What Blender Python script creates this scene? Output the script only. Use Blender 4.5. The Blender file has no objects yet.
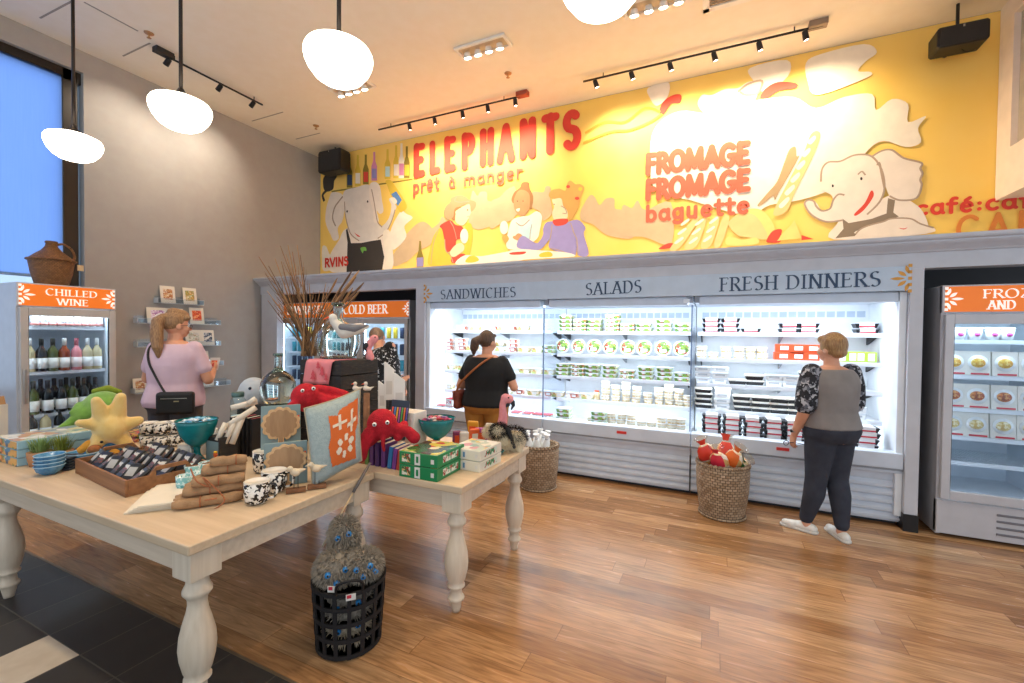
import bpy, bmesh, math, random
from mathutils import Vector, Matrix, noise
random.seed(11)
PI = math.pi
C = bpy.context.scene.collection
S = bpy.context.scene

# ---------------------------------------------------------------- camera
FPX, YAW, PITCH, ROLL = 440.34, 0.433632, -0.018861, 0.011035
EYE = Vector((0, 0, 1.6))
def cam_axes():
    cy, sy, cp, sp = math.cos(YAW), math.sin(YAW), math.cos(PITCH), math.sin(PITCH)
    f = Vector((-sy*cp, cy*cp, sp)); r = Vector((cy, sy, 0)); u = r.cross(f)
    c, s = math.cos(ROLL), math.sin(ROLL)
    return c*r + s*u, c*u - s*r, f
CR, CU, CF = cam_axes()
cd = bpy.data.cameras.new('camera'); cam = bpy.data.objects.new('camera', cd); C.objects.link(cam)
cd.sensor_width = 36; cd.lens = FPX*36/1024; cd.clip_start = .05; cd.clip_end = 100
cam.matrix_world = Matrix(((CR.x, CU.x, -CF.x, EYE.x), (CR.y, CU.y, -CF.y, EYE.y), (CR.z, CU.z, -CF.z, EYE.z), (0, 0, 0, 1)))
S.camera = cam
def P(px, py, ax, val):
    """the point of the plane ax=val that stands at pixel px,py of the photograph"""
    d = CR*((px-512)/FPX) - CU*((py-341.5)/FPX) + CF
    i = 'xyz'.index(ax); t = (val-EYE[i])/d[i]
    return EYE + d*t

# ---------------------------------------------------------------- exposure, world
S.view_settings.view_transform = 'Standard'; S.view_settings.look = 'None'
S.view_settings.gamma = 1; S.view_settings.use_curve_mapping = False
S.view_settings.exposure = 0.4
S.cycles.use_denoising = True
S.cycles.max_bounces = 8; S.cycles.transparent_max_bounces = 16
S.cycles.sample_clamp_indirect = 6
w = bpy.data.worlds.new('world'); S.world = w; w.use_nodes = True
bg = w.node_tree.nodes['Background']; bg.inputs[0].default_value = (0.78, 0.88, 1.0, 1); bg.inputs[1].default_value = 0.95

# ---------------------------------------------------------------- large lights
def aim(o, d): o.rotation_euler = Vector(d).to_track_quat('-Z', 'Y').to_euler()
def area(loc, d, sx, sy, watt, col=(1, 1, 1)):
    l = bpy.data.lights.new('area_light', 'AREA'); l.shape = 'RECTANGLE'; l.size = sx; l.size_y = sy; l.energy = watt; l.color = col
    o = bpy.data.objects.new('area_light', l); C.objects.link(o); o.location = loc; aim(o, d); return o
def spot(loc, d, watt, ang=60, col=(1, .8, .55), blend=.6, r=.03):
    l = bpy.data.lights.new('spot_light', 'SPOT'); l.energy = watt; l.spot_size = math.radians(ang); l.spot_blend = blend; l.color = col; l.shadow_soft_size = r
    o = bpy.data.objects.new('spot_light', l); C.objects.link(o); o.location = loc; aim(o, d); return o
WARM = (1, .78, .5)
for x0, x1 in ((-3.34, -1.8), (-1.74, -.24), (-.18, 1.36)):          # the lamps of the open cases, behind the canopy and under the shelves
    area(((x0+x1)/2, 4.86, 1.90), (0, .45, -1), x1-x0-.1, .08, 7.5, (.76, .88, 1))
    for z in (1.585, 1.315, 1.05, .785):
        area(((x0+x1)/2, 5.09, z), (0, .25, -1), x1-x0-.1, .04, 2.3, (.76, .88, 1))
# downlights of the recessed ceiling boxes
for x, y in ((-2.4, 4.3), (-4.38, 4.36), (-.5, 4.36), (-2.4, 1.0), (-.4, 1.0), (2.2, 2.0), (-.5, 2.6), (-4.4, 1.0)):
    spot((x, y, 4.62), (0, 0, -1), 95 if y > 3 or x < -1 else 34, 110, (1, .83, .62), .8, .1)
# ---------------------------------------------------------------- materials
def lin(h):
    h = h.lstrip('#'); o = []
    for i in (0, 2, 4):
        c = int(h[i:i+2], 16)/255; o.append(c/12.92 if c <= .04045 else ((c+.055)/1.055)**2.4)
    return (*o, 1)
MC = {}
def nodes_of(name):
    m = bpy.data.materials.new(name); m.use_nodes = True; nt = m.node_tree
    return m, nt, nt.nodes, nt.links, nt.nodes['Principled BSDF']
def mat(name, col, rough=.5, metal=0, col2=None, vs=8, bump=0, bs=60, emit=0, trans=0, spec=.5, sheen=0, det=3, lo=.35, hi=.65, stretch=None, sss=0):
    if name in MC: return MC[name]
    m, nt, N, L, b = nodes_of(name)
    b.inputs['Base Color'].default_value = lin(col); b.inputs['Roughness'].default_value = rough
    b.inputs['Metallic'].default_value = metal; b.inputs['Specular IOR Level'].default_value = spec
    if trans: b.inputs['Transmission Weight'].default_value = trans
    if sheen: b.inputs['Sheen Weight'].default_value = sheen
    tc = N.new('ShaderNodeTexCoord'); src = tc.outputs['Object']
    if stretch:
        mp = N.new('ShaderNodeMapping'); mp.inputs['Scale'].default_value = stretch; L.new(src, mp.inputs[0]); src = mp.outputs[0]
    n = N.new('ShaderNodeTexNoise'); n.inputs['Scale'].default_value = vs; n.inputs['Detail'].default_value = det; L.new(src, n.inputs['Vector'])
    r = N.new('ShaderNodeValToRGB'); r.color_ramp.elements[0].position = lo; r.color_ramp.elements[1].position = hi
    c1 = lin(col); c2 = lin(col2) if col2 else tuple(v*.93 for v in c1[:3])+(1,)
    r.color_ramp.elements[0].color = c1; r.color_ramp.elements[1].color = c2
    L.new(n.outputs['Fac'], r.inputs[0]); L.new(r.outputs[0], b.inputs['Base Color'])
    if emit:
        b.inputs['Emission Color'].default_value = lin(col); b.inputs['Emission Strength'].default_value = emit
    if bump:
        n2 = N.new('ShaderNodeTexNoise'); n2.inputs['Scale'].default_value = bs; n2.inputs['Detail'].default_value = 4; L.new(src, n2.inputs['Vector'])
        bp = N.new('ShaderNodeBump'); bp.inputs['Strength'].default_value = bump; bp.inputs['Distance'].default_value = .01
        L.new(n2.outputs['Fac'], bp.inputs['Height']); L.new(bp.outputs[0], b.inputs['Normal'])
    MC[name] = m; return m
def mottle(name, cols, scale=40, rough=.4, metal=0):
    """patches of several colours (food, printed pictures, shells)"""
    if name in MC: return MC[name]
    m, nt, N, L, b = nodes_of(name); b.inputs['Roughness'].default_value = rough; b.inputs['Metallic'].default_value = metal
    tc = N.new('ShaderNodeTexCoord'); v = N.new('ShaderNodeTexVoronoi'); v.inputs['Scale'].default_value = scale
    ns = N.new('ShaderNodeTexNoise'); ns.inputs['Scale'].default_value = scale*.8
    mx = N.new('ShaderNodeMix'); mx.data_type = 'VECTOR'; mx.inputs[0].default_value = .06
    L.new(tc.outputs['Object'], ns.inputs[0]); L.new(tc.outputs['Object'], mx.inputs[4]); L.new(ns.outputs['Color'], mx.inputs[5]); L.new(mx.outputs[1], v.inputs['Vector'])
    sp = N.new('ShaderNodeSeparateColor'); L.new(v.outputs['Color'], sp.inputs[0])
    r = N.new('ShaderNodeValToRGB'); r.color_ramp.interpolation = 'CONSTANT'; e = r.color_ramp.elements
    for i, c in enumerate(cols):
        x = e[i] if i < 2 else e.new(i/len(cols)); x.position = i/len(cols); x.color = lin(c)
    L.new(sp.outputs[0], r.inputs[0]); L.new(r.outputs[0], b.inputs['Base Color'])
    MC[name] = m; return m
def stripes(name, cols, scale, axis='z', rough=.5, bump=0, soft=False, noisy=0):
    """bands along one object axis; cols = [(position, colour)]"""
    if name in MC: return MC[name]
    m, nt, N, L, b = nodes_of(name); b.inputs['Roughness'].default_value = rough
    tc = N.new('ShaderNodeTexCoord'); sx = N.new('ShaderNodeSeparateXYZ'); L.new(tc.outputs['Object'], sx.inputs[0])
    mu = N.new('ShaderNodeMath'); mu.operation = 'MULTIPLY'; mu.inputs[1].default_value = scale; L.new(sx.outputs['xyz'.index(axis)], mu.inputs[0])
    o = mu.outputs[0]
    if noisy:
        ns = N.new('ShaderNodeTexNoise'); ns.inputs['Scale'].default_value = 14; L.new(tc.outputs['Object'], ns.inputs[0])
        ma = N.new('ShaderNodeMath'); ma.operation = 'MULTIPLY_ADD'; ma.inputs[1].default_value = noisy; L.new(ns.outputs[0], ma.inputs[0]); L.new(o, ma.inputs[2]); o = ma.outputs[0]
    fr = N.new('ShaderNodeMath'); fr.operation = 'FRACT'; L.new(o, fr.inputs[0])
    r = N.new('ShaderNodeValToRGB'); e = r.color_ramp.elements
    r.color_ramp.interpolation = 'LINEAR' if soft else 'CONSTANT'
    for i, (p, c) in enumerate(cols):
        x = e[i] if i < 2 else e.new(p); x.position = p; x.color = lin(c)
    L.new(fr.outputs[0], r.inputs[0]); L.new(r.outputs[0], b.inputs['Base Color'])
    if bump:
        bp = N.new('ShaderNodeBump'); bp.inputs['Strength'].default_value = bump; bp.inputs['Distance'].default_value = .01
        L.new(fr.outputs[0], bp.inputs['Height']); L.new(bp.outputs[0], b.inputs['Normal'])
    MC[name] = m; return m
def glass(name, col='#f4fbff', refl=1.0, rough=.02):
    """thin clear sheet: see-through, with a Fresnel reflection"""
    if name in MC: return MC[name]
    m, nt, N, L, b = nodes_of(name); out = N['Material Output']; N.remove(b)
    t = N.new('ShaderNodeBsdfTransparent'); t.inputs[0].default_value = lin(col)
    g = N.new('ShaderNodeBsdfGlossy'); g.inputs['Roughness'].default_value = rough
    f = N.new('ShaderNodeLayerWeight'); f.inputs[0].default_value = .5
    pw = N.new('ShaderNodeMath'); pw.operation = 'POWER'; pw.inputs[1].default_value = 4; L.new(f.outputs['Facing'], pw.inputs[0])
    mu = N.new('ShaderNodeMath'); mu.operation = 'MULTIPLY_ADD'; mu.inputs[1].default_value = .6*refl; mu.inputs[2].default_value = .04*refl; L.new(pw.outputs[0], mu.inputs[0])
    x = N.new('ShaderNodeMixShader'); L.new(mu.outputs[0], x.inputs[0]); L.new(t.outputs[0], x.inputs[1]); L.new(g.outputs[0], x.inputs[2]); L.new(x.outputs[0], out.inputs[0])
    MC[name] = m; return m
def weave(name, c1, c2, ca, scale=30, rows=60, rough=.6, c3=None):
    """basket weave: checker of strand tones over a cylinder, with bump"""
    if name in MC: return MC[name]
    m, nt, N, L, b = nodes_of(name); b.inputs['Roughness'].default_value = rough
    tc = N.new('ShaderNodeTexCoord'); sx = N.new('ShaderNodeSeparateXYZ'); L.new(tc.outputs['Object'], sx.inputs[0])
    at = N.new('ShaderNodeMath'); at.operation = 'ARCTAN2'; L.new(sx.outputs[1], at.inputs[0]); L.new(sx.outputs[0], at.inputs[1])
    a = N.new('ShaderNodeMath'); a.operation = 'MULTIPLY'; a.inputs[1].default_value = scale/(2*PI); L.new(at.outputs[0], a.inputs[0])
    z = N.new('ShaderNodeMath'); z.operation = 'MULTIPLY'; z.inputs[1].default_value = rows; L.new(sx.outputs[2], z.inputs[0])
    cb = N.new('ShaderNodeCombineXYZ'); L.new(a.outputs[0], cb.inputs[0]); L.new(z.outputs[0], cb.inputs[1])
    br = N.new('ShaderNodeTexBrick'); br.offset = .5; br.inputs['Scale'].default_value = 1
    br.inputs['Brick Width'].default_value = 1; br.inputs['Row Height'].default_value = 1; br.inputs['Mortar Size'].default_value = .12; br.inputs['Mortar Smooth'].default_value = 1
    br.inputs['Color1'].default_value = lin(c1); br.inputs['Color2'].default_value = lin(c2); br.inputs['Mortar'].default_value = lin(ca); L.new(cb.outputs[0], br.inputs[0])
    col = br.outputs[0]
    if c3:
        ns = N.new('ShaderNodeTexNoise'); ns.inputs['Scale'].default_value = 6; L.new(tc.outputs['Object'], ns.inputs[0])
        rp = N.new('ShaderNodeValToRGB'); rp.color_ramp.elements[0].position = .45; rp.color_ramp.elements[1].position = .6; rp.color_ramp.elements[0].color = (0, 0, 0, 1); L.new(ns.outputs[0], rp.inputs[0])
        mx = N.new('ShaderNodeMix'); mx.data_type = 'RGBA'; mx.blend_type = 'MULTIPLY'; mx.inputs[7].default_value = lin(c3); L.new(rp.outputs[0], mx.inputs[0]); L.new(col, mx.inputs[6]); col = mx.outputs[2]
    L.new(col, b.inputs['Base Color'])
    bp = N.new('ShaderNodeBump'); bp.inputs['Strength'].default_value = .8; bp.inputs['Distance'].default_value = .012; bp.invert = True
    L.new(br.outputs['Fac'], bp.inputs['Height']); L.new(bp.outputs[0], b.inputs['Normal'])
    MC[name] = m; return m

# ---------------------------------------------------------------- mesh builder
def fr(o, u, v):
    """matrix of a drawing plane: origin, right, up"""
    u = Vector(u).normalized(); v = Vector(v).normalized(); n = u.cross(v)
    return Matrix(((u.x, v.x, n.x, o[0]), (u.y, v.y, n.y, o[1]), (u.z, v.z, n.z, o[2]), (0, 0, 0, 1)))
def TR(x=0, y=0, z=0): return Matrix.Translation((x, y, z))
def RZ(a): return Matrix.Rotation(a, 4, 'Z')
def RX(a): return Matrix.Rotation(a, 4, 'X')
def RY(a): return Matrix.Rotation(a, 4, 'Y')
class MB:
    def __init__(s, T=None): s.v = []; s.f = []; s.mi = []; s.sm = []; s.T = T or Matrix(); s.m = 0
    def add(s, vs, fs, smooth=False):
        o = len(s.v); s.v += [s.T @ Vector(p) for p in vs]
        s.f += [tuple(i+o for i in f) for f in fs]; s.mi += [s.m]*len(fs); s.sm += [smooth]*len(fs); return s
    def box(s, cx, cy, cz, sx, sy, sz, rz=0, taper=1):
        M = TR(cx, cy, cz) @ RZ(rz); x, y, z = sx/2, sy/2, sz/2; t = taper
        vs = [M @ Vector(p) for p in ((-x*t, -y*t, -z), (x*t, -y*t, -z), (x*t, y*t, -z), (-x*t, y*t, -z), (-x, -y, z), (x, -y, z), (x, y, z), (-x, y, z))]
        return s.add(vs, [(3, 2, 1, 0), (4, 5, 6, 7), (0, 1, 5, 4), (1, 2, 6, 5), (2, 3, 7, 6), (3, 0, 4, 7)])
    def bx(s, x0, x1, y0, y1, z0, z1): return s.box((x0+x1)/2, (y0+y1)/2, (z0+z1)/2, x1-x0, y1-y0, z1-z0)
    def lathe(s, prof, n=24, c=(0, 0, 0), smooth=True, sq=1):
        vs = []; fs = []; k = len(prof)
        for i in range(n):
            a = 2*PI*i/n
            for r, z in prof: vs.append((c[0]+r*math.cos(a), c[1]+r*math.sin(a)*sq, c[2]+z))
        for i in range(n):
            j = (i+1) % n
            for q in range(k-1): fs.append((i*k+q, j*k+q, j*k+q+1, i*k+q+1))
        if prof[0][0] > 1e-5: fs.append(tuple(i*k for i in range(n))[::-1])
        if prof[-1][0] > 1e-5: fs.append(tuple(i*k+k-1 for i in range(n)))
        return s.add(vs, fs, smooth)
    def tube(s, pts, r, n=8, closed=False, smooth=True, flat=1):
        pts = [Vector(p) for p in pts]; k = len(pts); rs = r if isinstance(r, (list, tuple)) else [r]*k
        vs = []; fs = []; ref = None
        for i, p in enumerate(pts):
            t = (pts[(i+1) % k]-pts[i-1]) if closed else (pts[min(i+1, k-1)]-pts[max(i-1, 0)])
            t = t.normalized() if t.length > 1e-9 else Vector((0, 0, 1))
            if ref is None: ref = Vector((0, 0, 1)) if abs(t.z) < .9 else Vector((1, 0, 0))
            a = (ref-t*ref.dot(t)); a = a.normalized() if a.length > 1e-6 else t.orthogonal().normalized(); ref = a; b = t.cross(a)
            for j in range(n):
                q = 2*PI*j/n; vs.append(p+a*(rs[i]*math.cos(q)*flat)+b*(rs[i]*math.sin(q)))
        for i in range(k if closed else k-1):
            i2 = (i+1) % k
            for j in range(n): fs.append((i*n+j, i*n+(j+1) % n, i2*n+(j+1) % n, i2*n+j))
        if not closed: fs += [tuple(range(n))[::-1], tuple((k-1)*n+j for j in range(n))]
        return s.add(vs, fs, smooth)
    def cap(s, p0, p1, r0, r1=None, n=10):
        """tapered capsule"""
        r1 = r0 if r1 is None else r1; p0 = Vector(p0); p1 = Vector(p1); d = (p1-p0); d = d.normalized() if d.length > 1e-6 else Vector((0, 0, 1))
        pts = []; rs = []
        for k in range(4): a = PI/2*(k+.25)/4.25; pts.append(p0-d*r0*math.cos(a)); rs.append(r0*math.sin(a))
        pts += [p0, p1]; rs += [r0, r1]
        for k in range(4): a = PI/2*(3-k+.25)/4.25; pts.append(p1+d*r1*math.cos(a)); rs.append(r1*math.sin(a))
        return s.tube(pts, rs, n)
    def chain(s, pts, rs, n=10):
        for i in range(len(pts)-1): s.cap(pts[i], pts[i+1], rs[i], rs[i+1], n)
        return s
    def ell(s, c, r, M=None, n=16, k=10):
        r = (r, r, r) if not isinstance(r, (list, tuple)) else r; M = TR(*c) @ (M or Matrix()); vs = []; fs = []
        for i in range(1, k):
            a = PI*i/k
            for j in range(n): b = 2*PI*j/n; vs.append(M @ Vector((r[0]*math.sin(a)*math.cos(b), r[1]*math.sin(a)*math.sin(b), r[2]*math.cos(a))))
        vs += [M @ Vector((0, 0, r[2])), M @ Vector((0, 0, -r[2]))]; t, b_ = len(vs)-2, len(vs)-1
        for i in range(k-2):
            for j in range(n): fs.append((i*n+j, (i+1)*n+j, (i+1)*n+(j+1) % n, i*n+(j+1) % n))
        for j in range(n): fs.append((t, j, (j+1) % n)); fs.append((b_, (k-2)*n+(j+1) % n, (k-2)*n+j))
        return s.add(vs, fs, True)
    def prism(s, pts, t, z=0):
        """outline in the xy plane raised to thickness t"""
        n = len(pts); a = sum(pts[i][0]*pts[(i+1) % n][1]-pts[(i+1) % n][0]*pts[i][1] for i in range(n))
        if a < 0: pts = pts[::-1]
        vs = [(p[0], p[1], z) for p in pts]+[(p[0], p[1], z+t) for p in pts]
        return s.add(vs, [tuple(range(n))[::-1], tuple(range(n, 2*n))]+[(i, (i+1) % n, n+(i+1) % n, n+i) for i in range(n)])
    def loft(s, rings, n=20):
        """closed body of elliptical sections (centre, rx, ry[, lean])"""
        vs = []; fs = []
        for r in rings:
            (x, y, z), rx, ry = r[:3]; t = r[3] if len(r) > 3 else 0
            for j in range(n):
                a = 2*PI*j/n; e = Vector((rx*math.copysign(abs(math.cos(a))**.9, math.cos(a)), ry*math.copysign(abs(math.sin(a))**.9, math.sin(a)), 0)); e = RX(t) @ e; vs.append((x+e.x, y+e.y, z+e.z))
        k = len(rings)
        for i in range(k-1):
            for j in range(n): fs.append((i*n+j, i*n+(j+1) % n, (i+1)*n+(j+1) % n, (i+1)*n+j))
        fs += [tuple(range(n))[::-1], tuple((k-1)*n+j for j in range(n))]
        return s.add(vs, fs, True)
WM = {}
def wm(o): return WM.get(o.name, Matrix())
def finish(name, me, mats, parent):
    for m in (mats if isinstance(mats, (list, tuple)) else [mats]): me.materials.append(m)
    o = bpy.data.objects.new(name, me); C.objects.link(o)
    if parent is not None: o.parent = parent; WM[o.name] = wm(parent)
    return o
def obj(name, mb, mats, parent=None, bevel=0, world=True, seg=2):
    """one mesh object; its points are given in the room's coordinates (world) or in its thing's own"""
    M = wm(parent).inverted() if (parent is not None and world) else Matrix()
    me = bpy.data.meshes.new(name); me.from_pydata([tuple(M @ v) for v in mb.v], [], mb.f)
    me.polygons.foreach_set('material_index', mb.mi); me.polygons.foreach_set('use_smooth', mb.sm); me.update()
    o = finish(name, me, mats, parent)
    if bevel:
        b = o.modifiers.new('bevel', 'BEVEL'); b.width = bevel; b.segments = seg; b.limit_method = 'ANGLE'; b.angle_limit = .6
        b.harden_normals = False
    return o
def blob(name, mb, mats, parent=None, vox=.01, it=3, world=True, sub=0, fac=.5):
    """closed shapes grown together into one continuous surface"""
    M = wm(parent).inverted() if (parent is not None and world) else Matrix()
    me = bpy.data.meshes.new(name); me.from_pydata([tuple(M @ v) for v in mb.v], [], mb.f); me.update()
    o = bpy.data.objects.new(name, me); C.objects.link(o)
    r = o.modifiers.new('r', 'REMESH'); r.mode = 'VOXEL'; r.voxel_size = vox
    if it: q = o.modifiers.new('s', 'SMOOTH'); q.iterations = it; q.factor = fac
    me2 = bpy.data.meshes.new_from_object(o.evaluated_get(bpy.context.evaluated_depsgraph_get()))
    bpy.data.objects.remove(o); bpy.data.meshes.remove(me)
    me2.name = name; me2.materials.clear(); me2.polygons.foreach_set('use_smooth', [True]*len(me2.polygons))
    return finish(name, me2, mats, parent)
def tag(o, label, cat, group=None, kind=None):
    o['label'] = label; o['category'] = cat
    if group: o['group'] = group
    if kind: o['kind'] = kind
    return o
def thing(name, label, cat, loc=(0, 0, 0), rz=0, group=None, T=None):
    o = bpy.data.objects.new(name, None); C.objects.link(o); o.empty_display_size = .1
    M = T if T is not None else TR(*loc) @ RZ(rz)
    o.matrix_world = M; WM[o.name] = M
    return tag(o, label, cat, group)
def struct(name, mb, mats, parent=None, bevel=0):
    o = obj(name, mb, mats, parent, bevel)
    if parent is None: o['kind'] = 'structure'
    return o
def dup(root, loc, rz=0, label=None, group=None, T=None):
    r = root.copy(); C.objects.link(r); r.matrix_world = T if T is not None else TR(*loc) @ RZ(rz); WM[r.name] = r.matrix_world.copy()
    if label: r['label'] = label
    if group: r['group'] = group
    for ch in root.children:
        c = ch.copy(); C.objects.link(c); c.parent = r
        for g in ch.children:
            d = g.copy(); C.objects.link(d); d.parent = c
    return r
ORD = ['first', 'second', 'third', 'fourth', 'fifth', 'sixth', 'seventh', 'eighth', 'ninth', 'tenth', 'eleventh', 'twelfth', 'thirteenth']
def spline(pts, k=5, closed=True):
    n = len(pts); out = []
    if n < 3: return pts
    for i in range(n if closed else n-1):
        g = lambda j: Vector(pts[j % n] if closed else pts[max(0, min(n-1, j))])
        p0, p1, p2, p3 = g(i-1), g(i), g(i+1), g(i+2)
        for q in range(k):
            t = q/k; out.append(tuple(.5*((2*p1)+(p2-p0)*t+(2*p0-5*p1+4*p2-p3)*t*t+(3*p1-p0-3*p2+p3)*t*t*t)))
    if not closed: out.append(tuple(pts[-1]))
    return out

# ---------------------------------------------------------------- lettering: letters drawn as pen strokes
def arc(cx, cy, rx, ry, a0, a1, n=12): return [(cx+rx*math.cos(math.radians(a0+(a1-a0)*i/n)), cy+ry*math.sin(math.radians(a0+(a1-a0)*i/n))) for i in range(n+1)]
GL = {
 'A': (.8, [[(.05, 0), (.4, 1)], [(.4, 1), (.75, 0)], [(.18, .33), (.62, .33)]]),
 'B': (.68, [[(.14, 0), (.14, 1)], [(.14, .98), (.32, .98)]+arc(.34, .76, .22, .22, 90, -90)+[(.14, .53)], [(.14, .53), (.36, .53)]+arc(.36, .275, .26, .255, 90, -90)+[(.14, .02)]]),
 'C': (.8, [arc(.45, .5, .36, .5, 48, 312, 20)]),
 'D': (.82, [[(.14, 0), (.14, 1)], [(.14, .98), (.34, .98)]+arc(.34, .5, .4, .48, 90, -90, 18)+[(.14, .02)]]),
 'E': (.64, [[(.14, 0), (.14, 1)], [(.14, .97), (.56, .97)], [(.14, .52), (.48, .52)], [(.14, .03), (.58, .03)]]),
 'F': (.6, [[(.14, 0), (.14, 1)], [(.14, .97), (.56, .97)], [(.14, .52), (.48, .52)]]),
 'G': (.86, [arc(.46, .5, .37, .5, 48, 325, 20), [(.76, .22), (.76, .45)], [(.54, .45), (.78, .45)]]),
 'H': (.82, [[(.14, 0), (.14, 1)], [(.68, 0), (.68, 1)], [(.14, .52), (.68, .52)]]),
 'I': (.32, [[(.16, 0), (.16, 1)]]),
 'L': (.62, [[(.14, 0), (.14, 1)], [(.14, .03), (.58, .03)]]),
 'M': (1.0, [[(.12, 0), (.16, 1)], [(.16, 1), (.5, .1)], [(.5, .1), (.84, 1)], [(.84, 1), (.88, 0)]]),
 'N': (.84, [[(.14, 0), (.14, 1)], [(.14, 1), (.7, 0)], [(.7, 0), (.7, 1)]]),
 'O': (.9, [arc(.45, .5, .38, .5, 0, 360, 28)]),
 'P': (.66, [[(.14, 0), (.14, 1)], [(.14, .97), (.34, .97)]+arc(.34, .72, .25, .25, 90, -90)+[(.14, .47)]]),
 'R': (.74, [[(.14, 0), (.14, 1)], [(.14, .97), (.34, .97)]+arc(.34, .74, .24, .23, 90, -90)+[(.14, .51)], [(.34, .5), (.7, 0)]]),
 'S': (.6, [arc(.3, .75, .21, .23, 40, 250, 12)[:-1]+arc(.3, .27, .23, .25, 80, -140, 14)]),
 'T': (.7, [[(.35, 0), (.35, 1)], [(.05, .97), (.65, .97)]]),
 'V': (.8, [[(.05, 1), (.4, 0)], [(.4, 0), (.75, 1)]]),
 'W': (1.15, [[(.05, 1), (.33, 0)], [(.33, 0), (.58, 1)], [(.58, 1), (.84, 0)], [(.84, 0), (1.1, 1)]]),
 'Z': (.72, [[(.08, .97), (.64, .97)], [(.64, .97), (.08, .03)], [(.08, .03), (.66, .03)]]),
 'a': (.62, [arc(.3, .33, .2, .31, 35, 340, 16), [(.5, .66), (.5, .12), (.56, .03)]]),
 'b': (.62, [[(.14, 1), (.14, .03)], arc(.32, .33, .2, .31, 150, -150, 16)]),
 'c': (.56, [arc(.32, .33, .22, .31, 50, 310, 16)]),
 'e': (.6, [[(.13, .36), (.47, .38)]+arc(.31, .33, .2, .31, 10, 310, 18)]),
 'f': (.46, [arc(.34, .8, .14, .2, 60, 180, 8)+[(.2, 0)], [(.06, .62), (.4, .62)]]),
 'g': (.62, [arc(.3, .35, .19, .29, 35, 340, 16), [(.5, .66), (.5, 0)]+arc(.3, -.05, .2, .22, 0, -150, 10)]),
 'm': (.96, [[(.14, 0), (.14, .66)], arc(.31, .42, .17, .23, 180, 0, 10)+[(.48, 0)], arc(.65, .42, .17, .23, 180, 0, 10)+[(.82, 0)]]),
 'n': (.64, [[(.14, 0), (.14, .66)], arc(.32, .42, .18, .23, 180, 0, 10)+[(.5, 0)]]),
 'p': (.62, [[(.14, .66), (.14, -.32)], arc(.32, .33, .2, .31, 150, -150, 16)]),
 'r': (.46, [[(.14, 0), (.14, .66)], arc(.34, .4, .2, .24, 175, 60, 8)]),
 't': (.44, [[(.2, .92), (.2, .15)]+arc(.32, .15, .12, .13, 180, 290, 6), [(.05, .64), (.4, .64)]]),
 'u': (.64, [[(.14, .66), (.14, .22)]+arc(.31, .22, .17, .2, 180, 360, 10), [(.48, .66), (.48, 0)]]),
 ':': (.3, [[(.15, .1), (.15, .12)], [(.15, .5), (.15, .52)]]), ' ': (.36, []),
}
for k_, b_, acc in (('ê', 'e', [[(.16, .76), (.31, .9), (.46, .76)]]), ('à', 'a', [[(.2, .92), (.36, .78)]]), ('é', 'e', [[(.26, .78), (.42, .94)]])): GL[k_] = (GL[b_][0], GL[b_][1]+acc)
def lettering(mb, text, o, u, v, width, height, wt=.13, thin=.045, serif=True, gap=.06, squeeze=1, lift=.001, nib=20):
    """write text on the plane (o, u right, v up) so that it fills width x height (cap height)"""
    tot = sum(GL[c][0] for c in text)+gap*(len(text)-1); sx = width/tot; T0 = mb.T
    mb.T = T0 @ fr(o, u, v); x0 = 0; q_ = [lift]
    def up():
        q_[0] += .00012; return q_[0]
    def ribbon(pts, wfun, cap):
        n = len(pts); L_ = []; R_ = []
        for i in range(n):
            a = Vector(pts[max(0, i-1)]); b = Vector(pts[min(n-1, i+1)]); t = b-a
            if t.length < 1e-9: t = Vector((1, 0))
            t.normalize(); nn = Vector((-t.y, t.x)); h = wfun(t)/2; p = Vector(pts[i]); L_.append(p+nn*h); R_.append(p-nn*h)
        h_ = up(); mb.add([(q.x, q.y, h_) for q in L_+R_], [(i, n+i, n+i+1, i+1) for i in range(n-1)])
        if cap:
            for p in (pts if n < 5 else (pts[0], pts[-1])):
                r = wfun(Vector((0, 1)))/2; h_ = up(); mb.add([(p[0]+r*math.cos(2*PI*k/14), p[1]+r*math.sin(2*PI*k/14), h_) for k in range(14)], [tuple(range(14))])
    for c in text:
        gw, st = GL[c]
        for s_ in st:
            pts = [((x0+x)*sx, y*height) for x, y in s_]
            if not serif: i_ = wt*height/2; pts = [(i_+x*(width-2*i_)/width, i_+y*(height-2*i_)/height) for x, y in pts]
            if serif:
                W = wt*height; H = thin*height
                wf = lambda t: max(H, W*abs(math.sin(math.atan2(t.y, t.x)-math.radians(nib))))
                ribbon(pts, wf, False)
                for e, nb in ((0, 1), (-1, -2)):
                    t = Vector(pts[e])-Vector(pts[nb]); t.normalize(); y = s_[e][1]; x, yy = pts[e]
                    if abs(t.y) > .6 and (y < .01 or y > .99) and c not in 'COGS':
                        h_ = up(); b = .17*height; yo = H/2 if y < .5 else -H/2
                        mb.add([(x-b, yy-H*.6+yo, h_), (x+b, yy-H*.6+yo, h_), (x+b, yy+H*.6+yo, h_), (x-b, yy+H*.6+yo, h_)], [(0, 1, 2, 3)])
                    elif abs(t.y) < .4 and c in 'EFLTZ' and .02 < abs(y-.5) < .52 and abs(s_[e][0]-.14) > .1:
                        h_ = up(); b = .13*height; q = -1 if y > .6 else 1
                        mb.add([(x-H/2, yy, h_), (x+H/2, yy, h_), (x+H/2, yy+q*b, h_), (x-H/2, yy+q*b, h_)], [(0, 1, 2, 3)])
            else:
                ribbon(pts, lambda t: wt*height, True)
        x0 += gw+gap
    mb.T = T0
def text_px(mb, text, bl, br, tl, ax, val, **k):
    a, b, c = P(*bl, ax, val), P(*br, ax, val), P(*tl, ax, val)
    lettering(mb, text, a, b-a, Vector((0, 0, 1)), (b-a).length, c.z-a.z, **k)
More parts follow.
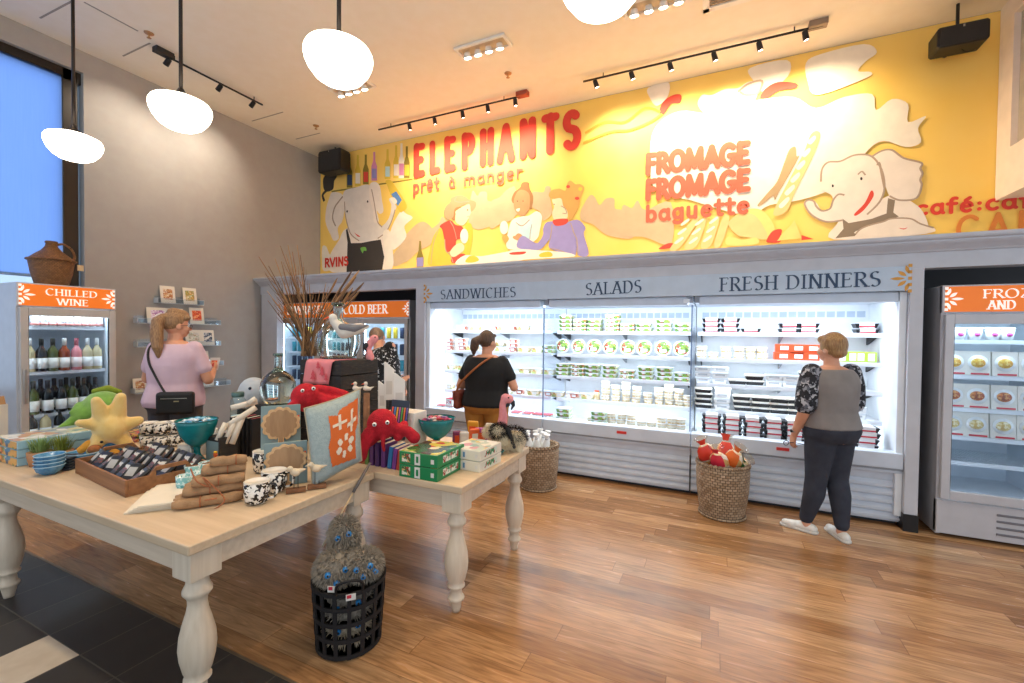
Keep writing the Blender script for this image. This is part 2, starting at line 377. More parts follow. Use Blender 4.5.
def flower(mb, o, u, v, r, side=1):
    """half flower ornament of leaf shapes"""
    T0 = mb.T; mb.T = T0 @ fr(o, u, v) @ TR(0, 0, .002)
    def leaf(ang, a, b, wd):
        d = Vector((math.cos(ang), math.sin(ang))); n = Vector((-d.y, d.x)); k = 8
        pts = [d*(a+(b-a)*i/k)+n*wd*math.sin(PI*i/k) for i in range(k+1)]+[d*(a+(b-a)*i/k)-n*wd*math.sin(PI*i/k) for i in range(k-1, 0, -1)]
        mb.add([(p.x, p.y, 0) for p in pts], [tuple(range(len(pts)))])
    for ang, a, b, wd in ((0, .25, 1, .1), (38, .22, .78, .11), (-38, .22, .78, .11), (75, .3, .85, .1), (-75, .3, .85, .1)):
        t = math.radians(ang); t = t if side > 0 else PI-t
        leaf(t, a*r, b*r, wd*r)
    for q in (-.8, -.4, 0, .4, .8): mb.add([(x*r*.1, (q+y*.1)*r, 0) for x, y in ((-1, -1), (1, -1), (1, 1), (-1, 1))], [(0, 1, 2, 3)])
    mb.T = T0
# ---------------------------------------------------------------- the room
XL, YB, ZC, XR, YF = -6.55, 5.81, 4.73, 5.0, -3.0
GREIGE = mat('wall_paint', '#a6a19b', .75, col2='#a39d97')
CEIL = mat('ceiling_paint', '#f3e6d0', .8, col2='#f1e3cb')
def wood_floor():
    m, nt, N, L, b = nodes_of('oak_planks'); b.inputs['Roughness'].default_value = .3
    tc = N.new('ShaderNodeTexCoord'); sx = N.new('ShaderNodeSeparateXYZ'); L.new(tc.outputs['Object'], sx.inputs[0])
    def M(op, a, bv=None, c=None):
        q = N.new('ShaderNodeMath'); q.operation = op
        for i, v in enumerate((a, bv, c)):
            if v is None: continue
            if isinstance(v, (int, float)): q.inputs[i].default_value = v
            else: L.new(v, q.inputs[i])
        return q.outputs[0]
    def W(v, dim):
        q = N.new('ShaderNodeTexWhiteNoise'); q.noise_dimensions = dim; L.new(v, q.inputs['W' if dim == '1D' else 'Vector']); return q.outputs['Value']
    ry = M('DIVIDE', sx.outputs[1], .135); row = M('FLOOR', ry)
    off = M('MULTIPLY', W(row, '1D'), 1.7); rx = M('DIVIDE', M('ADD', sx.outputs[0], off), 1.45); col = M('FLOOR', rx)
    cb = N.new('ShaderNodeCombineXYZ'); L.new(row, cb.inputs[0]); L.new(col, cb.inputs[1])
    tone = W(cb.outputs[0], '3D')
    mp = N.new('ShaderNodeCombineXYZ'); L.new(M('MULTIPLY', sx.outputs[0], 2.2), mp.inputs[0]); L.new(M('MULTIPLY', sx.outputs[1], 24), mp.inputs[1]); L.new(M('MULTIPLY', tone, 60), mp.inputs[2])
    g = N.new('ShaderNodeTexNoise'); g.inputs['Scale'].default_value = 1.6; g.inputs['Detail'].default_value = 7; g.inputs['Distortion'].default_value = 1.2; L.new(mp.outputs[0], g.inputs['Vector'])
    r1 = N.new('ShaderNodeValToRGB'); e = r1.color_ramp.elements
    for i, (p, c) in enumerate(((0, '#946a42'), (.3, '#a97c52'), (.6, '#b88b60'), (.85, '#c59b70'), (1, '#8f6e4e'))):
        x = e[i] if i < 2 else e.new(p); x.position = p; x.color = lin(c)
    L.new(tone, r1.inputs[0])
    r2 = N.new('ShaderNodeValToRGB'); r2.color_ramp.elements[0].position = .32; r2.color_ramp.elements[0].color = (.45, .4, .36, 1); r2.color_ramp.elements[1].position = .62; r2.color_ramp.elements[1].color = (1.08, 1.05, 1, 1); L.new(g.outputs[0], r2.inputs[0])
    mx = N.new('ShaderNodeMix'); mx.data_type = 'RGBA'; mx.blend_type = 'MULTIPLY'; mx.inputs[0].default_value = .75; L.new(r1.outputs[0], mx.inputs[6]); L.new(r2.outputs[0], mx.inputs[7])
    fy = M('FRACT', ry); fx = M('FRACT', rx)
    gy = M('LESS_THAN', M('MINIMUM', fy, M('SUBTRACT', 1, fy)), .012); gx = M('LESS_THAN', M('MINIMUM', fx, M('SUBTRACT', 1, fx)), .0015)
    gap = M('MAXIMUM', gy, gx)
    m2 = N.new('ShaderNodeMix'); m2.data_type = 'RGBA'; m2.inputs[7].default_value = lin('#5a3a22'); L.new(M('MULTIPLY', gap, .6), m2.inputs[0]); L.new(mx.outputs[2], m2.inputs[6]); L.new(m2.outputs[2], b.inputs['Base Color'])
    rr = M('MULTIPLY_ADD', g.outputs[0], .2, .14); L.new(rr, b.inputs['Roughness'])
    bp = N.new('ShaderNodeBump'); bp.inputs['Strength'].default_value = .12; bp.inputs['Distance'].default_value = .004; L.new(M('SUBTRACT', g.outputs[0], gap), bp.inputs['Height']); L.new(bp.outputs[0], b.inputs['Normal'])
    return m
def tile_floor():
    m, nt, N, L, b = nodes_of('slate_tiles'); b.inputs['Roughness'].default_value = .38
    tc = N.new('ShaderNodeTexCoord'); mp = N.new('ShaderNodeMapping'); mp.inputs['Location'].default_value = (-2.8, 1.0483, 0); mp.vector_type = 'TEXTURE'; L.new(tc.outputs['Object'], mp.inputs[0])
    br = N.new('ShaderNodeTexBrick'); br.offset = 0; br.inputs['Scale'].default_value = 1; br.inputs['Brick Width'].default_value = .325; br.inputs['Row Height'].default_value = .33; br.inputs['Mortar Size'].default_value = .0035
    br.inputs['Color1'].default_value = lin('#3c3834'); br.inputs['Color2'].default_value = lin('#2c2a29'); br.inputs['Mortar'].default_value = lin('#5f564c'); L.new(mp.outputs[0], br.inputs[0])
    ns = N.new('ShaderNodeTexNoise'); ns.inputs['Scale'].default_value = 5; ns.inputs['Detail'].default_value = 6; L.new(tc.outputs['Object'], ns.inputs[0])
    mx = N.new('ShaderNodeMix'); mx.data_type = 'RGBA'; mx.blend_type = 'OVERLAY'; mx.inputs[0].default_value = .35; L.new(br.outputs[0], mx.inputs[6]); L.new(ns.outputs[0], mx.inputs[7]); L.new(mx.outputs[2], b.inputs['Base Color'])
    bp = N.new('ShaderNodeBump'); bp.inputs['Strength'].default_value = .3; bp.inputs['Distance'].default_value = .003; bp.invert = True; L.new(br.outputs['Fac'], bp.inputs['Height']); L.new(bp.outputs[0], b.inputs['Normal'])
    return m
struct('floor', MB().bx(XL, XR, 1.385, YB, -.12, 0), wood_floor())
fl = MB().bx(XL, XR, YF, 1.375, -.12, 0)
struct('floor.001', fl, tile_floor())
struct('trim_1', MB().bx(XL, XR, 1.373, 1.387, -.12, .002), mat('strip_metal', '#8d7a62', .4, .6))
t_ = struct('trim_2', MB().bx(-3.122, -2.803, .722, 1.0465, 0, .0016), mat('cream_tile', '#d8c6ae', .4, col2='#cdb99f', vs=9))
struct('ceiling', MB().bx(XL, XR, YF, YB+.1, ZC, ZC+.12), CEIL)
struct('wall_back', MB().bx(XL-.12, XR, YB, YB+.12, 0, ZC), GREIGE)
wy0, wy1, wz0, wz1 = -1.2, 2.52, .9, 4.49
wl = MB()
for a in ((wy1, YB, 0, ZC), (YF, wy0, 0, ZC), (wy0, wy1, 0, wz0), (wy0, wy1, wz1, ZC)): wl.bx(XL-.14, XL, a[0], a[1], a[2], a[3])
struct('wall_left', wl, GREIGE)
struct('baseboard_left', MB().bx(XL, XL+.015, 2.5, 4.64, 0, .12), mat('base_white', '#8b8d92', .5))
# window: dark frame, glass, roller shade
wf = MB(); DK = mat('window_bronze', '#2a2119', .4, .3)
for a in ((wy0, wy1, wz1-.13, wz1), (wy0, wy1, wz0, wz0+.07), (wy1-.16, wy1-.03, wz0, wz1), (wy0, wy0+.1, wz0, wz1), (.55, .62, wz0, wz1)): wf.bx(XL-.13, XL-.05, *a)
win = struct('window_1', wf, DK, bevel=.006)
struct('window_glass', MB().bx(XL-.095, XL-.09, wy0, wy1, wz0, wz1), glass('pane_glass', '#e9f4ff', .8), win)
m, nt, N, L, b = nodes_of('roller_shade'); out = N['Material Output']; N.remove(b)
tl = N.new('ShaderNodeBsdfTranslucent'); tc = N.new('ShaderNodeTexCoord'); mp = N.new('ShaderNodeMapping'); mp.inputs['Scale'].default_value = (1, 60, 2); L.new(tc.outputs['Object'], mp.inputs[0])
ns = N.new('ShaderNodeTexNoise'); ns.inputs['Scale'].default_value = 1.5; L.new(mp.outputs[0], ns.inputs[0]); rp = N.new('ShaderNodeValToRGB'); rp.color_ramp.elements[0].color = lin('#d3e2ff'); rp.color_ramp.elements[1].color = lin('#e3edff'); L.new(ns.outputs[0], rp.inputs[0]); L.new(rp.outputs[0], tl.inputs[0])
tp = N.new('ShaderNodeBsdfTransparent'); tp.inputs[0].default_value = lin('#b5cffb'); mxs = N.new('ShaderNodeMixShader'); mxs.inputs[0].default_value = .35; L.new(tl.outputs[0], mxs.inputs[1]); L.new(tp.outputs[0], mxs.inputs[2]); L.new(mxs.outputs[0], out.inputs[0])
SHADE = m
sh = MB().bx(XL-.045, XL-.042, wy0+.05, wy1-.17, 2.17, wz1-.1)
so = struct('window_shade', sh, SHADE, win)
struct('shade_hem', MB().bx(XL-.05, XL-.037, wy0+.05, wy1-.17, 2.14, 2.17), mat('hem', '#7d9cc4', .5), win)
# expansion joints and an access hatch in the ceiling
jt = MB()
def joint(a, b_):
    p, q = P(*a, 'z', ZC), P(*b_, 'z', ZC); d = (q-p).normalized(); n = Vector((-d.y, d.x, 0))*.008
    jt.add([(v.x, v.y, ZC-.003) for v in (p-n, q-n, q+n, p+n)]+[(v.x, v.y, ZC) for v in (p-n, q-n, q+n, p+n)], [(0, 1, 2, 3), (0, 4, 5, 1), (1, 5, 6, 2), (2, 6, 7, 3), (3, 7, 4, 0)])
for a, b_ in (((40, 18), (72, 1)), ((84, 2), (138, 31)), ((123, 56), (150, 43)), ((252, 121), (283, 112)), ((296, 139), (320, 133))): joint(a, b_)
struct('trim_3', jt, mat('joint_grey', '#a29684', .8))
# bulkhead hanging at the right end, with a framed grey panel on its side
bk = MB().bx(2.42, 3.6, 3.4, 5.2, 2.92, ZC)
bk.bx(2.42, 3.6, 5.2, 5.80, 2.92, ZC)
CREAM = mat('bulkhead_paint', '#f3e3d4', .7)
bh = struct('trim_4', MB().bx(2.46, 3.6, 3.4, 5.80, 2.93, ZC), CREAM)
fm = MB()
for a in ((3.4, 5.80, 2.92, 3.35), (3.4, 5.80, 4.55, ZC), (5.58, 5.80, 3.35, 4.55), (3.4, 3.6, 3.35, 4.55)): fm.bx(2.405, 2.46, *a)
struct('trim_5', fm, CREAM)
struct('trim_6', MB().bx(2.452, 2.464, 3.6, 5.58, 3.35, 4.55), mat('panel_grey', '#b9ad9c', .7))

# ---------------------------------------------------------------- the mural on the back wall
YM = YB-.004
mur = thing('wall_mural', 'long yellow painted mural with red lettering above the cooler cornice', 'mural', (-1.6, YM, 2.45))
obj('painted_background', MB().bx(XL+.01, 3.4, YM, YB+.001, 2.42, ZC-.005), mat('mural_yellow', '#fbcf5e', .7, col2='#fcd572', vs=1.2), mur)
LAY = [0]
MURC = {'white': '#f6ead6', 'eleph': '#e8ddd0', 'eleph2': '#f2e4d4', 'line': '#b49c86', 'black': '#3a3430', 'brown': '#b59870', 'tree': '#d2b48e', 'red': '#dc4a3a', 'yel': '#e6c243', 'olive': '#8d7a2a', 'violet': '#9a90c4', 'skin': '#f3d9b0', 'skin2': '#c99668', 'hair': '#a5784a', 'orange': '#d9a458', 'teal': '#bfe0e0', 'bread': '#f0c888', 'cheese': '#f2d780', 'green': '#6fb04a', 'blue': '#5b8ac8', 'navy': '#3a4a6a', 'pink': '#d58ab0', 'grey': '#8e7c68', 'joint': '#e0a838'}
def mpaint(name, shapes, crop):
    """flat painted shapes of the mural; the outlines were measured on the photograph and are laid on the wall plane"""
    x0, y0, s = crop; mb = MB(); cols = []
    for sh in shapes:
        c, pts = sh[0], sh[1]; sm = sh[2] if len(sh) > 2 else 1
        if c not in cols: cols.append(c)
        mb.m = cols.index(c); LAY[0] += 1; y = YM-.00012*LAY[0]
        if sm == 'line':
            wd = sh[3]; pp = [P(x0+x/s, y0+q/s, 'y', y) for x, q in spline(pts, 5, False)]; n = len(pp); A = []; B = []
            for i, p in enumerate(pp):
                t = (pp[min(n-1, i+1)]-pp[max(0, i-1)]).normalized(); k = Vector((-t.z, 0, t.x))*wd/2; A.append(p+k); B.append(p-k)
            mb.add(A+B, [(i, i+1, n+i+1, n+i) for i in range(n-1)])
        else:
            pp = [P(x0+x/s, y0+q/s, 'y', y) for x, q in (spline(pts, 4) if sm else pts)]
            mb.add(pp, [tuple(range(len(pp)))])
    return obj(name, mb, [mat('mural_'+c, MURC[c], .75) for c in cols], mur)
def oval(cx, cy, rx, ry, n=14): return [(cx+rx*math.cos(2*PI*i/n), cy+ry*math.sin(2*PI*i/n)) for i in range(n)]
A = (310, 140, 4.875)
def bottle(cx, by, h, c, lab):
    w_ = 14; return [(c, [(cx-w_, by), (cx-w_, by-h*.5), (cx-w_*.4, by-h*.68), (cx-w_*.35, by-h), (cx+w_*.35, by-h), (cx+w_*.4, by-h*.68), (cx+w_, by-h*.5), (cx+w_, by)], 0), (lab, [(cx-w_*.8, by-h*.08), (cx-w_*.8, by-h*.42), (cx+w_*.8, by-h*.42), (cx+w_*.8, by-h*.08)], 0)]
sh = [('olive', [(105, 255), (105, 248), (500, 188), (500, 195)], 0)]
for a in ((193, 232, 148, 'olive', 'navy'), (233, 224, 150, 'yel', 'white'), (272, 216, 145, 'olive', 'red'), (313, 198, 140, 'pink', 'violet'), (378, 190, 145, 'yel', 'teal'), (420, 186, 160, 'yel', 'white'), (446, 186, 170, 'white', 'pink'), (472, 186, 155, 'olive', 'yel')): sh += bottle(*a)
mpaint('painted_bottles', sh, A)
mpaint('painted_cat', [('black', [(100, 152), (125, 148), (131, 178), (118, 200), (112, 240), (80, 252), (66, 235), (64, 190), (80, 165)]), ('black', [(82, 245), (62, 268), (70, 298)], 'line', .05)], A)
for s_ in [('tree', [(400, 570), (440, 510), (470, 460), (520, 410), (560, 400), (600, 440), (600, 490), (540, 530), (470, 590), (410, 615)])]: mpaint('painted_trees', [s_], A)
mpaint('painted_elephant', [
 ('white', [(60, 520), (80, 520), (100, 560), (140, 520), (150, 600), (70, 640), (58, 580)]),
 ('eleph2', [(180, 430), (140, 490), (95, 570), (110, 645), (360, 628), (402, 622), (405, 560), (385, 450), (300, 430)]),
 ('eleph', [(165, 252), (222, 232), (285, 218), (310, 260), (320, 330), (330, 400), (350, 420), (385, 380), (397, 320), (385, 290), (402, 280), (427, 300), (415, 345), (395, 400), (370, 450), (330, 480), (280, 492), (230, 490), (195, 455), (180, 400), (165, 330)]),
 ('eleph2', [(108, 255), (150, 260), (168, 290), (165, 360), (155, 400), (135, 430), (140, 480), (115, 490), (100, 460), (85, 430), (75, 390), (80, 330), (95, 280)]),
 ('eleph2', [(290, 220), (315, 203), (340, 225), (350, 290), (358, 345), (340, 360), (325, 345), (335, 395), (312, 400), (305, 340), (290, 280)]),
 ('line', [(160, 275), (140, 300), (120, 330), (110, 380), (125, 420)], 'line', .03), ('line', [(168, 300), (172, 360), (182, 410), (200, 460), (240, 492)], 'line', .02), ('line', [(300, 240), (312, 300), (320, 350), (330, 400), (352, 425)], 'line', .02), ('line', [(330, 480), (370, 448), (398, 395), (415, 340)], 'line', .02),
 ('black', [(182, 430), (175, 440), (183, 500), (178, 645), (352, 632), (362, 570), (345, 485), (300, 492), (250, 502), (200, 503), (192, 470)], 0),
 ('green', [(246, 528), (258, 522), (272, 524), (275, 540), (262, 540), (258, 552), (252, 545)]),
 ('white', [(355, 455), (385, 440), (400, 500), (402, 622), (355, 628), (366, 570)]),
 ('black', oval(181, 348, 4, 6), 0), ('black', oval(281, 300, 4, 6), 0), ('red', [(215, 450), (225, 458), (245, 470), (232, 470)]),
 ('white', [(440, 350), (470, 360), (500, 380), (460, 420), (470, 470), (430, 520), (400, 530), (390, 450)]),
 ('yel', [(368, 200), (392, 195), (420, 232), (472, 318), (452, 348), (435, 346), (395, 272), (378, 225)]), ('blue', [(396, 264), (420, 250), (448, 292), (428, 322)], 0), ('white', [(390, 285), (410, 280), (425, 300), (412, 312)])], A)
mbl = MB(); mbl.T = Matrix()
text_px(mbl, 'RVINS', (324, 268), (349, 266), (324, 258), 'y', YM-.012, wt=.2, serif=False)
obj('lettering', mbl, mat('mural_letter_red', '#e0402e', .7), mur)
B = (400, 170, 6.208)
for s_ in [('tree', [(0, 560), (40, 500), (60, 400), (105, 340), (150, 340), (180, 370), (240, 330), (260, 290), (290, 330), (220, 430), (180, 470), (120, 500), (40, 570)]), ('tree', [(430, 240), (450, 130), (480, 160), (500, 135), (540, 140), (545, 190), (600, 190), (650, 150), (690, 110), (715, 110), (740, 250), (660, 320), (560, 350), (480, 370), (430, 330)])]: mpaint('painted_trees', [s_], B)
mpaint('painted_man', [
 ('hair', [(330, 240), (375, 225), (380, 265), (345, 310), (320, 305), (310, 270)]), ('skin', [(352, 250), (430, 210), (442, 250), (432, 285), (420, 310), (405, 332), (380, 345), (345, 320), (345, 275)]),
 ('brown', [(272, 262), (285, 225), (310, 200), (320, 170), (370, 155), (405, 165), (430, 182), (470, 200), (466, 235), (440, 258), (430, 212), (380, 225), (340, 240), (330, 290), (300, 310), (280, 295)]),
 ('yel', [(240, 365), (205, 420), (185, 500), (182, 592), (330, 578), (325, 520), (280, 500), (275, 430), (270, 362)]), ('yel', [(405, 340), (442, 335), (452, 400), (442, 480), (425, 535), (390, 525), (415, 430)]),
 ('red', [(248, 345), (310, 312), (345, 340), (385, 352), (398, 380), (395, 420), (350, 435), (345, 480), (318, 500), (290, 505), (275, 430), (262, 370)]), ('red', [(325, 535), (400, 520), (395, 560), (325, 578)]),
 ('skin', [(310, 510), (345, 465), (385, 455), (400, 490), (370, 520), (330, 540)]), ('line', [(352, 165), (340, 190), (372, 200), (430, 195)], 'line', .012), ('black', oval(420, 248, 4, 5), 0), ('line', [(416, 290), (430, 286)], 'line', .012), ('line', [(240, 370), (215, 430), (200, 500), (192, 585)], 'line', .012), ('line', [(278, 430), (285, 500), (310, 525), (330, 575)], 'line', .014), ('line', [(310, 318), (330, 350), (345, 400), (350, 430)], 'line', .012), ('white', oval(399, 410, 25, 46)), ('olive', [(105, 602), (102, 545), (115, 500), (120, 440), (130, 440), (134, 500), (147, 545), (145, 600)], 0), ('violet', [(104, 600), (104, 545), (145, 542), (145, 598)], 0),
 ('white', [(345, 585), (400, 530), (500, 535), (620, 515), (760, 495), (760, 560), (500, 580)]), ('yel', [(405, 570), (430, 535), (470, 535), (490, 560), (450, 575)])], B)
Cc = (490, 160, 6.207)
for s_ in [('tree', [(0, 270), (60, 230), (110, 180), (145, 180), (145, 300), (150, 360), (60, 400), (0, 420)]), ('tree', [(262, 200), (330, 200), (345, 165), (375, 170), (375, 240), (385, 330), (330, 375), (310, 320), (262, 290)]), ('tree', [(560, 330), (580, 280), (620, 220), (650, 230), (680, 280), (720, 240), (770, 240), (775, 300), (820, 310), (890, 345), (890, 480), (760, 475), (700, 450), (640, 400), (570, 375)])]: mpaint('painted_trees', [s_], Cc)
mpaint('painted_woman', [
 ('hair', [(140, 265), (148, 205), (185, 172), (200, 140), (240, 140), (245, 175), (268, 225), (262, 285), (245, 305)]), ('skin2', [(150, 240), (172, 195), (205, 185), (240, 205), (248, 245), (245, 290), (235, 320), (200, 350), (160, 322), (148, 280)]),
 ('white', [(130, 385), (160, 360), (200, 350), (240, 345), (290, 318), (322, 350), (310, 430), (290, 490), (200, 545), (110, 550), (105, 480)]), ('teal', [(160, 385), (200, 405), (248, 365), (262, 400), (250, 490), (165, 500)]),
 ('black', oval(170, 255, 3, 4), 0), ('black', oval(205, 255, 3, 4), 0), ('white', [(162, 305), (185, 300), (180, 318), (168, 318)]), ('line', [(160, 388), (200, 408), (246, 370)], 'line', .014), ('line', [(260, 400), (250, 450), (248, 490)], 'line', .01), ('skin2', [(140, 480), (180, 455), (205, 480), (175, 500)]), ('white', oval(87, 420, 26, 42)), ('white', oval(147, 428, 28, 44)), ('orange', [(75, 480), (100, 465), (118, 490), (95, 515)])], Cc)
mpaint('painted_lady', [
 ('skin', [(385, 245), (440, 235), (470, 290), (482, 350), (445, 390), (400, 372), (385, 330), (398, 290)]),
 ('orange', [(365, 222), (380, 190), (430, 178), (468, 190), (480, 145), (500, 128), (530, 150), (560, 150), (585, 175), (562, 235), (550, 290), (520, 350), (490, 375), (482, 320), (455, 285), (440, 238), (390, 242)]),
 ('violet', [(330, 425), (350, 388), (400, 382), (440, 400), (540, 370), (592, 420), (582, 460), (612, 585), (545, 590), (535, 500), (530, 592), (480, 582), (370, 548), (370, 495), (325, 545), (280, 560), (168, 542), (200, 470), (280, 515), (310, 500), (330, 460)]),
 ('line', [(372, 495), (380, 450), (385, 400)], 'line', .014), ('line', [(500, 390), (520, 450), (540, 500), (545, 588)], 'line', .014), ('line', [(372, 548), (430, 560), (480, 580)], 'line', .012), ('red', oval(485, 165, 12, 10), 0), ('red', oval(540, 238, 14, 10), 0), ('yel', oval(560, 180, 12, 12), 0), ('black', oval(398, 275, 3, 4), 0), ('line', [(440, 285), (465, 300), (475, 330), (450, 330)], 'line', .012), ('red', [(393, 372), (482, 365), (470, 398), (408, 408)]), ('white', [(60, 600), (150, 555), (300, 560), (480, 575), (520, 600), (300, 612), (0, 632)]), ('red', [(125, 575), (220, 568), (205, 585), (135, 588)]), ('yel', [(310, 582), (360, 568), (385, 580), (380, 600), (312, 602)])], Cc)
D_ = (630, 130, 5.253)
for s_ in [('tree', [(-40, 400), (10, 410), (40, 370), (80, 420), (215, 380), (218, 595), (100, 570), (60, 560), (-40, 545)])]: mpaint('painted_trees', [s_], D_)
px_ = (0, 0, 1)
mpaint('painted_steam', [
 ('white', [(650, 150), (657, 125), (680, 111), (711, 113), (753, 101), (793, 97), (816, 108), (844, 97), (872, 94), (876, 110), (892, 99), (908, 104), (908, 122), (926, 116), (918, 128), (921, 142), (906, 147), (884, 141), (868, 150), (850, 175), (830, 190), (800, 200), (770, 205), (745, 215), (690, 200), (655, 190)]),
 ('white', [(648, 88), (668, 82), (668, 96), (657, 106), (650, 98)]), ('white', [(750, 68), (787, 60), (788, 76), (765, 92), (753, 80)]), ('white', [(806, 63), (821, 54), (864, 44), (877, 52), (866, 61), (858, 71), (871, 72), (866, 78), (818, 95), (808, 82)]),
 ('red', [(659, 112), (663, 102), (673, 95), (681, 95), (680, 103), (671, 104), (664, 114)]), ('red', [(760, 98), (765, 89), (778, 82), (796, 83), (796, 88), (779, 91), (768, 98)]),
 ('eleph2', [(698, 105), (702, 95), (712, 95), (725, 89), (738, 88), (748, 82), (762, 81), (759, 91), (753, 102), (739, 108), (738, 118), (725, 114), (708, 115)]), ('line', [(738, 92), (748, 84), (762, 81), (758, 93), (746, 95), (740, 92)], 'line', .025),
 ('joint', [(585, 133), (605, 122), (625, 122), (645, 108), (660, 112)], 'line', .03), ('joint', [(583, 143), (610, 132), (630, 130), (650, 122), (662, 114)], 'line', .03)], px_)
mpaint('painted_bread_and_cheese', [
 ('red', [(150, 625), (200, 595), (235, 600), (215, 620)]), ('bread', [(210, 622), (330, 470), (362, 468), (262, 618)]), ('bread', [(285, 616), (370, 480), (402, 470), (350, 610)]), ('bread', [(370, 610), (430, 470), (472, 455), (425, 606)]), ('bread', [(440, 606), (490, 455), (522, 465), (478, 604)])]
 + [('white', [(x+a*8, y-a*24), (x+38+a*8, y-28-a*24), (x+44+a*8, y-18-a*24), (x+8+a*8, y+8-a*24)]) for x, y in ((235, 590), (310, 590), (385, 580)) for a in (0, 2, 4)]
 + [('cheese', [(515, 492), (560, 445), (620, 415), (690, 420), (745, 480), (768, 560), (720, 575), (600, 560), (560, 548)]), ('bread', [(515, 492), (560, 450), (640, 440), (690, 490), (720, 572), (600, 560), (560, 548)]), ('cheese', [(515, 560), (590, 575), (662, 565), (668, 598), (515, 606)]), ('red', [(715, 582), (760, 540), (790, 522), (792, 585), (740, 592)])], D_)
E_ = (740, 110, 4.88)
mpaint('painted_baguette', [('brown', [(85, 465), (130, 410), (180, 350), (215, 260), (240, 195), (270, 180), (276, 225), (287, 230), (220, 350), (190, 400), (170, 440), (160, 420), (110, 460)]), ('bread', [(165, 490), (240, 340), (310, 210), (345, 120), (380, 103), (391, 135), (350, 240), (270, 400), (230, 490), (180, 516)])]
 + [('white', [(190+i*28, 465-i*62), (232+i*26, 425-i*60), (240+i*26, 440-i*60), (205+i*28, 478-i*62)]) for i in range(6)] + [('cheese', [(170, 640), (250, 560), (265, 535), (300, 625)], 0), ('red', [(130, 640), (160, 590), (205, 585), (180, 640)]), ('red', [(300, 610), (360, 630), (300, 635)], 0)], E_)
mpaint('painted_elephant', [
 ('eleph2', [(470, 560), (520, 520), (600, 500), (720, 420), (800, 430), (880, 480), (918, 560), (905, 605), (460, 632)]),
 ('eleph2', [(640, 230), (690, 200), (740, 195), (800, 235), (885, 258), (880, 285), (890, 310), (880, 340), (886, 370), (860, 430), (780, 440), (730, 420), (700, 340), (670, 260)]),
 ('line', [(640, 230), (690, 200), (740, 195), (800, 235), (885, 258), (880, 285), (890, 310), (880, 340), (886, 370), (860, 430), (780, 440), (730, 420)], 'line', .018),
 ('eleph2', [(395, 350), (400, 290), (430, 255), (490, 250), (560, 220), (640, 225), (690, 290), (705, 380), (680, 450), (620, 510), (540, 530), (420, 545), (350, 512), (315, 460), (330, 440), (370, 450), (400, 490), (445, 470), (450, 420), (400, 390)]),
 ('line', [(395, 350), (400, 290), (430, 255), (490, 250), (560, 220), (640, 225), (690, 290), (705, 380), (680, 450), (620, 510)], 'line', .018), ('line', [(510, 415), (480, 412), (455, 440), (440, 480), (400, 492), (372, 470), (360, 445), (330, 440), (316, 462), (350, 512), (420, 545), (500, 538)], 'line', .018), ('line', [(670, 270), (680, 260), (695, 330), (705, 380)], 'line', .02),
 ('grey', [(500, 530), (530, 552), (640, 532), (715, 505), (722, 430), (757, 440), (748, 500), (775, 520), (700, 548), (600, 572), (560, 615), (465, 626), (505, 580)], 0),
 ('red', [(640, 393), (652, 420), (610, 482), (570, 514), (558, 507), (608, 455)]), ('black', oval(453, 370, 5, 7), 0), ('black', oval(592, 335, 6, 8), 0), ('line', [(575, 315), (595, 300), (612, 318)], 'line', .015),
 ('eleph2', [(565, 605), (590, 580), (640, 560), (700, 545), (740, 530), (830, 530), (880, 555), (945, 575), (935, 598), (750, 618)]), ('line', [(565, 605), (590, 580), (640, 560), (700, 545), (740, 530), (830, 530), (880, 555), (945, 575)], 'line', .015), ('red', [(775, 576), (800, 583), (818, 573), (800, 578)])], E_)
RED = mat('mural_letter_red', '#e0402e', .7)
ltr = lambda name, *runs: None
mb = MB()
yl = YM-.014
for ch, x0, x1, yb, yt in (('E', 411.5, 426, 179.5, 144), ('L', 427.5, 441, 176, 141.5), ('E', 442, 457, 174, 137), ('P', 459, 476.5, 171.5, 133.5), ('H', 477.5, 496, 168, 129.5), ('A', 495.5, 516, 165, 125), ('N', 517, 538, 161, 119.5), ('T', 540, 560, 156.5, 114.5), ('S', 560, 583, 153, 111)):
    text_px(mb, ch, (x0, yb), (x1, yb-(x1-x0)*.16), (x0, yt), 'y', yl, wt=.2, serif=False, gap=0)
obj('title_lettering', mb, RED, mur)
for wd_, a_, b_, c_ in (('prêt', (411.5, 194.5), (440.5, 190.3), (411.5, 180)), ('à', (447.5, 189.4), (456, 188.1), (447.5, 175.5)), ('manger', (462, 187.3), (523.5, 178.4), (462, 173.5))):
    mb = MB(); text_px(mb, wd_, a_, b_, c_, 'y', yl, wt=.17, serif=False, gap=.06); obj('subtitle_lettering', mb, mat('mural_letter_soft', '#dd5f48', .7), mur)
mb = MB()
SOFT = mat('mural_letter_orange', '#e2634a', .7)
text_px(mb, 'FROMAGE', (643, 176.5), (752, 165), (643, 153), 'y', yl, wt=.23, serif=False, gap=.08); obj('lettering', mb, SOFT, mur); mb = MB(); text_px(mb, 'FROMAGE', (643, 202), (752, 192), (643, 179), 'y', yl, wt=.23, serif=False, gap=.08)
obj('lettering', mb, SOFT, mur); mb = MB(); text_px(mb, 'baguette', (643, 223.5), (752, 214), (643, 205), 'y', yl, wt=.19, serif=False, gap=.05)
obj('lettering', mb, SOFT, mur)
mb = MB(); text_px(mb, 'café:café', (913, 217), (1052, 207), (913, 200), 'y', yl, wt=.19, serif=False, gap=.06)
obj('lettering', mb, RED, mur)
mb = MB(); text_px(mb, 'CAFÉ'.replace('É', 'E'), (953, 244), (1066, 236), (953, 216), 'y', yl, wt=.13, serif=False, gap=.2); text_px(mb, 'CAFE', (956, 244), (1069, 236), (956, 219), 'y', yl-.001, wt=.02, serif=False, gap=.2)
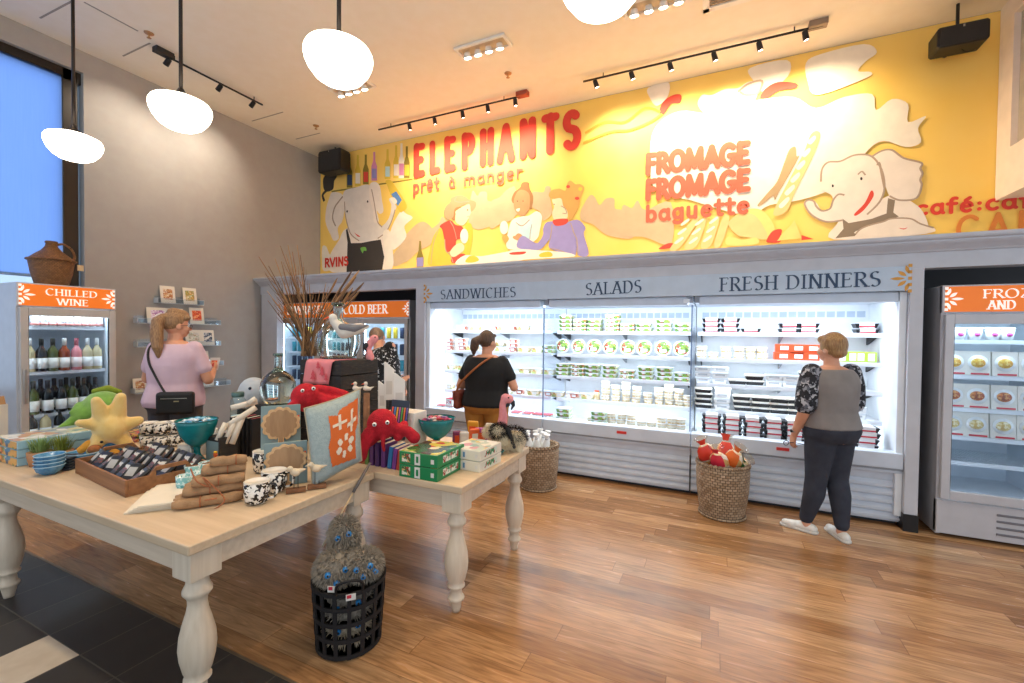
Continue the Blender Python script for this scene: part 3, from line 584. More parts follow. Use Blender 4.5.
obj('lettering', mb, mat('mural_letter_outline', '#e8893a', .7), mur)
# ---------------------------------------------------------------- the painted casework around the coolers
SUR = mat('casework_paint', '#c8c9cf', .45, bump=.01)
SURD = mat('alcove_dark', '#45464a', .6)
SIGN = mat('sign_blue', '#c3d2e2', .4)
NAVY = mat('sign_letter_navy', '#2f4766', .5)
GOLD = mat('ornament_gold', '#e0a040', .5)
YS = 4.65
sur = thing('cooler_casework', 'grey painted casework with long moulded cornice framing the wall coolers', 'casework', (-1, 5.2, 0))
pr = [(YS, 2.165), (YS, 2.29), (YS-.015, 2.295), (YS-.02, 2.305), (YS-.045, 2.325), (YS-.075, 2.345), (YS-.09, 2.36), (YS-.09, 2.372), (YS-.112, 2.378), (YS-.12, 2.39), (YS-.12, 2.412), (YS+.15, 2.415), (YS+.15, 2.165)]
mb = MB(); vs = [(XL+.01, y, z) for y, z in pr]+[(3.6, y, z) for y, z in pr]; n = len(pr)
mb.add(vs, [(i, (i+1) % n, n+(i+1) % n, n+i) for i in range(n)]+[tuple(range(n))[::-1], tuple(range(n, 2*n))])
obj('cornice', mb, SUR, sur)
obj('top_board', MB().bx(XL+.01, 3.6, YS+.15, YB-.01, 2.37, 2.41), SUR, sur)
for x0, x1 in ((-6.52, -6.16), (-3.53, -3.39), (1.435, 1.525), (2.62, 2.9)):
    p_ = obj('post', MB().bx(x0, x1, YS, YS+.12, .14, 2.166), SUR, sur, .004)
    obj('plinth', MB().bx(x0-.004, x1+.004, YS-.006, YS+.126, 0, .142), mat('plinth_black', '#151314', .5), p_)
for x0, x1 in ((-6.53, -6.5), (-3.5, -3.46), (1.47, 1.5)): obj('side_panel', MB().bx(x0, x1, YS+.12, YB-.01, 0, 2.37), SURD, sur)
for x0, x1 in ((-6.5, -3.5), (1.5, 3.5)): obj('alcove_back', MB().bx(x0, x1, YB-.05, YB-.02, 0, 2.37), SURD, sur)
sp = obj('sign_panel', MB().bx(-3.39, 1.435, YS-.012, YS+.03, 1.985, 2.185), SIGN, sur, .003)
mb = MB(); YT = YS-.012
for t, bl, br, tl in (('SANDWICHES', (440.5, 299.3), (516, 297), (440.5, 290)), ('SALADS', (585.5, 295.3), (641.5, 292.5), (585.5, 283.3)), ('FRESH', (719.5, 291.5), (777.5, 289.6), (719.5, 277.8)), ('DINNERS', (786, 289.4), (880.5, 286.3), (786, 275.4))):
    mb = MB(); text_px(mb, t, bl, br, tl, 'y', YT, wt=.15, thin=.055, gap=.1); obj('lettering', mb, NAVY, sp)
for x, z, d in ((1.43, 2.085, -1), (-3.385, 2.09, 1)): mb = MB(); flower(mb, Vector((x, YT, z)), (1, 0, 0), (0, 0, 1), .13, d); obj('ornament', mb, GOLD, sp)

# ---------------------------------------------------------------- the three open refrigerated cases
CW = mat('case_white', '#eef2f6', .35); CB = mat('case_blue_white', '#d3dce8', .35); CG = mat('case_grey', '#8f959d', .4); CD = mat('case_dark', '#23262b', .5)
CLEAR = glass('case_glass', '#f8fbff', .4)
RAIL = mat('price_rail', '#eef3fa', .25)
LED = mat('led_tube', '#f2f7ff', .5, emit=6)
def open_case(x0, x1, lab, ends):
    t = thing('refrigerated_case', lab, 'display case', ((x0+x1)/2, 5.1, 0))
    a, b = x0+.004, x1-.004
    g = [(4.80, .035), (4.745, .035)]
    for i in range(5): z = .045+i*.068; g += [(4.745, z), (4.72, z+.012), (4.72, z+.034), (4.745, z+.06)]
    g += [(4.735, .395), (4.73, .46), (4.80, .46)]
    mb = MB(); n = len(g); mb.add([(a, y, z) for y, z in g]+[(b, y, z) for y, z in g], [(i, (i+1) % n, n+(i+1) % n, n+i) for i in range(n)]+[tuple(range(n))[::-1], tuple(range(n, 2*n))])
    obj('ribbed_panel', mb, CB, t)
    obj('toe_kick', MB().bx(a, b, 4.80, 5.5, 0, .1), CD, t)
    obj('deck', MB().bx(a+.03, b-.03, 4.80, 5.50, .525, .541), CW, t)
    bp_ = obj('bumper', MB().bx(a, b, 4.665, 4.80, .50, .632).bx(a, b, 4.69, 4.80, .455, .485), CB, t, .008)
    obj('bumper_groove', MB().bx(a, b, 4.675, 4.80, .484, .502), CG, t)
    obj('body', MB().bx(a, b, 4.80, 5.56, .1, .47).bx(a, b, 5.50, 5.56, .47, 2.0), CW, t)
    obj('canopy', MB().bx(a+.05, b-.05, 4.70, 4.82, 1.90, 1.984).bx(a, b, 4.82, 5.5, 1.925, 2.0), CB, t, .006)
    mb = MB()
    for i in range(18): mb.bx(a+.06+i*(b-a-.12)/18, a+.06+(i+.8)*(b-a-.12)/18, 5.494, 5.502, 1.80, 1.86)
    obj('air_grille', mb, mat('grille_grey', '#b9c6d6', .4), t)
    for z in (1.63, 1.36, 1.095, .825):
        s_ = obj('shelf', MB().bx(a+.03, b-.03, 5.06, 5.49, z-.022, z), CW, t)
        obj('price_rail', MB().bx(a+.03, b-.03, 5.045, 5.06, z-.035, z+.006), RAIL, s_, .003)
        for x in (a+.06, (a+b)/2, b-.06):
            mb = MB(); mb.T = fr((x-.006, 0, 0), (0, 1, 0), (0, 0, 1)); mb.prism([(5.49, z-.022), (5.49, z-.11), (5.40, z-.09), (5.2, z-.035), (5.2, z-.022)], .012)
            obj('bracket', mb, CG if x == (a+b)/2 else CD, s_)
        obj('led_strip', MB().bx(a+.06, b-.06, 5.075, 5.092, z-.032, z-.022), LED, s_)
    obj('led_strip', MB().bx(a+.05, b-.05, 4.835, 4.855, 1.91, 1.925), LED, t)
    for e in ends:
        x = x0 if e < 0 else x1
        obj('end_panel', MB().bx(min(x, x-e*.05), max(x, x-e*.05), 4.694, 5.56, .1, 1.984), CW, t, .006)
    gx = x1+.0 if 1 not in ends else None
    if gx: obj('glass_divider', MB().bx(gx-.014, gx-.008, 4.72, 5.48, .64, 1.90), CLEAR, t); obj('divider_edge', MB().bx(gx-.017, gx-.005, 4.705, 4.722, .64, 1.90), mat('edge_blue', '#7d94b8', .3), t)
    return t
SEC = [(-3.39, -1.772, 'sandwich'), (-1.772, -.208, 'salad'), (-.208, 1.435, 'dinner')]
oc = [open_case(SEC[0][0], SEC[0][1], 'open white refrigerated case under the SANDWICHES sign, with ribbed front panel', (-1,)),
      open_case(SEC[1][0], SEC[1][1], 'open white refrigerated case under the SALADS sign, in the middle', ()),
      open_case(SEC[2][0], SEC[2][1], 'open white refrigerated case under the FRESH DINNERS sign, behind the grey-topped woman', (1,))]
for x, k in ((-.93, 1), (.52, 2)):
    o = obj('price_tag', MB().bx(x, x+.1, 4.655, 4.668, .558, .585), mat('tag_red', '#d8342c', .5), oc[k])
obj('seam', MB().bx(-.217, -.211, 4.715, 4.75, .03, .40), CD, oc[1])
# small white sensor box at the canopy
obj('sensor', MB().bx(-.30, -.24, 4.69, 4.705, 1.92, 1.96), CW, oc[1], .005)

# ---------------------------------------------------------------- glass-door merchandisers
SHELL = mat('fridge_shell', '#c6c5c9', .4, .1); FRAME = mat('fridge_frame', '#bfb8b2', .4, .1); INNER = mat('fridge_inner', '#e6edf4', .4)
ORANGE = mat('sign_orange', '#f07a1a', .35, emit=.25); SWHITE = mat('sign_letter_white', '#fff6ea', .4, emit=.35)
STEEL = mat('handle_steel', '#b9b4ac', .3, .8); DOORG = glass('door_glass', '#f4faff', .55); COOL = mat('cool_tube', '#e8f4ff', .5, emit=9)
def merchandiser(name, lab, loc, rz, W, doors, texts, shelves, handle=True, H=2.02, hz=1.80, dpt=.72, vents=True, flw=(1, 1), frame=FRAME, glow=2.2):
    t = thing(name, lab, 'fridge', loc, rz); o = lambda n, mb, m, p=t, bv=0: obj(n, mb, m, p, bv, world=False)
    mb = MB().bx(0, .03, .02, dpt, .02, H).bx(W-.03, W, .02, dpt, .02, H).bx(.03, W-.03, dpt-.03, dpt, .02, H).bx(.03, W-.03, .02, dpt-.03, H-.04, H)
    o('cabinet', mb, SHELL)
    o('liner', MB().bx(.03, .045, .06, dpt-.03, .31, hz).bx(W-.045, W-.03, .06, dpt-.03, .31, hz).bx(.03, W-.03, dpt-.05, dpt-.03, .31, hz).bx(.03, W-.03, .06, dpt-.03, .30, .345).bx(.03, W-.03, .06, dpt-.03, hz-.05, hz), INNER)
    hd = o('header', MB().bx(0, W, 0, .05, hz, H), SHELL, bv=.004)
    o('sign_face', MB().bx(.015, W-.015, -.004, .01, hz+.008, H-.012), ORANGE, hd)
    mb = MB()
    for tx, x0, x1, zb, hh in texts: mb = MB(); lettering(mb, tx, Vector((x0, -.004, zb)), (1, 0, 0), (0, 0, 1), x1-x0, hh, wt=.2, thin=.075, gap=.05); o('lettering', mb, SWHITE, hd)
    mb = MB()
    if flw[0]: flower(mb, Vector((.022, -.004, (hz+H)/2)), (1, 0, 0), (0, 0, 1), .105, 1); o('ornament', mb, SWHITE, hd); mb = MB()
    if flw[1]: flower(mb, Vector((W-.022, -.004, (hz+H)/2)), (1, 0, 0), (0, 0, 1), .105, -1)
    o('ornament', mb, SWHITE, hd)
    bp_ = o('base_panel', MB().bx(0, W, .0, .06, .03, .30), SHELL, bv=.004)
    if vents:
        mb = MB()
        for i in range(4): mb.box(W*.66, 0, .085+i*.05, W*.36, .012, .018)
        o('vent', mb, mat('vent_dark', '#77757a', .5), bp_, .004)
    dw = (W-.02)/doors; z0, z1 = .315, hz-.012
    for k in range(doors):
        a = .01+k*dw+.003; b = a+dw-.006; mb = MB()
        for q in ((a, a+.055, z0, z1), (b-.055, b, z0, z1), (a+.055, b-.055, z0, z0+.07), (a+.055, b-.055, z1-.075, z1)): mb.bx(q[0], q[1], -.03, .012, q[2], q[3])
        d = o('door', mb, frame, bv=.005)
        o('door_glass', MB().bx(a+.05, b-.05, -.012, -.006, z0+.06, z1-.07), DOORG, d)
        o('gasket', MB().bx(a+.055, a+.06, -.02, 0, z0+.07, z1-.075).bx(b-.06, b-.055, -.02, 0, z0+.07, z1-.075), CD, d)
        if handle: o('handle', MB().bx(a+.012, a+.036, -.062, -.045, .9, 1.22).bx(a+.016, a+.032, -.047, -.028, .92, .95).bx(a+.016, a+.032, -.047, -.028, 1.17, 1.2), STEEL, d, .004)
        o('light_tube', MB().bx(a+.008, a+.028, .05, .07, z0+.05, z1-.05), COOL); o('light_tube', MB().bx(b-.028, b-.008, .05, .07, z0+.05, z1-.05), COOL)
    for k in range(doors):
        l_ = area(wm(t) @ Vector((.01+(k+.5)*dw, .085, hz-.06)), wm(t).to_3x3() @ Vector((0, .55, -1)), dw*.8, .06, glow, (.74, .9, 1))
    for z in shelves:
        mb = MB().bx(.046, W-.046, .12, .13, z-.028, z+.004)
        for i in range(22): x = .05+i*(W-.1)/21; mb.bx(x-.002, x+.002, .13, dpt-.06, z-.006, z)
        mb.bx(.046, W-.046, .4, .408, z-.01, z-.006)
        o('shelf', mb, mat('wire_white', '#e9eef3', .35))
    return t
wine = merchandiser('wine_fridge', 'glass-door fridge with the CHILLED WINE sign, against the left wall', (-5.8, 1.75, 0), PI/2, .735, 1, [('CHILLED', .19, .575, 1.915, .063), ('WINE', .27, .505, 1.825, .063)], (1.612, 1.175, .764, .5))
frz = merchandiser('freezer', 'tall glass-door freezer with the orange FROZEN sign, at the right end', (1.64, YS, 0), 0, .74, 1, [('FROZEN', .235, .64, 1.912, .068), ('AND', .265, .42, 1.825, .068)], (1.583, 1.297, 1.031, .80, .594), handle=False, frame=SHELL)
beer = merchandiser('drinks_fridge', 'wide three-door fridge with the COLD BEER sign, behind the dried branches', (-6.46, 4.92, 0), 0, 2.62, 3, [('BEVERAGES', .19, 1.02, 1.86, .13), ('COLD BEER', 1.40, 2.24, 1.86, .13)], (1.50, 1.26, 1.03, .80, .57), handle=False, H=2.045)
# ---------------------------------------------------------------- ceiling fixtures
BLACK = mat('black_metal', '#1d1b1a', .45, .2); WHT = mat('fixture_white', '#f3eadc', .5)
GLOBE = mat('opal_globe', '#fff3df', .3, emit=5)
def track(name, lab, a, b, heads, box, ax, tgt, watt, boxcol):
    p, q = P(*a, 'z', ZC-.05), P(*b, 'z', ZC-.05)
    if ax == 'x': q.y = p.y = (p.y+q.y)/2
    else: q.x = p.x = (p.x+q.x)/2
    t = thing(name, lab, 'track light', ((p.x+q.x)/2, (p.y+q.y)/2, ZC))
    mb = MB(); mb.tube([p, q], .013, 6); obj('rail', mb, BLACK, t)
    for f_ in (.1, .9):
        c = p.lerp(q, f_); obj('hanger', MB().tube([c, (c.x, c.y, ZC)], .006, 6), BLACK, t)
    bpt = P(*box, 'z', ZC-.03)
    if ax == 'x': bpt.y = p.y
    else: bpt.x = p.x
    obj('feed_box', MB().box(bpt.x, bpt.y, ZC-.03, *((.16, .09) if ax == 'x' else (.09, .18)), .06), mat('feed_'+boxcol, boxcol, .6), t, .006)
    for h in heads:
        c = P(*h, 'z', ZC-.09)
        if ax == 'x': c.y = p.y
        else: c.x = p.x
        d = (tgt(c)-c).normalized(); hd = MB(); hd.tube([(c.x, c.y, ZC-.05), c], .008, 6); hd.tube([c-d*.03, c-d*.02, c+d*.06], [.012, .026, .03], 12)
        h_ = obj('lamp_head', hd, BLACK, t)
        ld = MB(); ld.ell(c+d*.055, (.024, .024, .01), d.to_track_quat('Z', 'Y').to_matrix().to_4x4(), 10, 6); obj('lamp', ld, mat('lamp_glow', '#ffe9c4', .4, emit=25), h_)
        spot(c+d*.075, d, watt, 125 if ax == 'x' else 80, (1, .80, .54) if ax == 'x' else (1, .88, .72), 1)
track('track_light', 'black ceiling track light above the ELEPHANTS lettering', (379, 130), (520, 96), ((409, 125), (434, 119), (462, 112.5), (487.6, 107), (515, 100.5)), (524, 96), 'x', lambda c: Vector((c.x-.1, YB, 3.7)), 62, '#a8492e')
track('track_light', 'black ceiling track light above the painted steam and FROMAGE lettering', (583, 81), (823, 26), ((594.8, 81), (631, 72.6), (669.8, 64), (714, 54.3), (759, 45), (804.6, 35)), (817, 27.5), 'x', lambda c: Vector((c.x+.3, YB, 3.65)), 60, '#8f7a66')
track('track_light', 'short black ceiling track light along the left wall', (163, 54), (262, 105), ((170, 60), (222, 86), (254, 103)), (163, 53), 'y', lambda c: Vector((XL, c.y-.1, 3.85)), 36, '#2a2522')
ROD = mat('rod_bronze', '#241a14', .4, .4)
def pendant(x, y, zb, lab):
    t = thing('pendant_lamp', lab, 'pendant lamp', (x, y, ZC), group='row of opal glass pendants'); w = .355/2
    prof = [(.001, 0), (.05, .003), (.09, .012), (.125, .035), (.158, .078), (.172, .11), (.1775, .135), (.176, .158), (.165, .178), (.12, .198), (.075, .208), (.06, .212)]
    obj('globe', MB().lathe(prof, 36, (x, y, zb)), GLOBE, t)
    obj('fitter', MB().lathe([(.066, .203), (.07, .215), (.06, .228), (.03, .24), (.018, .27), (.011, .28)], 20, (x, y, zb)), ROD, t)
    obj('rod', MB().tube([(x, y, zb+.27), (x, y, ZC-.02)], .0115, 10), ROD, t)
    obj('ceiling_canopy', MB().lathe([(.02, -.04), (.06, -.03), (.065, 0)], 20, (x, y, ZC)), ROD, t)
for x, y, l in ((-4.697, 1.746, 'opal glass pendant lamp hanging before the window, lowest in the photo'), (-3.293, 1.771, 'opal glass pendant lamp hanging before the wall track light, second from the window'), (-1.882, 1.79, 'opal glass pendant lamp, third from the window, covering a recessed ceiling light'), (-.458, 1.84, 'opal glass pendant lamp cut off by the top edge of the photo')): pendant(x, y, 2.945, l)
def downlight(x, y, lab):
    t = thing('recessed_ceiling_light', lab, 'ceiling light', (x, y, ZC), group='recessed four-lamp ceiling lights')
    mb = MB()
    for a in ((-.31, .31, -.11, -.075), (-.31, .31, .075, .11), (-.31, -.275, -.075, .075), (.275, .31, -.075, .075)): mb.bx(x+a[0], x+a[1], y+a[2], y+a[3], ZC-.025, ZC)
    obj('frame', mb, WHT, t, .004); obj('well', MB().bx(x-.275, x+.275, y-.075, y+.075, ZC-.004, ZC), mat('well_cream', '#d9c3a2', .6), t)
    for i in range(4):
        c = Vector((x-.2+.133*i, y, ZC-.03)); d = Vector((.0, .35, -1)).normalized()
        l = obj('lamp', MB().tube([c-d*.01, c+d*.045], [.03, .046], 14), WHT, t)
        m_ = MB(); m_.ell(c+d*.045, (.04, .04, .012), d.to_track_quat('Z', 'Y').to_matrix().to_4x4(), 12, 6); obj('lamp_lens', m_, mat('lens_glow', '#fff0d8', .4, emit=12), l)
for q, l in (((483, 48), 'recessed four-lamp ceiling light above the ELEPHANTS lettering, clear of the pendants'), ((352, 88.5), 'recessed four-lamp ceiling light just below the third pendant globe'), ((656, 3), 'recessed four-lamp ceiling light beside the cut-off pendant at the top edge')):
    p = P(*q, 'z', ZC-.02); downlight(p.x, p.y, l)
for q, l in (((149, 35), 'small ceiling sprinkler head beside the wall track light'), ((316, 127), 'small ceiling sprinkler head near the left mural corner'), ((508, 75), 'small ceiling sprinkler head above the track over the mural lettering')):
    p = P(*q, 'z', ZC-.02); t = thing('sprinkler_head', l, 'sprinkler', (p.x, p.y, ZC))
    obj('escutcheon', MB().lathe([(.012, -.02), (.04, -.008), (.045, 0)], 16, (p.x, p.y, ZC)), mat('sprinkler_brass', '#b98a5c', .4, .4), t); obj('deflector', MB().tube([(p.x, p.y, ZC-.02), (p.x, p.y, ZC-.05)], [.008, .008], 8).lathe([(.02, -.054), (.022, -.05)], 12, (p.x, p.y, ZC)), mat('sprinkler_brass', '#b98a5c', .4, .4), t)
a, b = P(703, 12, 'z', ZC), P(752, 1, 'z', ZC)
t = thing('ceiling_vent', 'white framed ceiling vent cut by the top edge of the photo', 'vent', ((a.x+b.x)/2, a.y-.25, ZC)); mb = MB(); x0, x1, y1, y0 = a.x, a.x+.6, a.y, a.y-.6
for q in ((x0, x1, y0, y0+.06), (x0, x1, y1-.06, y1), (x0, x0+.06, y0, y1), (x1-.06, x1, y0, y1)): mb.bx(*q, ZC-.02, ZC)
obj('frame', mb, WHT, t, .004); mb = MB()
for i in range(12): mb.box((x0+x1)/2, y0+.08+i*.04, ZC-.008, .48, .02, .006)
obj('grille', mb, mat('vent_slat_tan', '#9a8468', .6), t)  # tan slats, darker than the white frame
def speaker(p0, p1, lab, dpt):
    a, b = p0, p1; x0, x1, z0, z1 = a.x, b.x, b.z, a.z; y = a.y; t = thing('wall_speaker', lab, 'speaker', ((x0+x1)/2, y, z1))
    mb = MB(); mb.T = fr(((x0+x1)/2, y+dpt/2, (z0+z1)/2), (1, 0, 0), (0, 0, 1)); w, h = (x1-x0)/2, (z1-z0)/2
    mb.prism([(-w, -h*.8), (-w*.9, -h), (w*.9, -h), (w, -h*.8), (w, h*.8), (w*.9, h), (-w*.9, h), (-w, h*.8)], dpt, -dpt/2); obj('enclosure', mb, BLACK, t, .01)
    mb = MB(); mb.box((x0+x1)/2, y-.004, (z0+z1)/2, (x1-x0)*.9, .012, (z1-z0)*.88); g_ = obj('speaker_grille', mb, mat('grille_black', '#2b2a2a', .8, bump=.4, bs=300), t, .004)
    obj('badge', MB().box((x0+x1)/2, y-.012, z1-.03, .012, .004, .02), STEEL, g_)
    obj('bracket', MB().tube([((x0+x1)/2, y+dpt*.6, z1-.01), ((x0+x1)/2, y+dpt*.6, ZC)], .014, 8).tube([((x0+x1)/2, y+dpt*.9, (z0+z1)/2), ((x0+x1)/2, YB-.02, (z0+z1)/2)], .02, 8), BLACK, t)
    c = ((x0+x1)/2+.08, y+dpt*.5, z0); obj('cable', MB().tube(spline([(c[0]-.06, c[1], z0+.01), (c[0]-.03, c[1]-.02, z0-.04), (c[0]+.03, c[1]-.01, z0-.04), (c[0]+.08, c[1]+.1, z0+.02)], 5, False), .004, 6), BLACK, t)
speaker(P(318, 152, 'y', 5.45), P(340.5, 169, 'y', 5.45), 'black speaker in the left corner at the mural end', .22)
speaker(P(937.5, 28, 'y', 5.42), P(990.5, 38, 'y', 5.42), 'large black speaker over the right end of the mural', .2)

# ---------------------------------------------------------------- left wall: card racks and cards
ACR = glass('acrylic', '#f6fbff', 1.2); ACE = mat('acrylic_edge', '#d5dde4', .2)
def rack(y0, y1, z, lab):
    t = thing('card_ledge', lab, 'wall ledge', (XL, (y0+y1)/2, z), group='clear card ledges on the left wall')
    obj('ledge', MB().bx(XL+.002, XL+.1, y0, y1, z-.006, z), ACR, t); obj('back', MB().bx(XL+.002, XL+.006, y0, y1, z, z+.09), ACR, t)
    f_ = obj('front_lip', MB().bx(XL+.096, XL+.1, y0, y1, z, z+.055), ACR, t)
    obj('edge', MB().bx(XL+.094, XL+.103, y0, y1, z-.009, z-.003).bx(XL+.094, XL+.103, y0, y1, z+.053, z+.057), ACE, f_)
    obj('end_cap', MB().bx(XL+.002, XL+.1, y0-.004, y0, z-.006, z+.06), ACE, t); obj('end_cap', MB().bx(XL+.002, XL+.1, y1, y1+.004, z-.006, z+.06), ACE, t)
RK = [(3.2, 3.75, 1.945), (2.98, 3.98, 1.68), (2.98, 3.98, 1.385), (3.1, 4.02, 1.10), (2.95, 4.12, .81)]
for i, (y0, y1, z) in enumerate(RK): rack(y0, y1, z, ['short topmost clear card ledge on the left wall', 'second clear card ledge from the top on the left wall', 'third clear card ledge from the top, behind the ponytailed woman', 'fourth clear card ledge from the top on the left wall', 'lowest clear card ledge on the left wall'][i])
def card(px, py, w, h, row, pic, lab, paper='#efe6d6'):
    p = P(px, py, 'x', XL+.06); z = RK[row][2]+.001; w *= 1.22; h *= 1.18; t = thing('greeting_card', lab, 'card', (XL+.05, p.y, z), group='greeting cards on the wall ledges')
    mb = MB(); mb.T = TR(XL+.05, p.y, z) @ RY(-.16); mb.bx(-.003, .003, -w/2, w/2, 0, h); obj('folded_sheet', mb, mat('card_'+paper[1:], paper, .6), t)
    mb = MB(); mb.T = TR(XL+.05, p.y, z) @ RY(-.16); mb.bx(.003, .0045, -w*.32, w*.32, h*.2, h*.82); obj('picture', mb, pic, t)
K1 = mottle('card_rust', ['#c98a5a', '#e8d9c0', '#a8643a', '#d9b27a'], 60); K2 = mottle('card_olive', ['#b59a5a', '#8f9a52', '#d8a85a', '#efe2c0'], 60); K3 = mottle('card_violet', ['#b07ab8', '#f2e6f2', '#d9a8d0', '#fff'.replace('fff', 'ffffff')], 60); K4 = mottle('card_red', ['#d8452a', '#e8713a', '#b8321e', '#f0b080'], 60); K5 = mottle('card_navy', ['#35455c', '#d9dde0', '#55677c', '#e8e2d6'], 60); K6 = mottle('card_grey', ['#d9d2c8', '#b8c0a8', '#c0a890', '#efeae0'], 60)
for a in ((169, 290, .14, .19, 0, K1, 'cream card with a rust picture, left on the topmost ledge'), (191, 292, .14, .19, 0, K2, 'cream card with an olive and gold picture, right on the topmost ledge'), (159, 312, .2, .17, 1, K3, 'wide white card with a violet flower, second ledge'), (177, 313, .15, .17, 1, K6, 'pale card half hidden behind the ponytailed woman, second ledge'), (198, 316, .15, .19, 1, K4, 'cream card with a red picture, second ledge'), (195, 337, .17, .18, 2, K6, 'white card beside the glasses of the ponytailed woman, third ledge'), (209, 337, .14, .18, 2, K5, 'white card with a navy picture, third ledge'), (202, 358, .17, .17, 3, K6, 'white card on the fourth ledge, above the pink sleeve'), (141, 383, .12, .15, 4, K1, 'cream card behind the pink shirt, lowest ledge'), (208, 381, .15, .1, 4, K6, 'low white card past the forearm, lowest ledge')): card(*a)
# wicker demijohn on the wine fridge
WICK = weave('wicker_brown', '#9a6a3a', '#7d5028', '#3d2412', 44, 75)
t = thing('wicker_demijohn', 'brown wicker covered demijohn with a handle on top of the wine fridge', 'demijohn', (-6.1, 2.09, 2.02))
mb = MB().lathe([(.11, 0), (.125, .02), (.15, .12), (.168, .24), (.172, .262), (.165, .275), (.12, .32), (.075, .36), (.048, .40), (.042, .43), (.05, .44), (.045, .455), (.02, .457)], 28)
mb.T = Matrix(); obj('body', mb, WICK, t, world=False)
obj('rim', MB().tube([(.175*math.cos(a), .175*math.sin(a), .262) for a in [2*PI*i/28 for i in range(28)]], .012, 6, True), WICK, t, world=False)
obj('handle', MB().tube(spline([(0, .04, .425), (0, .09, .44), (0, .15, .40), (0, .175, .33), (0, .165, .27)], 5, False), .011, 8), WICK, t, world=False)
obj('tag', MB().box(.06, .2, .21, .004, .05, .06), mat('tag_tan', '#d9b88a', .6), t, world=False)
# ---------------------------------------------------------------- goods in the cases
PROTO = {}
GREENS = mottle('salad_greens', ['#5f8c30', '#8fb84e', '#d9e4b8', '#3f6d25', '#a8c66a', '#b8452f', '#e9efd8', '#6f9a3c'], 48)
GREENS2 = mottle('salad_mixed', ['#e9dcb0', '#6f9a3c', '#e08a3a', '#f2ead0', '#a8402c', '#94b44e', '#5a8030'], 44)
FILL = mottle('sandwich_filling', ['#ecd9a8', '#d9b870', '#f2ead2', '#b5c070', '#cf9a5a', '#f4ecd8'], 40)
FILLR = mottle('sandwich_red', ['#d0453a', '#f6f2ea', '#e9d2b4', '#f8f6f2', '#b85a44'], 40)
PLW = mat('pack_white', '#f4f5f4', .35); PLC = mat('pack_clear', '#e3ebee', .2); PBLK = mat('pack_black', '#17181b', .4); PRED = mat('pack_red', '#cf3040', .45); POR = mat('pack_orange', '#e2582c', .45); PGR = mat('pack_green', '#a6c23a', .45)
CREAMF = mottle('creamy_food', ['#f3e6c2', '#e6c98a', '#faf3e2', '#d9c49a'], 35)
def fru(w, d, h, z=0, t=.86): return MB().box(0, 0, z+h/2, w, d, h, 0, t)
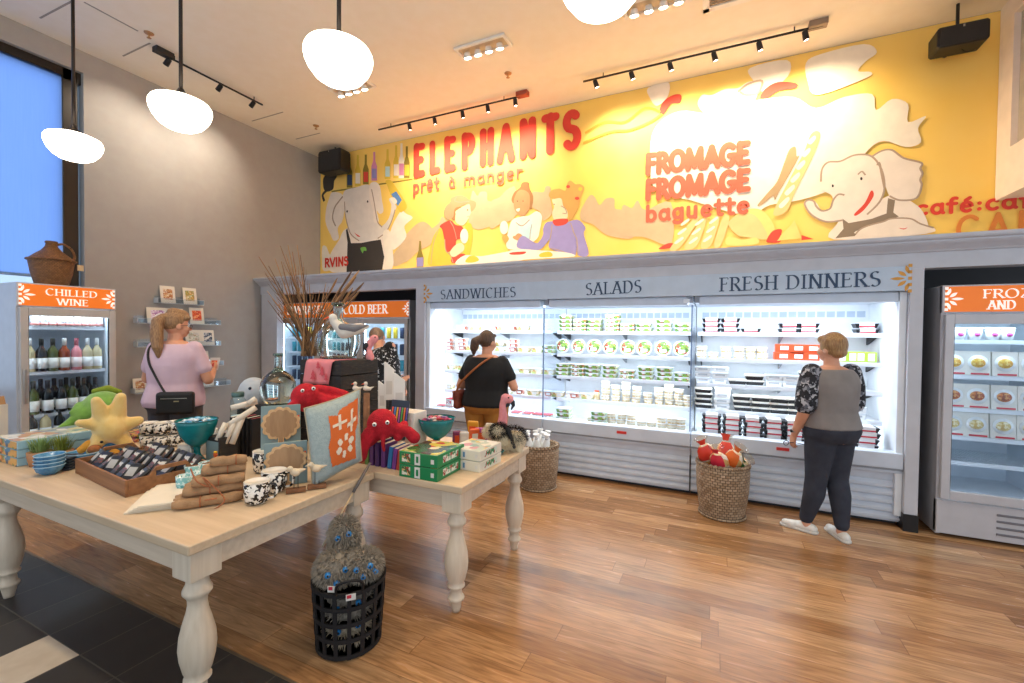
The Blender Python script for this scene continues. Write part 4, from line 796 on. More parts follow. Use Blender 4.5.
def proto(kind):
    """one of each kind, parts and all; the first one placed is the prototype itself"""
    t = thing(kind, 'x', 'x'); o = lambda n, mb, m, bv=.003: obj(n, mb, m, t, bv, world=False)
    if kind in ('green_salad_box', 'mixed_salad_box'):
        o('tray', fru(.16, .15, .036), GREENS if kind[0] == 'g' else GREENS2); o('lid', MB().box(0, 0, .042, .164, .154, .012), PLC); o('label', MB().box(-.02, -.0775, .026, .03, .004, .022), PLW, 0)
    elif kind == 'salad_bowl':
        mb = MB(); M = TR(0, .02, .09) @ RX(PI/2-.22); mb.T = M; mb.lathe([(.05, -.055), (.06, -.05), (.085, 0), (.09, .004), (.088, .008), (.08, .004)], 24); o('bowl', mb, PLC, 0)
        mb = MB(); mb.T = M; mb.lathe([(.0001, .018), (.05, .012), (.08, .002)], 24); o('greens', mb, GREENS2, 0)
        mb = MB(); mb.T = M; mb.box(0, -.035, .02, .07, .035, .003); o('label', mb, PLW, 0)
    elif kind in ('sandwich_pack', 'wrap_pack'):
        o('tray', fru(.15, .12, .055), FILL if kind[0] == 's' else FILLR); o('lid', MB().box(0, 0, .060, .154, .124, .01), PLC); o('label', MB().box(.03, -.0625, .03, .05, .004, .03), PLW, 0)
    elif kind == 'red_label_box':
        o('carton', MB().box(0, 0, .045, .11, .11, .09), PLW); o('label', MB().box(0, -.056, .05, .07, .004, .05), mottle('label_print', ['#d9505a', '#ffffff', '#f6dada', '#b8bcc8'], 70), 0); o('lid', MB().box(0, 0, .093, .114, .114, .008), PRED)
    elif kind == 'meal_tray':
        o('tray', fru(.175, .14, .035), PBLK); o('sleeve', MB().box(0, 0, .026, .115, .148, .05), PLW); o('red_band', MB().box(0, -.0745, .014, .1155, .004, .013), PRED, 0); o('lid', MB().box(0, 0, .038, .18, .145, .008), PBLK)
    elif kind == 'black_tray':
        o('tray', fru(.165, .14, .038), PBLK); o('lid', MB().box(0, 0, .044, .168, .143, .018), mat('lid_cream', '#e9e4d8', .3)); o('label', MB().box(.02, -.0722, .044, .07, .003, .012), PLW, 0)
    elif kind == 'white_tub':
        o('tub', fru(.15, .12, .045), PLW); o('lid', MB().box(0, 0, .05, .156, .126, .014), mat('lid_white', '#dfe5ea', .3)); o('label', MB().box(0, -.058, .03, .09, .006, .018), mat('label_grey', '#b9bec4', .5), 0)
    elif kind == 'deli_cup':
        o('cup', MB().lathe([(.042, 0), (.05, .05)], 18), CREAMF, 0); o('lid', MB().lathe([(.053, .05), (.054, .058), (.05, .06)], 18), PLW, 0); o('label', MB().lathe([(.0485, .018), (.0505, .04)], 18), mat('label_ivory', '#f1ecd9', .5), 0)
    elif kind == 'orange_carton':
        o('carton', MB().box(0, 0, .04, .13, .12, .078), POR); o('window', MB().box(.012, -.061, .042, .07, .004, .04), PLW, 0)
    elif kind == 'green_pack':
        o('pouch', MB().box(0, 0, .05, .09, .06, .1), PGR, .01); o('label', MB().box(0, -.031, .05, .05, .004, .07), PLW, 0)
    elif kind == 'glass_jar':
        o('jar', MB().lathe([(.032, 0), (.036, .01), (.036, .075), (.026, .09)], 18), CREAMF, 0); o('lid', MB().lathe([(.029, .09), (.029, .105)], 18), POR, 0)
    elif kind in ('wine_bottle', 'pink_wine_bottle', 'green_wine_bottle', 'amber_wine_bottle', 'clear_wine_bottle'):
        c = {'w': ('#15181a', '#17181a', '#eeeeea'), 'p': ('#e58f96', '#b64a5a', '#f3e3e0'), 'g': ('#4a5426', '#2a2c22', '#e8e6dc'), 'a': ('#8f3d1e', '#e9e3da', '#f2ece4'), 'c': ('#c9b98f', '#d8d8d4', '#f3f3ef')}[kind[0]]
        o('bottle', MB().lathe([(.036, 0), (.041, .006), (.041, .185), (.036, .205), (.019, .232), (.0155, .25), (.0145, .305), (.0165, .307), (.0165, .318)], 18), mat('bottle_'+kind, c[0], .12), 0); o('label', MB().lathe([(.0418, .03), (.0418, .13)], 18), mat('wlabel_'+kind, c[2], .5), 0); o('capsule', MB().lathe([(.0168, .25), (.0178, .318), (.014, .322)], 14), mat('capsule_'+kind, c[1], .35), 0)
    elif kind == 'drink_can':
        o('can', MB().lathe([(.026, 0), (.0325, .008), (.0325, .112), (.028, .12)], 16), mat('can_pale', '#efe9ea', .3, .3), 0); o('band', MB().lathe([(.033, .01), (.033, .035)], 16), mat('can_coral', '#d98a80', .35), 0); o('lid', MB().lathe([(.0285, .12), (.028, .123)], 14), STEEL, 0)
    elif kind in ('teal_can', 'yellow_can', 'dark_can'):
        c = {'t': '#3f9aa8', 'y': '#e0c03a', 'd': '#2f3a55'}[kind[0]]
        o('can', MB().lathe([(.026, 0), (.0325, .008), (.0325, .15), (.028, .158)], 14), mat('can_'+kind, c, .35, .3), 0); o('lid', MB().lathe([(.0285, .158), (.028, .161)], 12), STEEL, 0)
    elif kind in ('frozen_meal_box', 'frozen_stew_box', 'frozen_rice_box'):
        o('carton', MB().box(0, .0, .097, .15, .05, .194), mat('box_ivory', '#ece7dc', .45)); mb = MB(); mb.T = fr((0, -.0255, .1), (1, 0, 0), (0, 0, 1)); mb.lathe([(.062, 0), (.062, .003)], 22); o('plate', mb, PLW, 0)
        mb = MB(); mb.T = fr((0, -.0285, .1), (1, 0, 0), (0, 0, 1)); mb.lathe([(.045, 0), (.04, .004), (.001, .006)], 18, sq=.85); o('food', mb, mottle('food_'+kind, {'m': ['#e8b93a', '#d89a2c', '#f2d67a', '#e0b040'], 's': ['#c8702f', '#a8522a', '#d99a5a', '#8f4a26'], 'r': ['#ead9a0', '#d8c080', '#f2e8c4', '#cfae6a']}[kind[7]], 60), 0); o('red_strip', MB().box(.01, -.026, .012, .11, .003, .014), PRED, 0)
    elif kind == 'ice_cream_cup':
        o('cup', MB().lathe([(.036, 0), (.046, .085)], 18), PLW, 0); o('lid', MB().lathe([(.048, .085), (.049, .097), (.045, .1)], 18), PLW, 0); mb = MB(); mb.T = TR(0, -.043, .045) @ RX(PI/2-.1); mb.lathe([(.018, -.003), (.018, .003)], 16); o('emblem', mb, mat('emblem_pink', '#d04a9a', .5), 0)
    return t
CAT = {'green_salad_box': 'salad box', 'mixed_salad_box': 'salad box', 'salad_bowl': 'salad bowl', 'sandwich_pack': 'sandwich', 'wrap_pack': 'sandwich', 'red_label_box': 'food box', 'meal_tray': 'ready meal', 'black_tray': 'ready meal', 'white_tub': 'food tub', 'deli_cup': 'food cup', 'orange_carton': 'food carton', 'green_pack': 'food pack', 'glass_jar': 'jar', 'drink_can': 'can', 'teal_can': 'can', 'yellow_can': 'can', 'dark_can': 'can', 'frozen_meal_box': 'frozen meal', 'frozen_stew_box': 'frozen meal', 'frozen_rice_box': 'frozen meal', 'ice_cream_cup': 'ice cream'}
def put(kind, T, label, group):
    if kind not in PROTO:
        t = proto(kind); PROTO[kind] = t; t.matrix_world = T; WM[t.name] = T; t['label'] = label; t['category'] = CAT.get(kind, 'bottle'); t['group'] = group
        for c in t.children: WM[c.name] = T
        return t
    return dup(PROTO[kind], None, 0, label, group, T)
DESC = {'green_salad_box': 'green salad box', 'mixed_salad_box': 'mixed salad box', 'salad_bowl': 'round salad bowl', 'sandwich_pack': 'cream sandwich pack', 'wrap_pack': 'red-filled sandwich pack', 'red_label_box': 'red-lidded white box', 'meal_tray': 'red-banded meal tray', 'black_tray': 'black meal tray', 'white_tub': 'white food tub', 'deli_cup': 'small deli cup', 'orange_carton': 'orange food carton', 'green_pack': 'green food pack', 'glass_jar': 'orange-lidded jar'}
HGT = {'green_salad_box': .049, 'mixed_salad_box': .049, 'sandwich_pack': .066, 'wrap_pack': .05, 'red_label_box': .098, 'meal_tray': .053, 'black_tray': .054, 'white_tub': .058, 'deli_cup': .061, 'orange_carton': .08}
SHN = ['top', 'second', 'third', 'fourth', 'bottom']
SHZ = [1.631, 1.361, 1.096, .826, .542]
def row(case, sh, items, ox, sc):
    """stacks along one shelf of one case: (place on the photo's crop, kind, how many high)"""
    z0 = SHZ[sh]; y = 5.155 if sh < 4 else 4.93
    for i, (cx, kind, n) in enumerate(items):
        x = P(ox+cx/sc, 330, 'y', y-.07).x; z = z0
        for k in range(n):
            lev = '' if n == 1 else (['bottom', 'top'] if n == 2 else ['bottom', 'middle', 'top'] if n == 3 else ['bottom', 'second from bottom', 'second from top', 'top'] if n == 4 else ['bottom', 'second from bottom', 'middle', 'second from top', 'top'])[k]
            lab = f"{DESC[kind]}, " + (f"alone {ORD[i]} from left" if n == 1 else f"{lev} of {ORD[i]} stack from left") + f", {SHN[sh]} shelf, {case} case"
            T = TR(x+random.uniform(-.006, .006), y+random.uniform(-.006, .01), z) @ RZ(random.uniform(-.06, .06))
            put(kind, T, lab, f"{DESC[kind]}s in the {case} case"); z += HGT.get(kind, .1)
G, M_, Bk, Wt, Me, Dc = 'green_salad_box', 'mixed_salad_box', 'black_tray', 'white_tub', 'meal_tray', 'deli_cup'
row('salad', 0, [(160, G, 4), (252, M_, 3), (345, G, 3), (458, M_, 4), (556, M_, 2), (660, G, 2), (788, G, 3), (908, G, 2)], 540, 6.38)
row('salad', 1, [(x, 'salad_bowl', 1) for x in (132, 234, 334, 442, 550, 662, 782, 906)], 540, 6.38)
row('salad', 2, [(145, G, 3), (240, M_, 3), (335, G, 3), (447, G, 3), (556, M_, 2), (680, G, 3), (796, G, 3), (912, G, 2)], 540, 6.38)
row('salad', 3, [(108, 'sandwich_pack', 1), (205, 'wrap_pack', 1), (300, 'sandwich_pack', 1), (357, 'glass_jar', 1), (415, Dc, 4), (482, Dc, 3), (548, Dc, 4), (615, Dc, 3), (690, Dc, 2), (760, Dc, 3), (826, Dc, 4), (890, Dc, 3), (948, Dc, 2)], 540, 6.38)
row('salad', 4, [(150, G, 4), (255, Wt, 1), (325, Dc, 2), (375, G, 4), (455, Dc, 3), (520, Dc, 3), (585, Dc, 3), (650, Dc, 2), (715, Dc, 2), (780, Dc, 3), (845, Dc, 3), (905, Dc, 3)], 540, 6.38)
row('dinner', 0, [(195, Me, 3), (375, Me, 3), (570, Me, 1), (925, Me, 2), (1110, Me, 2), (1650, Me, 2)], 690, 9.31)
row('dinner', 1, [(110, Dc, 2), (220, Dc, 1), (340, Dc, 2), (460, Dc, 2), (570, Dc, 2), (680, Dc, 2), (870, 'orange_carton', 2), (1005, 'orange_carton', 2), (1145, 'orange_carton', 2), (1440, 'green_pack', 1), (1530, 'green_pack', 1), (1620, 'green_pack', 1), (1705, 'green_pack', 1)], 690, 9.31)
row('dinner', 2, [(95, Wt, 3), (210, Wt, 3), (330, Bk, 1), (450, Bk, 2), (580, Wt, 2), (700, Wt, 2), (825, Bk, 3)], 690, 6.83)
row('dinner', 3, [(100, Bk, 4), (232, Wt, 4), (368, Bk, 3), (495, Bk, 3), (625, Bk, 3), (750, Bk, 3), (1160, Wt, 2)], 690, 6.83)
row('dinner', 4, [(160, Me, 5), (300, Me, 5), (445, Me, 5), (590, Me, 5), (730, Me, 5), (1235, Me, 5)], 690, 6.83)
row('sandwich', 0, [(298, 'wrap_pack', 1), (392, 'sandwich_pack', 1), (452, 'sandwich_pack', 1), (520, 'wrap_pack', 1), (590, 'sandwich_pack', 1), (655, 'wrap_pack', 1), (742, 'sandwich_pack', 1)], 420, 7.31)
row('sandwich', 1, [(193, 'wrap_pack', 3), (285, 'wrap_pack', 3), (365, 'sandwich_pack', 1), (575, 'sandwich_pack', 2), (662, 'wrap_pack', 3), (752, 'sandwich_pack', 1), (850, 'sandwich_pack', 1), (935, G, 2)], 420, 7.31)
row('sandwich', 2, [(210, 'sandwich_pack', 1), (300, 'sandwich_pack', 1), (755, 'sandwich_pack', 1), (848, 'sandwich_pack', 1), (938, 'sandwich_pack', 1)], 420, 7.31)
row('sandwich', 3, [(195, 'sandwich_pack', 1), (635, 'sandwich_pack', 1), (715, 'wrap_pack', 1), (820, 'sandwich_pack', 1), (925, 'wrap_pack', 1)], 420, 7.31)
row('sandwich', 4, [(150, 'red_label_box', 1), (215, 'red_label_box', 2), (290, 'red_label_box', 1), (700, 'red_label_box', 1), (780, 'red_label_box', 1), (855, 'red_label_box', 1), (925, 'red_label_box', 1)], 420, 7.31)
# bottles and cans of the wine fridge
def wrow(items, z, x, shelf, where=''):
    for i, (px, kind, d) in enumerate(items):
        p = P(px, 372, 'x', x); put(kind, TR(x, p.y, z+.004), f"{d}, {ORD[i]} from left{where} on the wine fridge's {shelf} shelf", 'drinks in the wine fridge')
wrow([(x/5.12, 'drink_can', 'pale can with coral foot') for x in (180, 225, 268, 311, 354, 397, 438, 474, 508)], 1.612, -5.93, 'top')
wrow([(29.5, 'clear_wine_bottle', 'clear bottle with white label'), (41.6, 'wine_bottle', 'dark bottle with white label'), (53, 'green_wine_bottle', 'olive bottle with pale label'), (64.5, 'amber_wine_bottle', 'amber bottle with white label'), (76.6, 'pink_wine_bottle', 'pink bottle with dark pink capsule'), (87.5, 'clear_wine_bottle', 'clear bottle with white label'), (97, 'clear_wine_bottle', 'clear bottle with white label')], 1.175, -5.93, 'second')
wrow([(33, 'green_wine_bottle', 'olive bottle with white label'), (47.5, 'wine_bottle', 'dark bottle with white label'), (61, 'wine_bottle', 'dark bottle with white label'), (72.5, 'green_wine_bottle', 'olive bottle with white label'), (84, 'wine_bottle', 'dark bottle with white label'), (95, 'wine_bottle', 'dark bottle with white label')], .764, -5.93, 'third')
wrow([(40.5, 'wine_bottle', 'dark bottle'), (54, 'wine_bottle', 'dark bottle'), (66, 'green_wine_bottle', 'olive bottle'), (78, 'wine_bottle', 'dark bottle'), (88.5, 'wine_bottle', 'dark bottle')], .764, -6.12, 'third', ' in the rear row')
wrow([(31, 'wine_bottle', 'dark bottle'), (45, 'clear_wine_bottle', 'clear bottle'), (59, 'wine_bottle', 'dark bottle')], .5, -5.93, 'bottom')
# cans of the drinks fridge
for d_, (a, b) in enumerate(((-6.39, -5.66), (-5.52, -4.80), (-4.65, -3.93))):
    for s_, z in enumerate((1.50, 1.26, 1.03, .80)):
        for i in range(6):
            kind = ('teal_can', 'teal_can', 'yellow_can', 'yellow_can', 'dark_can', 'dark_can')[i] if s_ == 0 else ('dark_can', 'teal_can', 'dark_can')[(i//2+s_) % 3]
            put(kind, TR(a+.06+(b-a-.12)*i/5, 5.10, z+.004), f"{kind.replace('_', ' ')}, {ORD[i]} from left on the {SHN[s_]} shelf behind the {('left', 'middle', 'right')[d_]} drinks fridge door", 'cans in the drinks fridge')
# freezer contents
for i, px in enumerate((959.5, 976, 993.5, 1008)):
    p = P(px, 334, 'y', 4.80); put('ice_cream_cup', TR(p.x, 4.82, 1.587), f"white ice cream cup, {ORD[i]} from left on the freezer's top shelf", 'ice cream cups in the freezer')
for s_, z in ((1, 1.297), (2, 1.031), (3, .80)):
    for i, px in enumerate((953, 977, 1004, 1031)):
        p = P(px, 360, 'y', 4.80); put(('frozen_meal_box', 'frozen_stew_box', 'frozen_rice_box')[s_-1], TR(p.x, 4.80, z+.004) @ RX(-.08), f"white frozen meal box, {ORD[i]} from left on the freezer's {SHN[s_]} shelf", 'frozen meal boxes in the freezer')
# ---------------------------------------------------------------- display tables
def grain(name, c1, c2, ax=0, rough=.5):
    st = [3, 3, 3]; st = tuple(.8 if i == ax else 14 for i in range(3)); return mat(name, c1, rough, col2=c2, vs=3, det=6, stretch=st, lo=.3, hi=.7, bump=.05, bs=6)
TOPW = grain('bleached_top', '#d9c0a0', '#cbb08e', 0, .42); SIDEW = grain('bleached_apron', '#dac6ae', '#cab59c', 0, .5); LEGW = grain('bleached_leg', '#e0cfb8', '#d0bda4', 2, .45)
LEGP = [(.020, 0), (.023, .02), (.030, .058), (.031, .06), (.040, .072), (.042, .08), (.039, .088), (.031, .095), (.029, .13), (.031, .133), (.044, .148), (.044, .155), (.036, .162), (.046, .19), (.056, .24), (.060, .285), (.057, .335), (.045, .395), (.035, .435), (.031, .465), (.032, .487), (.037, .497), (.047, .512), (.047, .525), (.037, .55), (.034, .575), (.036, .59)]
def table(lab, x0, x1, y0, y1, legs, sc=1.15):
    t = thing('display_table', lab, 'table', ((x0+x1)/2, (y0+y1)/2, 0))
    obj('tabletop', MB().bx(x0, x1, y0, y1, .708, .75), TOPW, t, .006)
    i = .018
    for a in ((x0+i+.1, x1-i-.1, y0+i+.008, y0+i+.032), (x0+i+.1, x1-i-.1, y1-i-.032, y1-i-.008), (x0+i+.008, x0+i+.032, y0+.1, y1-.1), (x1-i-.032, x1-i-.008, y0+.1, y1-.1)): obj('apron', MB().bx(*a, .615, .708), SIDEW, t)
    for lx, ly in legs:
        l = obj('leg', MB().lathe([(r*sc, z) for r, z in LEGP], 28, (lx, ly, 0)), LEGW, t); obj('leg_block', MB().box(lx, ly, .647, .125, .125, .122), LEGW, l, .004)
    return t
h_ = .0805
table('long bleached wood table nearest the camera, with turned legs', -4.25, -1.86, 1.02, 2.055, ((-1.86-h_, 1.02+h_), (-1.86-h_, 2.055-h_), (-3.79, 1.02+h_), (-3.79, 2.055-h_)))
table('bleached wood table behind the front one, holding the green game boxes', -3.5, -1.25, 2.065, 3.03, ((-1.25-h_, 2.065+h_), (-1.25-h_, 3.03-h_), (-3.42, 2.065+h_), (-3.42, 3.03-h_)))
TZ = .7503
def tp(px, py, z=TZ): return P(px, py, 'z', z)
class FR_:
    """a drawing frame that stands at a point and faces the camera's place: offsets in photo pixels become metres"""
    def __init__(s, p, px, py):
        d = Vector((p.x-EYE.x, p.y-EYE.y, 0)); n = d.normalized(); u = Vector((n.y, -n.x, 0)); dep = (p-EYE).dot(CF)
        s.ky = dep/FPX; s.kx = s.ky*n.dot(Vector((CF.x, CF.y, 0)).normalized()); s.p = p; s.px = px; s.py = py; s.M = fr(p, u, (0, 0, 1)); s.M = Matrix(((u.x, -n.x, 0, p.x), (u.y, -n.y, 0, p.y), (0, 0, 1, p.z), (0, 0, 0, 1)))
    # local axes: x image-right, y towards the camera, z up
    def at(s, x, y, d=0): return s.M @ Vector(((x-s.px)*s.kx, d, (s.py-y)*s.ky))
    def r(s, q): return q*s.ky
def F(px, py, **k):
    (a, v), = k.items(); return FR_(P(px, py, a, v), px, py)
def at_thing(name, lab, cat, f, group=None): return thing(name, lab, cat, tuple(f.p), 0, group)
def eyes(f, pts, r, parent, white='#f4f4f2', pup=.55, d=0):
    for x, y, dd in pts:
        c = f.at(x, y, dd); e = obj('eye', MB().ell(c, r), mat('eye_white', white, .25), parent)
        obj('pupil', MB().ell(c+(f.M.to_3x3() @ Vector((0, r*.62, 0))), r*pup), mat('eye_black', '#101010', .2), e)
def fuzz(mb, f_pts, n, ln, w, droop=.3, seed=3):
    """short tapering strands over ellipsoids [(centre, radii)]"""
    R = random.Random(seed)
    for c, rad in f_pts:
        for i in range(n):
            z = R.uniform(-.7, 1); a = R.uniform(0, 2*PI); q = math.sqrt(max(0, 1-z*z)); d = Vector((q*math.cos(a), q*math.sin(a), z)); p = Vector(c)+Vector((d.x*rad[0], d.y*rad[1], d.z*rad[2]))*.94
            t = (d+Vector((R.uniform(-.4, .4), R.uniform(-.4, .4), -droop+R.uniform(-.2, .2)))).normalized(); s_ = t.orthogonal().normalized()*w; b = t.cross(s_)
            m_ = p+d*ln*.5; e = p+d*ln*.55+t*ln*.6
            mb.add([p+s_, p-s_*.5+b*.8, p-s_*.5-b*.8, m_+s_*.7, m_-s_*.4+b*.6, m_-s_*.4-b*.6, e], [(0, 1, 4, 3), (1, 2, 5, 4), (2, 0, 3, 5), (3, 4, 6), (4, 5, 6), (5, 3, 6)], False)
# ---- left part of the front table
BOXB = mat('box_blue', '#9cc4d4', .4); PICT = mottle('puzzle_picture', ['#c8623a', '#3a5a7a', '#e0a85a', '#7a8a4a', '#e8dcc4', '#5a3a2a', '#4a8ab0'], 28, .3)
c = tp(17, 467)
for i in range(3):
    t = thing('puzzle_box', ['puzzle box with picture front, lowest of the stack at the table\'s left end', 'puzzle box with picture front, middle of the stack at the table\'s left end', 'puzzle box with shiny picture lid, top of the stack at the table\'s left end'][i], 'puzzle box', (c.x-.15, c.y+.2, TZ+i*.052))
    z = TZ+i*.052; obj('box', MB().bx(c.x-.3+i*.004, c.x+i*.004, c.y, c.y+.4, z, z+.05), BOXB, t, .003); obj('picture_front', MB().bx(c.x-.3, c.x-.002, c.y-.003, c.y, z+.004, z+.047), PICT, t)
    if i == 2: obj('picture_lid', MB().bx(c.x-.3, c.x, c.y, c.y+.4, z+.05, z+.053), mottle('puzzle_lid', ['#b9c4b0', '#d8c8a8', '#8ea0a8', '#c89a78', '#e6e2d6'], 18, .12), t)
POT = mat('pot_tan', '#b5835c', .7); BLADE = mat('grass_pale', '#8fa86a', .6, col2='#6f8f4a'); BLADE2 = mat('grass_olive', '#7f8a2e', .6, col2='#5c6b22')
for (px, py, bl, lab) in ((39, 465, BLADE, 'small tan pot of pale grey-green grass, left of two pots'), (61, 463.5, BLADE2, 'small tan pot of olive moss grass, right of two pots')):
    p = tp(px, py) + Vector((.01, .0, 0)); t = thing('potted_grass', lab, 'potted plant', tuple(p)); obj('pot', MB().lathe([(.045, 0), (.055, .05), (.058, .085), (.054, .088), (.05, .08), (.001, .078)], 20, tuple(p)), POT, t)
    mb = MB(); R = random.Random(px)
    for i in range(170):
        a = R.uniform(0, 2*PI); q = R.uniform(0, .045); l = R.uniform(.05, .11); b = Vector((p.x+q*math.cos(a), p.y+q*math.sin(a), p.z+.078)); o_ = Vector((math.cos(a), math.sin(a), 0))*R.uniform(.01, .06); s_ = Vector((math.cos(a+1.5), math.sin(a+1.5), 0))*.0022
        mb.add([b+s_, b-s_, b+o_*.4+Vector((0, 0, l*.6))-s_, b+o_*.4+Vector((0, 0, l*.6))+s_, b+o_+Vector((0, 0, l))], [(0, 1, 2, 3), (3, 2, 4)])
    obj('grass', mb, bl, t)['kind'] = 'stuff'
BLUEC = mat('blue_ceramic', '#5b9ac4', .25, col2='#3a74a0', vs=30); SLATE = mat('dark_slate', '#2d3a4a', .4)
p = tp(40, 476)+Vector((0, .04, 0))
for i in range(4):
    t = thing('small_bowl', f"small blue glazed bowl, {['lowest', 'second from bottom', 'second from top', 'topmost'][i]} of the stack of four", 'bowl', (p.x, p.y, TZ+i*.021), group='stack of blue bowls')
    obj('bowl', MB().lathe([(.026, 0), (.03, .002), (.055, .022), (.066, .05), (.068, .053), (.064, .053), (.052, .026), (.001, .012)], 24, (p.x+.002*i, p.y, TZ+i*.021)), BLUEC, t); obj('rim', MB().tube([(p.x+.002*i+.066*math.cos(2*PI*k/24), p.y+.066*math.sin(2*PI*k/24), TZ+i*.021+.053) for k in range(24)], .0028, 5, True), mat('rim_pale', '#9fc6dc', .3), t)
p = tp(61, 470)+Vector((0, .03, 0))
for i in range(5):
    t = thing('square_dish', f"dark square dish, {['lowest', 'second', 'middle', 'fourth', 'topmost'][i]} in the stack between the blue bowls", 'dish', (p.x, p.y, TZ+i*.0162), group='stack of dark square dishes'); obj('dish', MB().box(p.x, p.y, TZ+i*.0162+.007, .105, .105, .014, .5, .85), SLATE, t, .003)
p = tp(79, 465.5)+Vector((0, .02, 0)); t = thing('serving_bowl', 'wide blue glazed bowl in front of the yellow plush', 'bowl', tuple(p)); obj('bowl', MB().lathe([(.035, 0), (.045, .003), (.07, .03), (.085, .075), (.087, .078), (.082, .078), (.065, .032), (.001, .014)], 28, tuple(p)), BLUEC, t); obj('rim', MB().tube([(p.x+.085*math.cos(2*PI*k/28), p.y+.085*math.sin(2*PI*k/28), p.z+.078) for k in range(28)], .003, 5, True), mat('rim_pale', '#9fc6dc', .3), t)
p = tp(93, 455)+Vector((0, .05, 0)); t = thing('square_tray', 'low dark blue square tray under the yellow plush', 'tray', tuple(p)); obj('base', MB().box(p.x, p.y, p.z+.012, .2, .16, .022, .3), mat('tray_navy', '#2f4d74', .35), t, .005); mb = MB(); mb.T = TR(*p) @ RZ(.3)
for a in ((-.105, .105, -.085, -.075), (-.105, .105, .075, .085), (-.105, -.095, -.075, .075), (.095, .105, -.075, .075)): mb.bx(*a, .02, .055)
obj('rim', mb, BLUEC, t, .003)
f = FR_(Vector((-3.98, 1.80, TZ)), 66, 441); t = at_thing('woven_throw', 'folded multicoloured woven throw behind the potted grass', 'blanket', f); WOV = mottle('woven_throw', ['#8a5a4a', '#a8434a', '#6a7a3a', '#c89a5a', '#4a4a5a', '#b0707a'], 40, .9)
for i in range(2): mb = MB(); mb.T = f.M @ TR(0, -.05, i*.035+.017); mb.box(0, 0, 0, .30-.02*i, .2, .033); obj('fold', mb, WOV, t, .012)
# green crocodile-like plush and the yellow star plush
GP = mat('plush_green', '#6d9a3a', .95, col2='#7fae48', vs=20, bump=.5, bs=160, sheen=.4); f = F(98, 424, y=1.72)
t = at_thing('plush_toy', 'round green plush toy behind the yellow star plush', 'plush toy', f); mb = MB(); mb.ell(f.at(103, 407), (.14, .12, .125)); mb.ell(f.at(88, 412), (.09, .09, .085)); mb.chain([f.at(82, 414), f.at(70, 420, .03), f.at(60, 424, .05)], [.05, .03, .015]); mb.chain([f.at(110, 415, .05), f.at(125, 421, .08)], [.05, .03]); mb.chain([f.at(80, 404), f.at(72, 410, .03)], [.03, .015])
blob('body', mb, GP, t, .012, 3); obj('ridge', MB().chain([f.at(95, 391), f.at(108, 389), f.at(120, 393)], [.02, .026, .018], 8), mat('plush_olive', '#7d8f2a', .95, bump=.4, bs=150), t)
YP = mat('plush_yellow', '#e6bd6a', .95, col2='#eccb82', vs=14, bump=.6, bs=170, sheen=.5); f = F(110, 452, z=TZ+.03)
t = at_thing('plush_toy', 'pale yellow star plush sitting behind the wooden box', 'plush toy', f); mb = MB(); mb.ell(f.at(110, 427), (.115, .09, .105))
for a, b, r0, r1 in (((103, 415), (97, 399), .055, .03), ((117, 414), (121, 397), .055, .032), ((98, 423), (81, 419), .045, .024), ((122, 426), (139, 422), .055, .032), ((119, 436), (128, 446), .055, .036), ((100, 437), (92, 447), .05, .03)): mb.cap(f.at(*a, .02), f.at(*b, .05), r0, r1)
blob('body', mb, YP, t, .009, 4); mb = MB(); mb.chain([f.at(90, 441, .03), f.at(82, 446, .04), f.at(75, 450, .03)], [.03, .026, .016]); obj('tail', mb, mat('plush_amber', '#d99a3a', .95, bump=.5, bs=160), t); obj('foot', MB().ell(f.at(95, 445, .08), (.035, .035, .03)), mat('plush_brown', '#a8683a', .95, bump=.4, bs=160), t); obj('foot', MB().ell(f.at(114, 451, .07), (.03, .03, .024)), mat('plush_amber', '#d99a3a', .95, bump=.5, bs=160), t)
obj('eye', MB().ell(f.at(102, 438, .105), .009), mat('eye_black', '#101010', .2), t)
# wooden box of black packs
a, b, c = tp(75, 473), tp(125, 498), tp(188, 471); u = (b-a); L_ = u.length; u.normalize(); v = Vector((-u.y, u.x, 0)); W_ = (c-b).dot(v)
BOXW = grain('tray_wood', '#9a6a42', '#7d5230', 0, .55); T = Matrix(((u.x, v.x, 0, a.x), (u.y, v.y, 0, a.y), (0, 0, 1, TZ), (0, 0, 0, 1)))
t = thing('wooden_tray', 'brown wooden tray box with cut-out handles on the front table', 'tray', T=T); W_ = max(.4, W_); o = lambda n, mb, m, p=t, bv=.003: obj(n, mb, m, p, bv, world=False)
o('bottom', MB().bx(0, L_, 0, W_, 0, .012), BOXW); o('side', MB().bx(0, L_, 0, .014, .012, .085), BOXW); o('side', MB().bx(0, L_, W_-.014, W_, .012, .085), BOXW)
for x in (0, L_-.014):
    mb = MB(); mb.T = fr((x, 0, 0), (0, 1, 0), (0, 0, 1)); hs = W_/2
    for q in ([(.014, .012), (hs-.07, .012), (hs-.07, .125), (.10, .085), (.014, .085)], [(W_-.014, .012), (W_-.014, .085), (W_-.10, .085), (hs+.07, .125), (hs+.07, .012)], [(hs-.07, .012), (hs+.07, .012), (hs+.07, .075), (hs-.07, .075)], [(hs-.07, .105), (hs+.07, .105), (hs+.07, .125), (hs-.07, .125)]): mb.prism(q, .014)
    o('end_board', mb, BOXW, bv=0)
PKB = mat('pack_charcoal', '#26221f', .35, col2='#33302c', vs=30); PKL = mottle('pack_label', ['#3a332e', '#c9b9a2', '#5a4a3e', '#8a4a3a', '#d8d2c6'], 45)
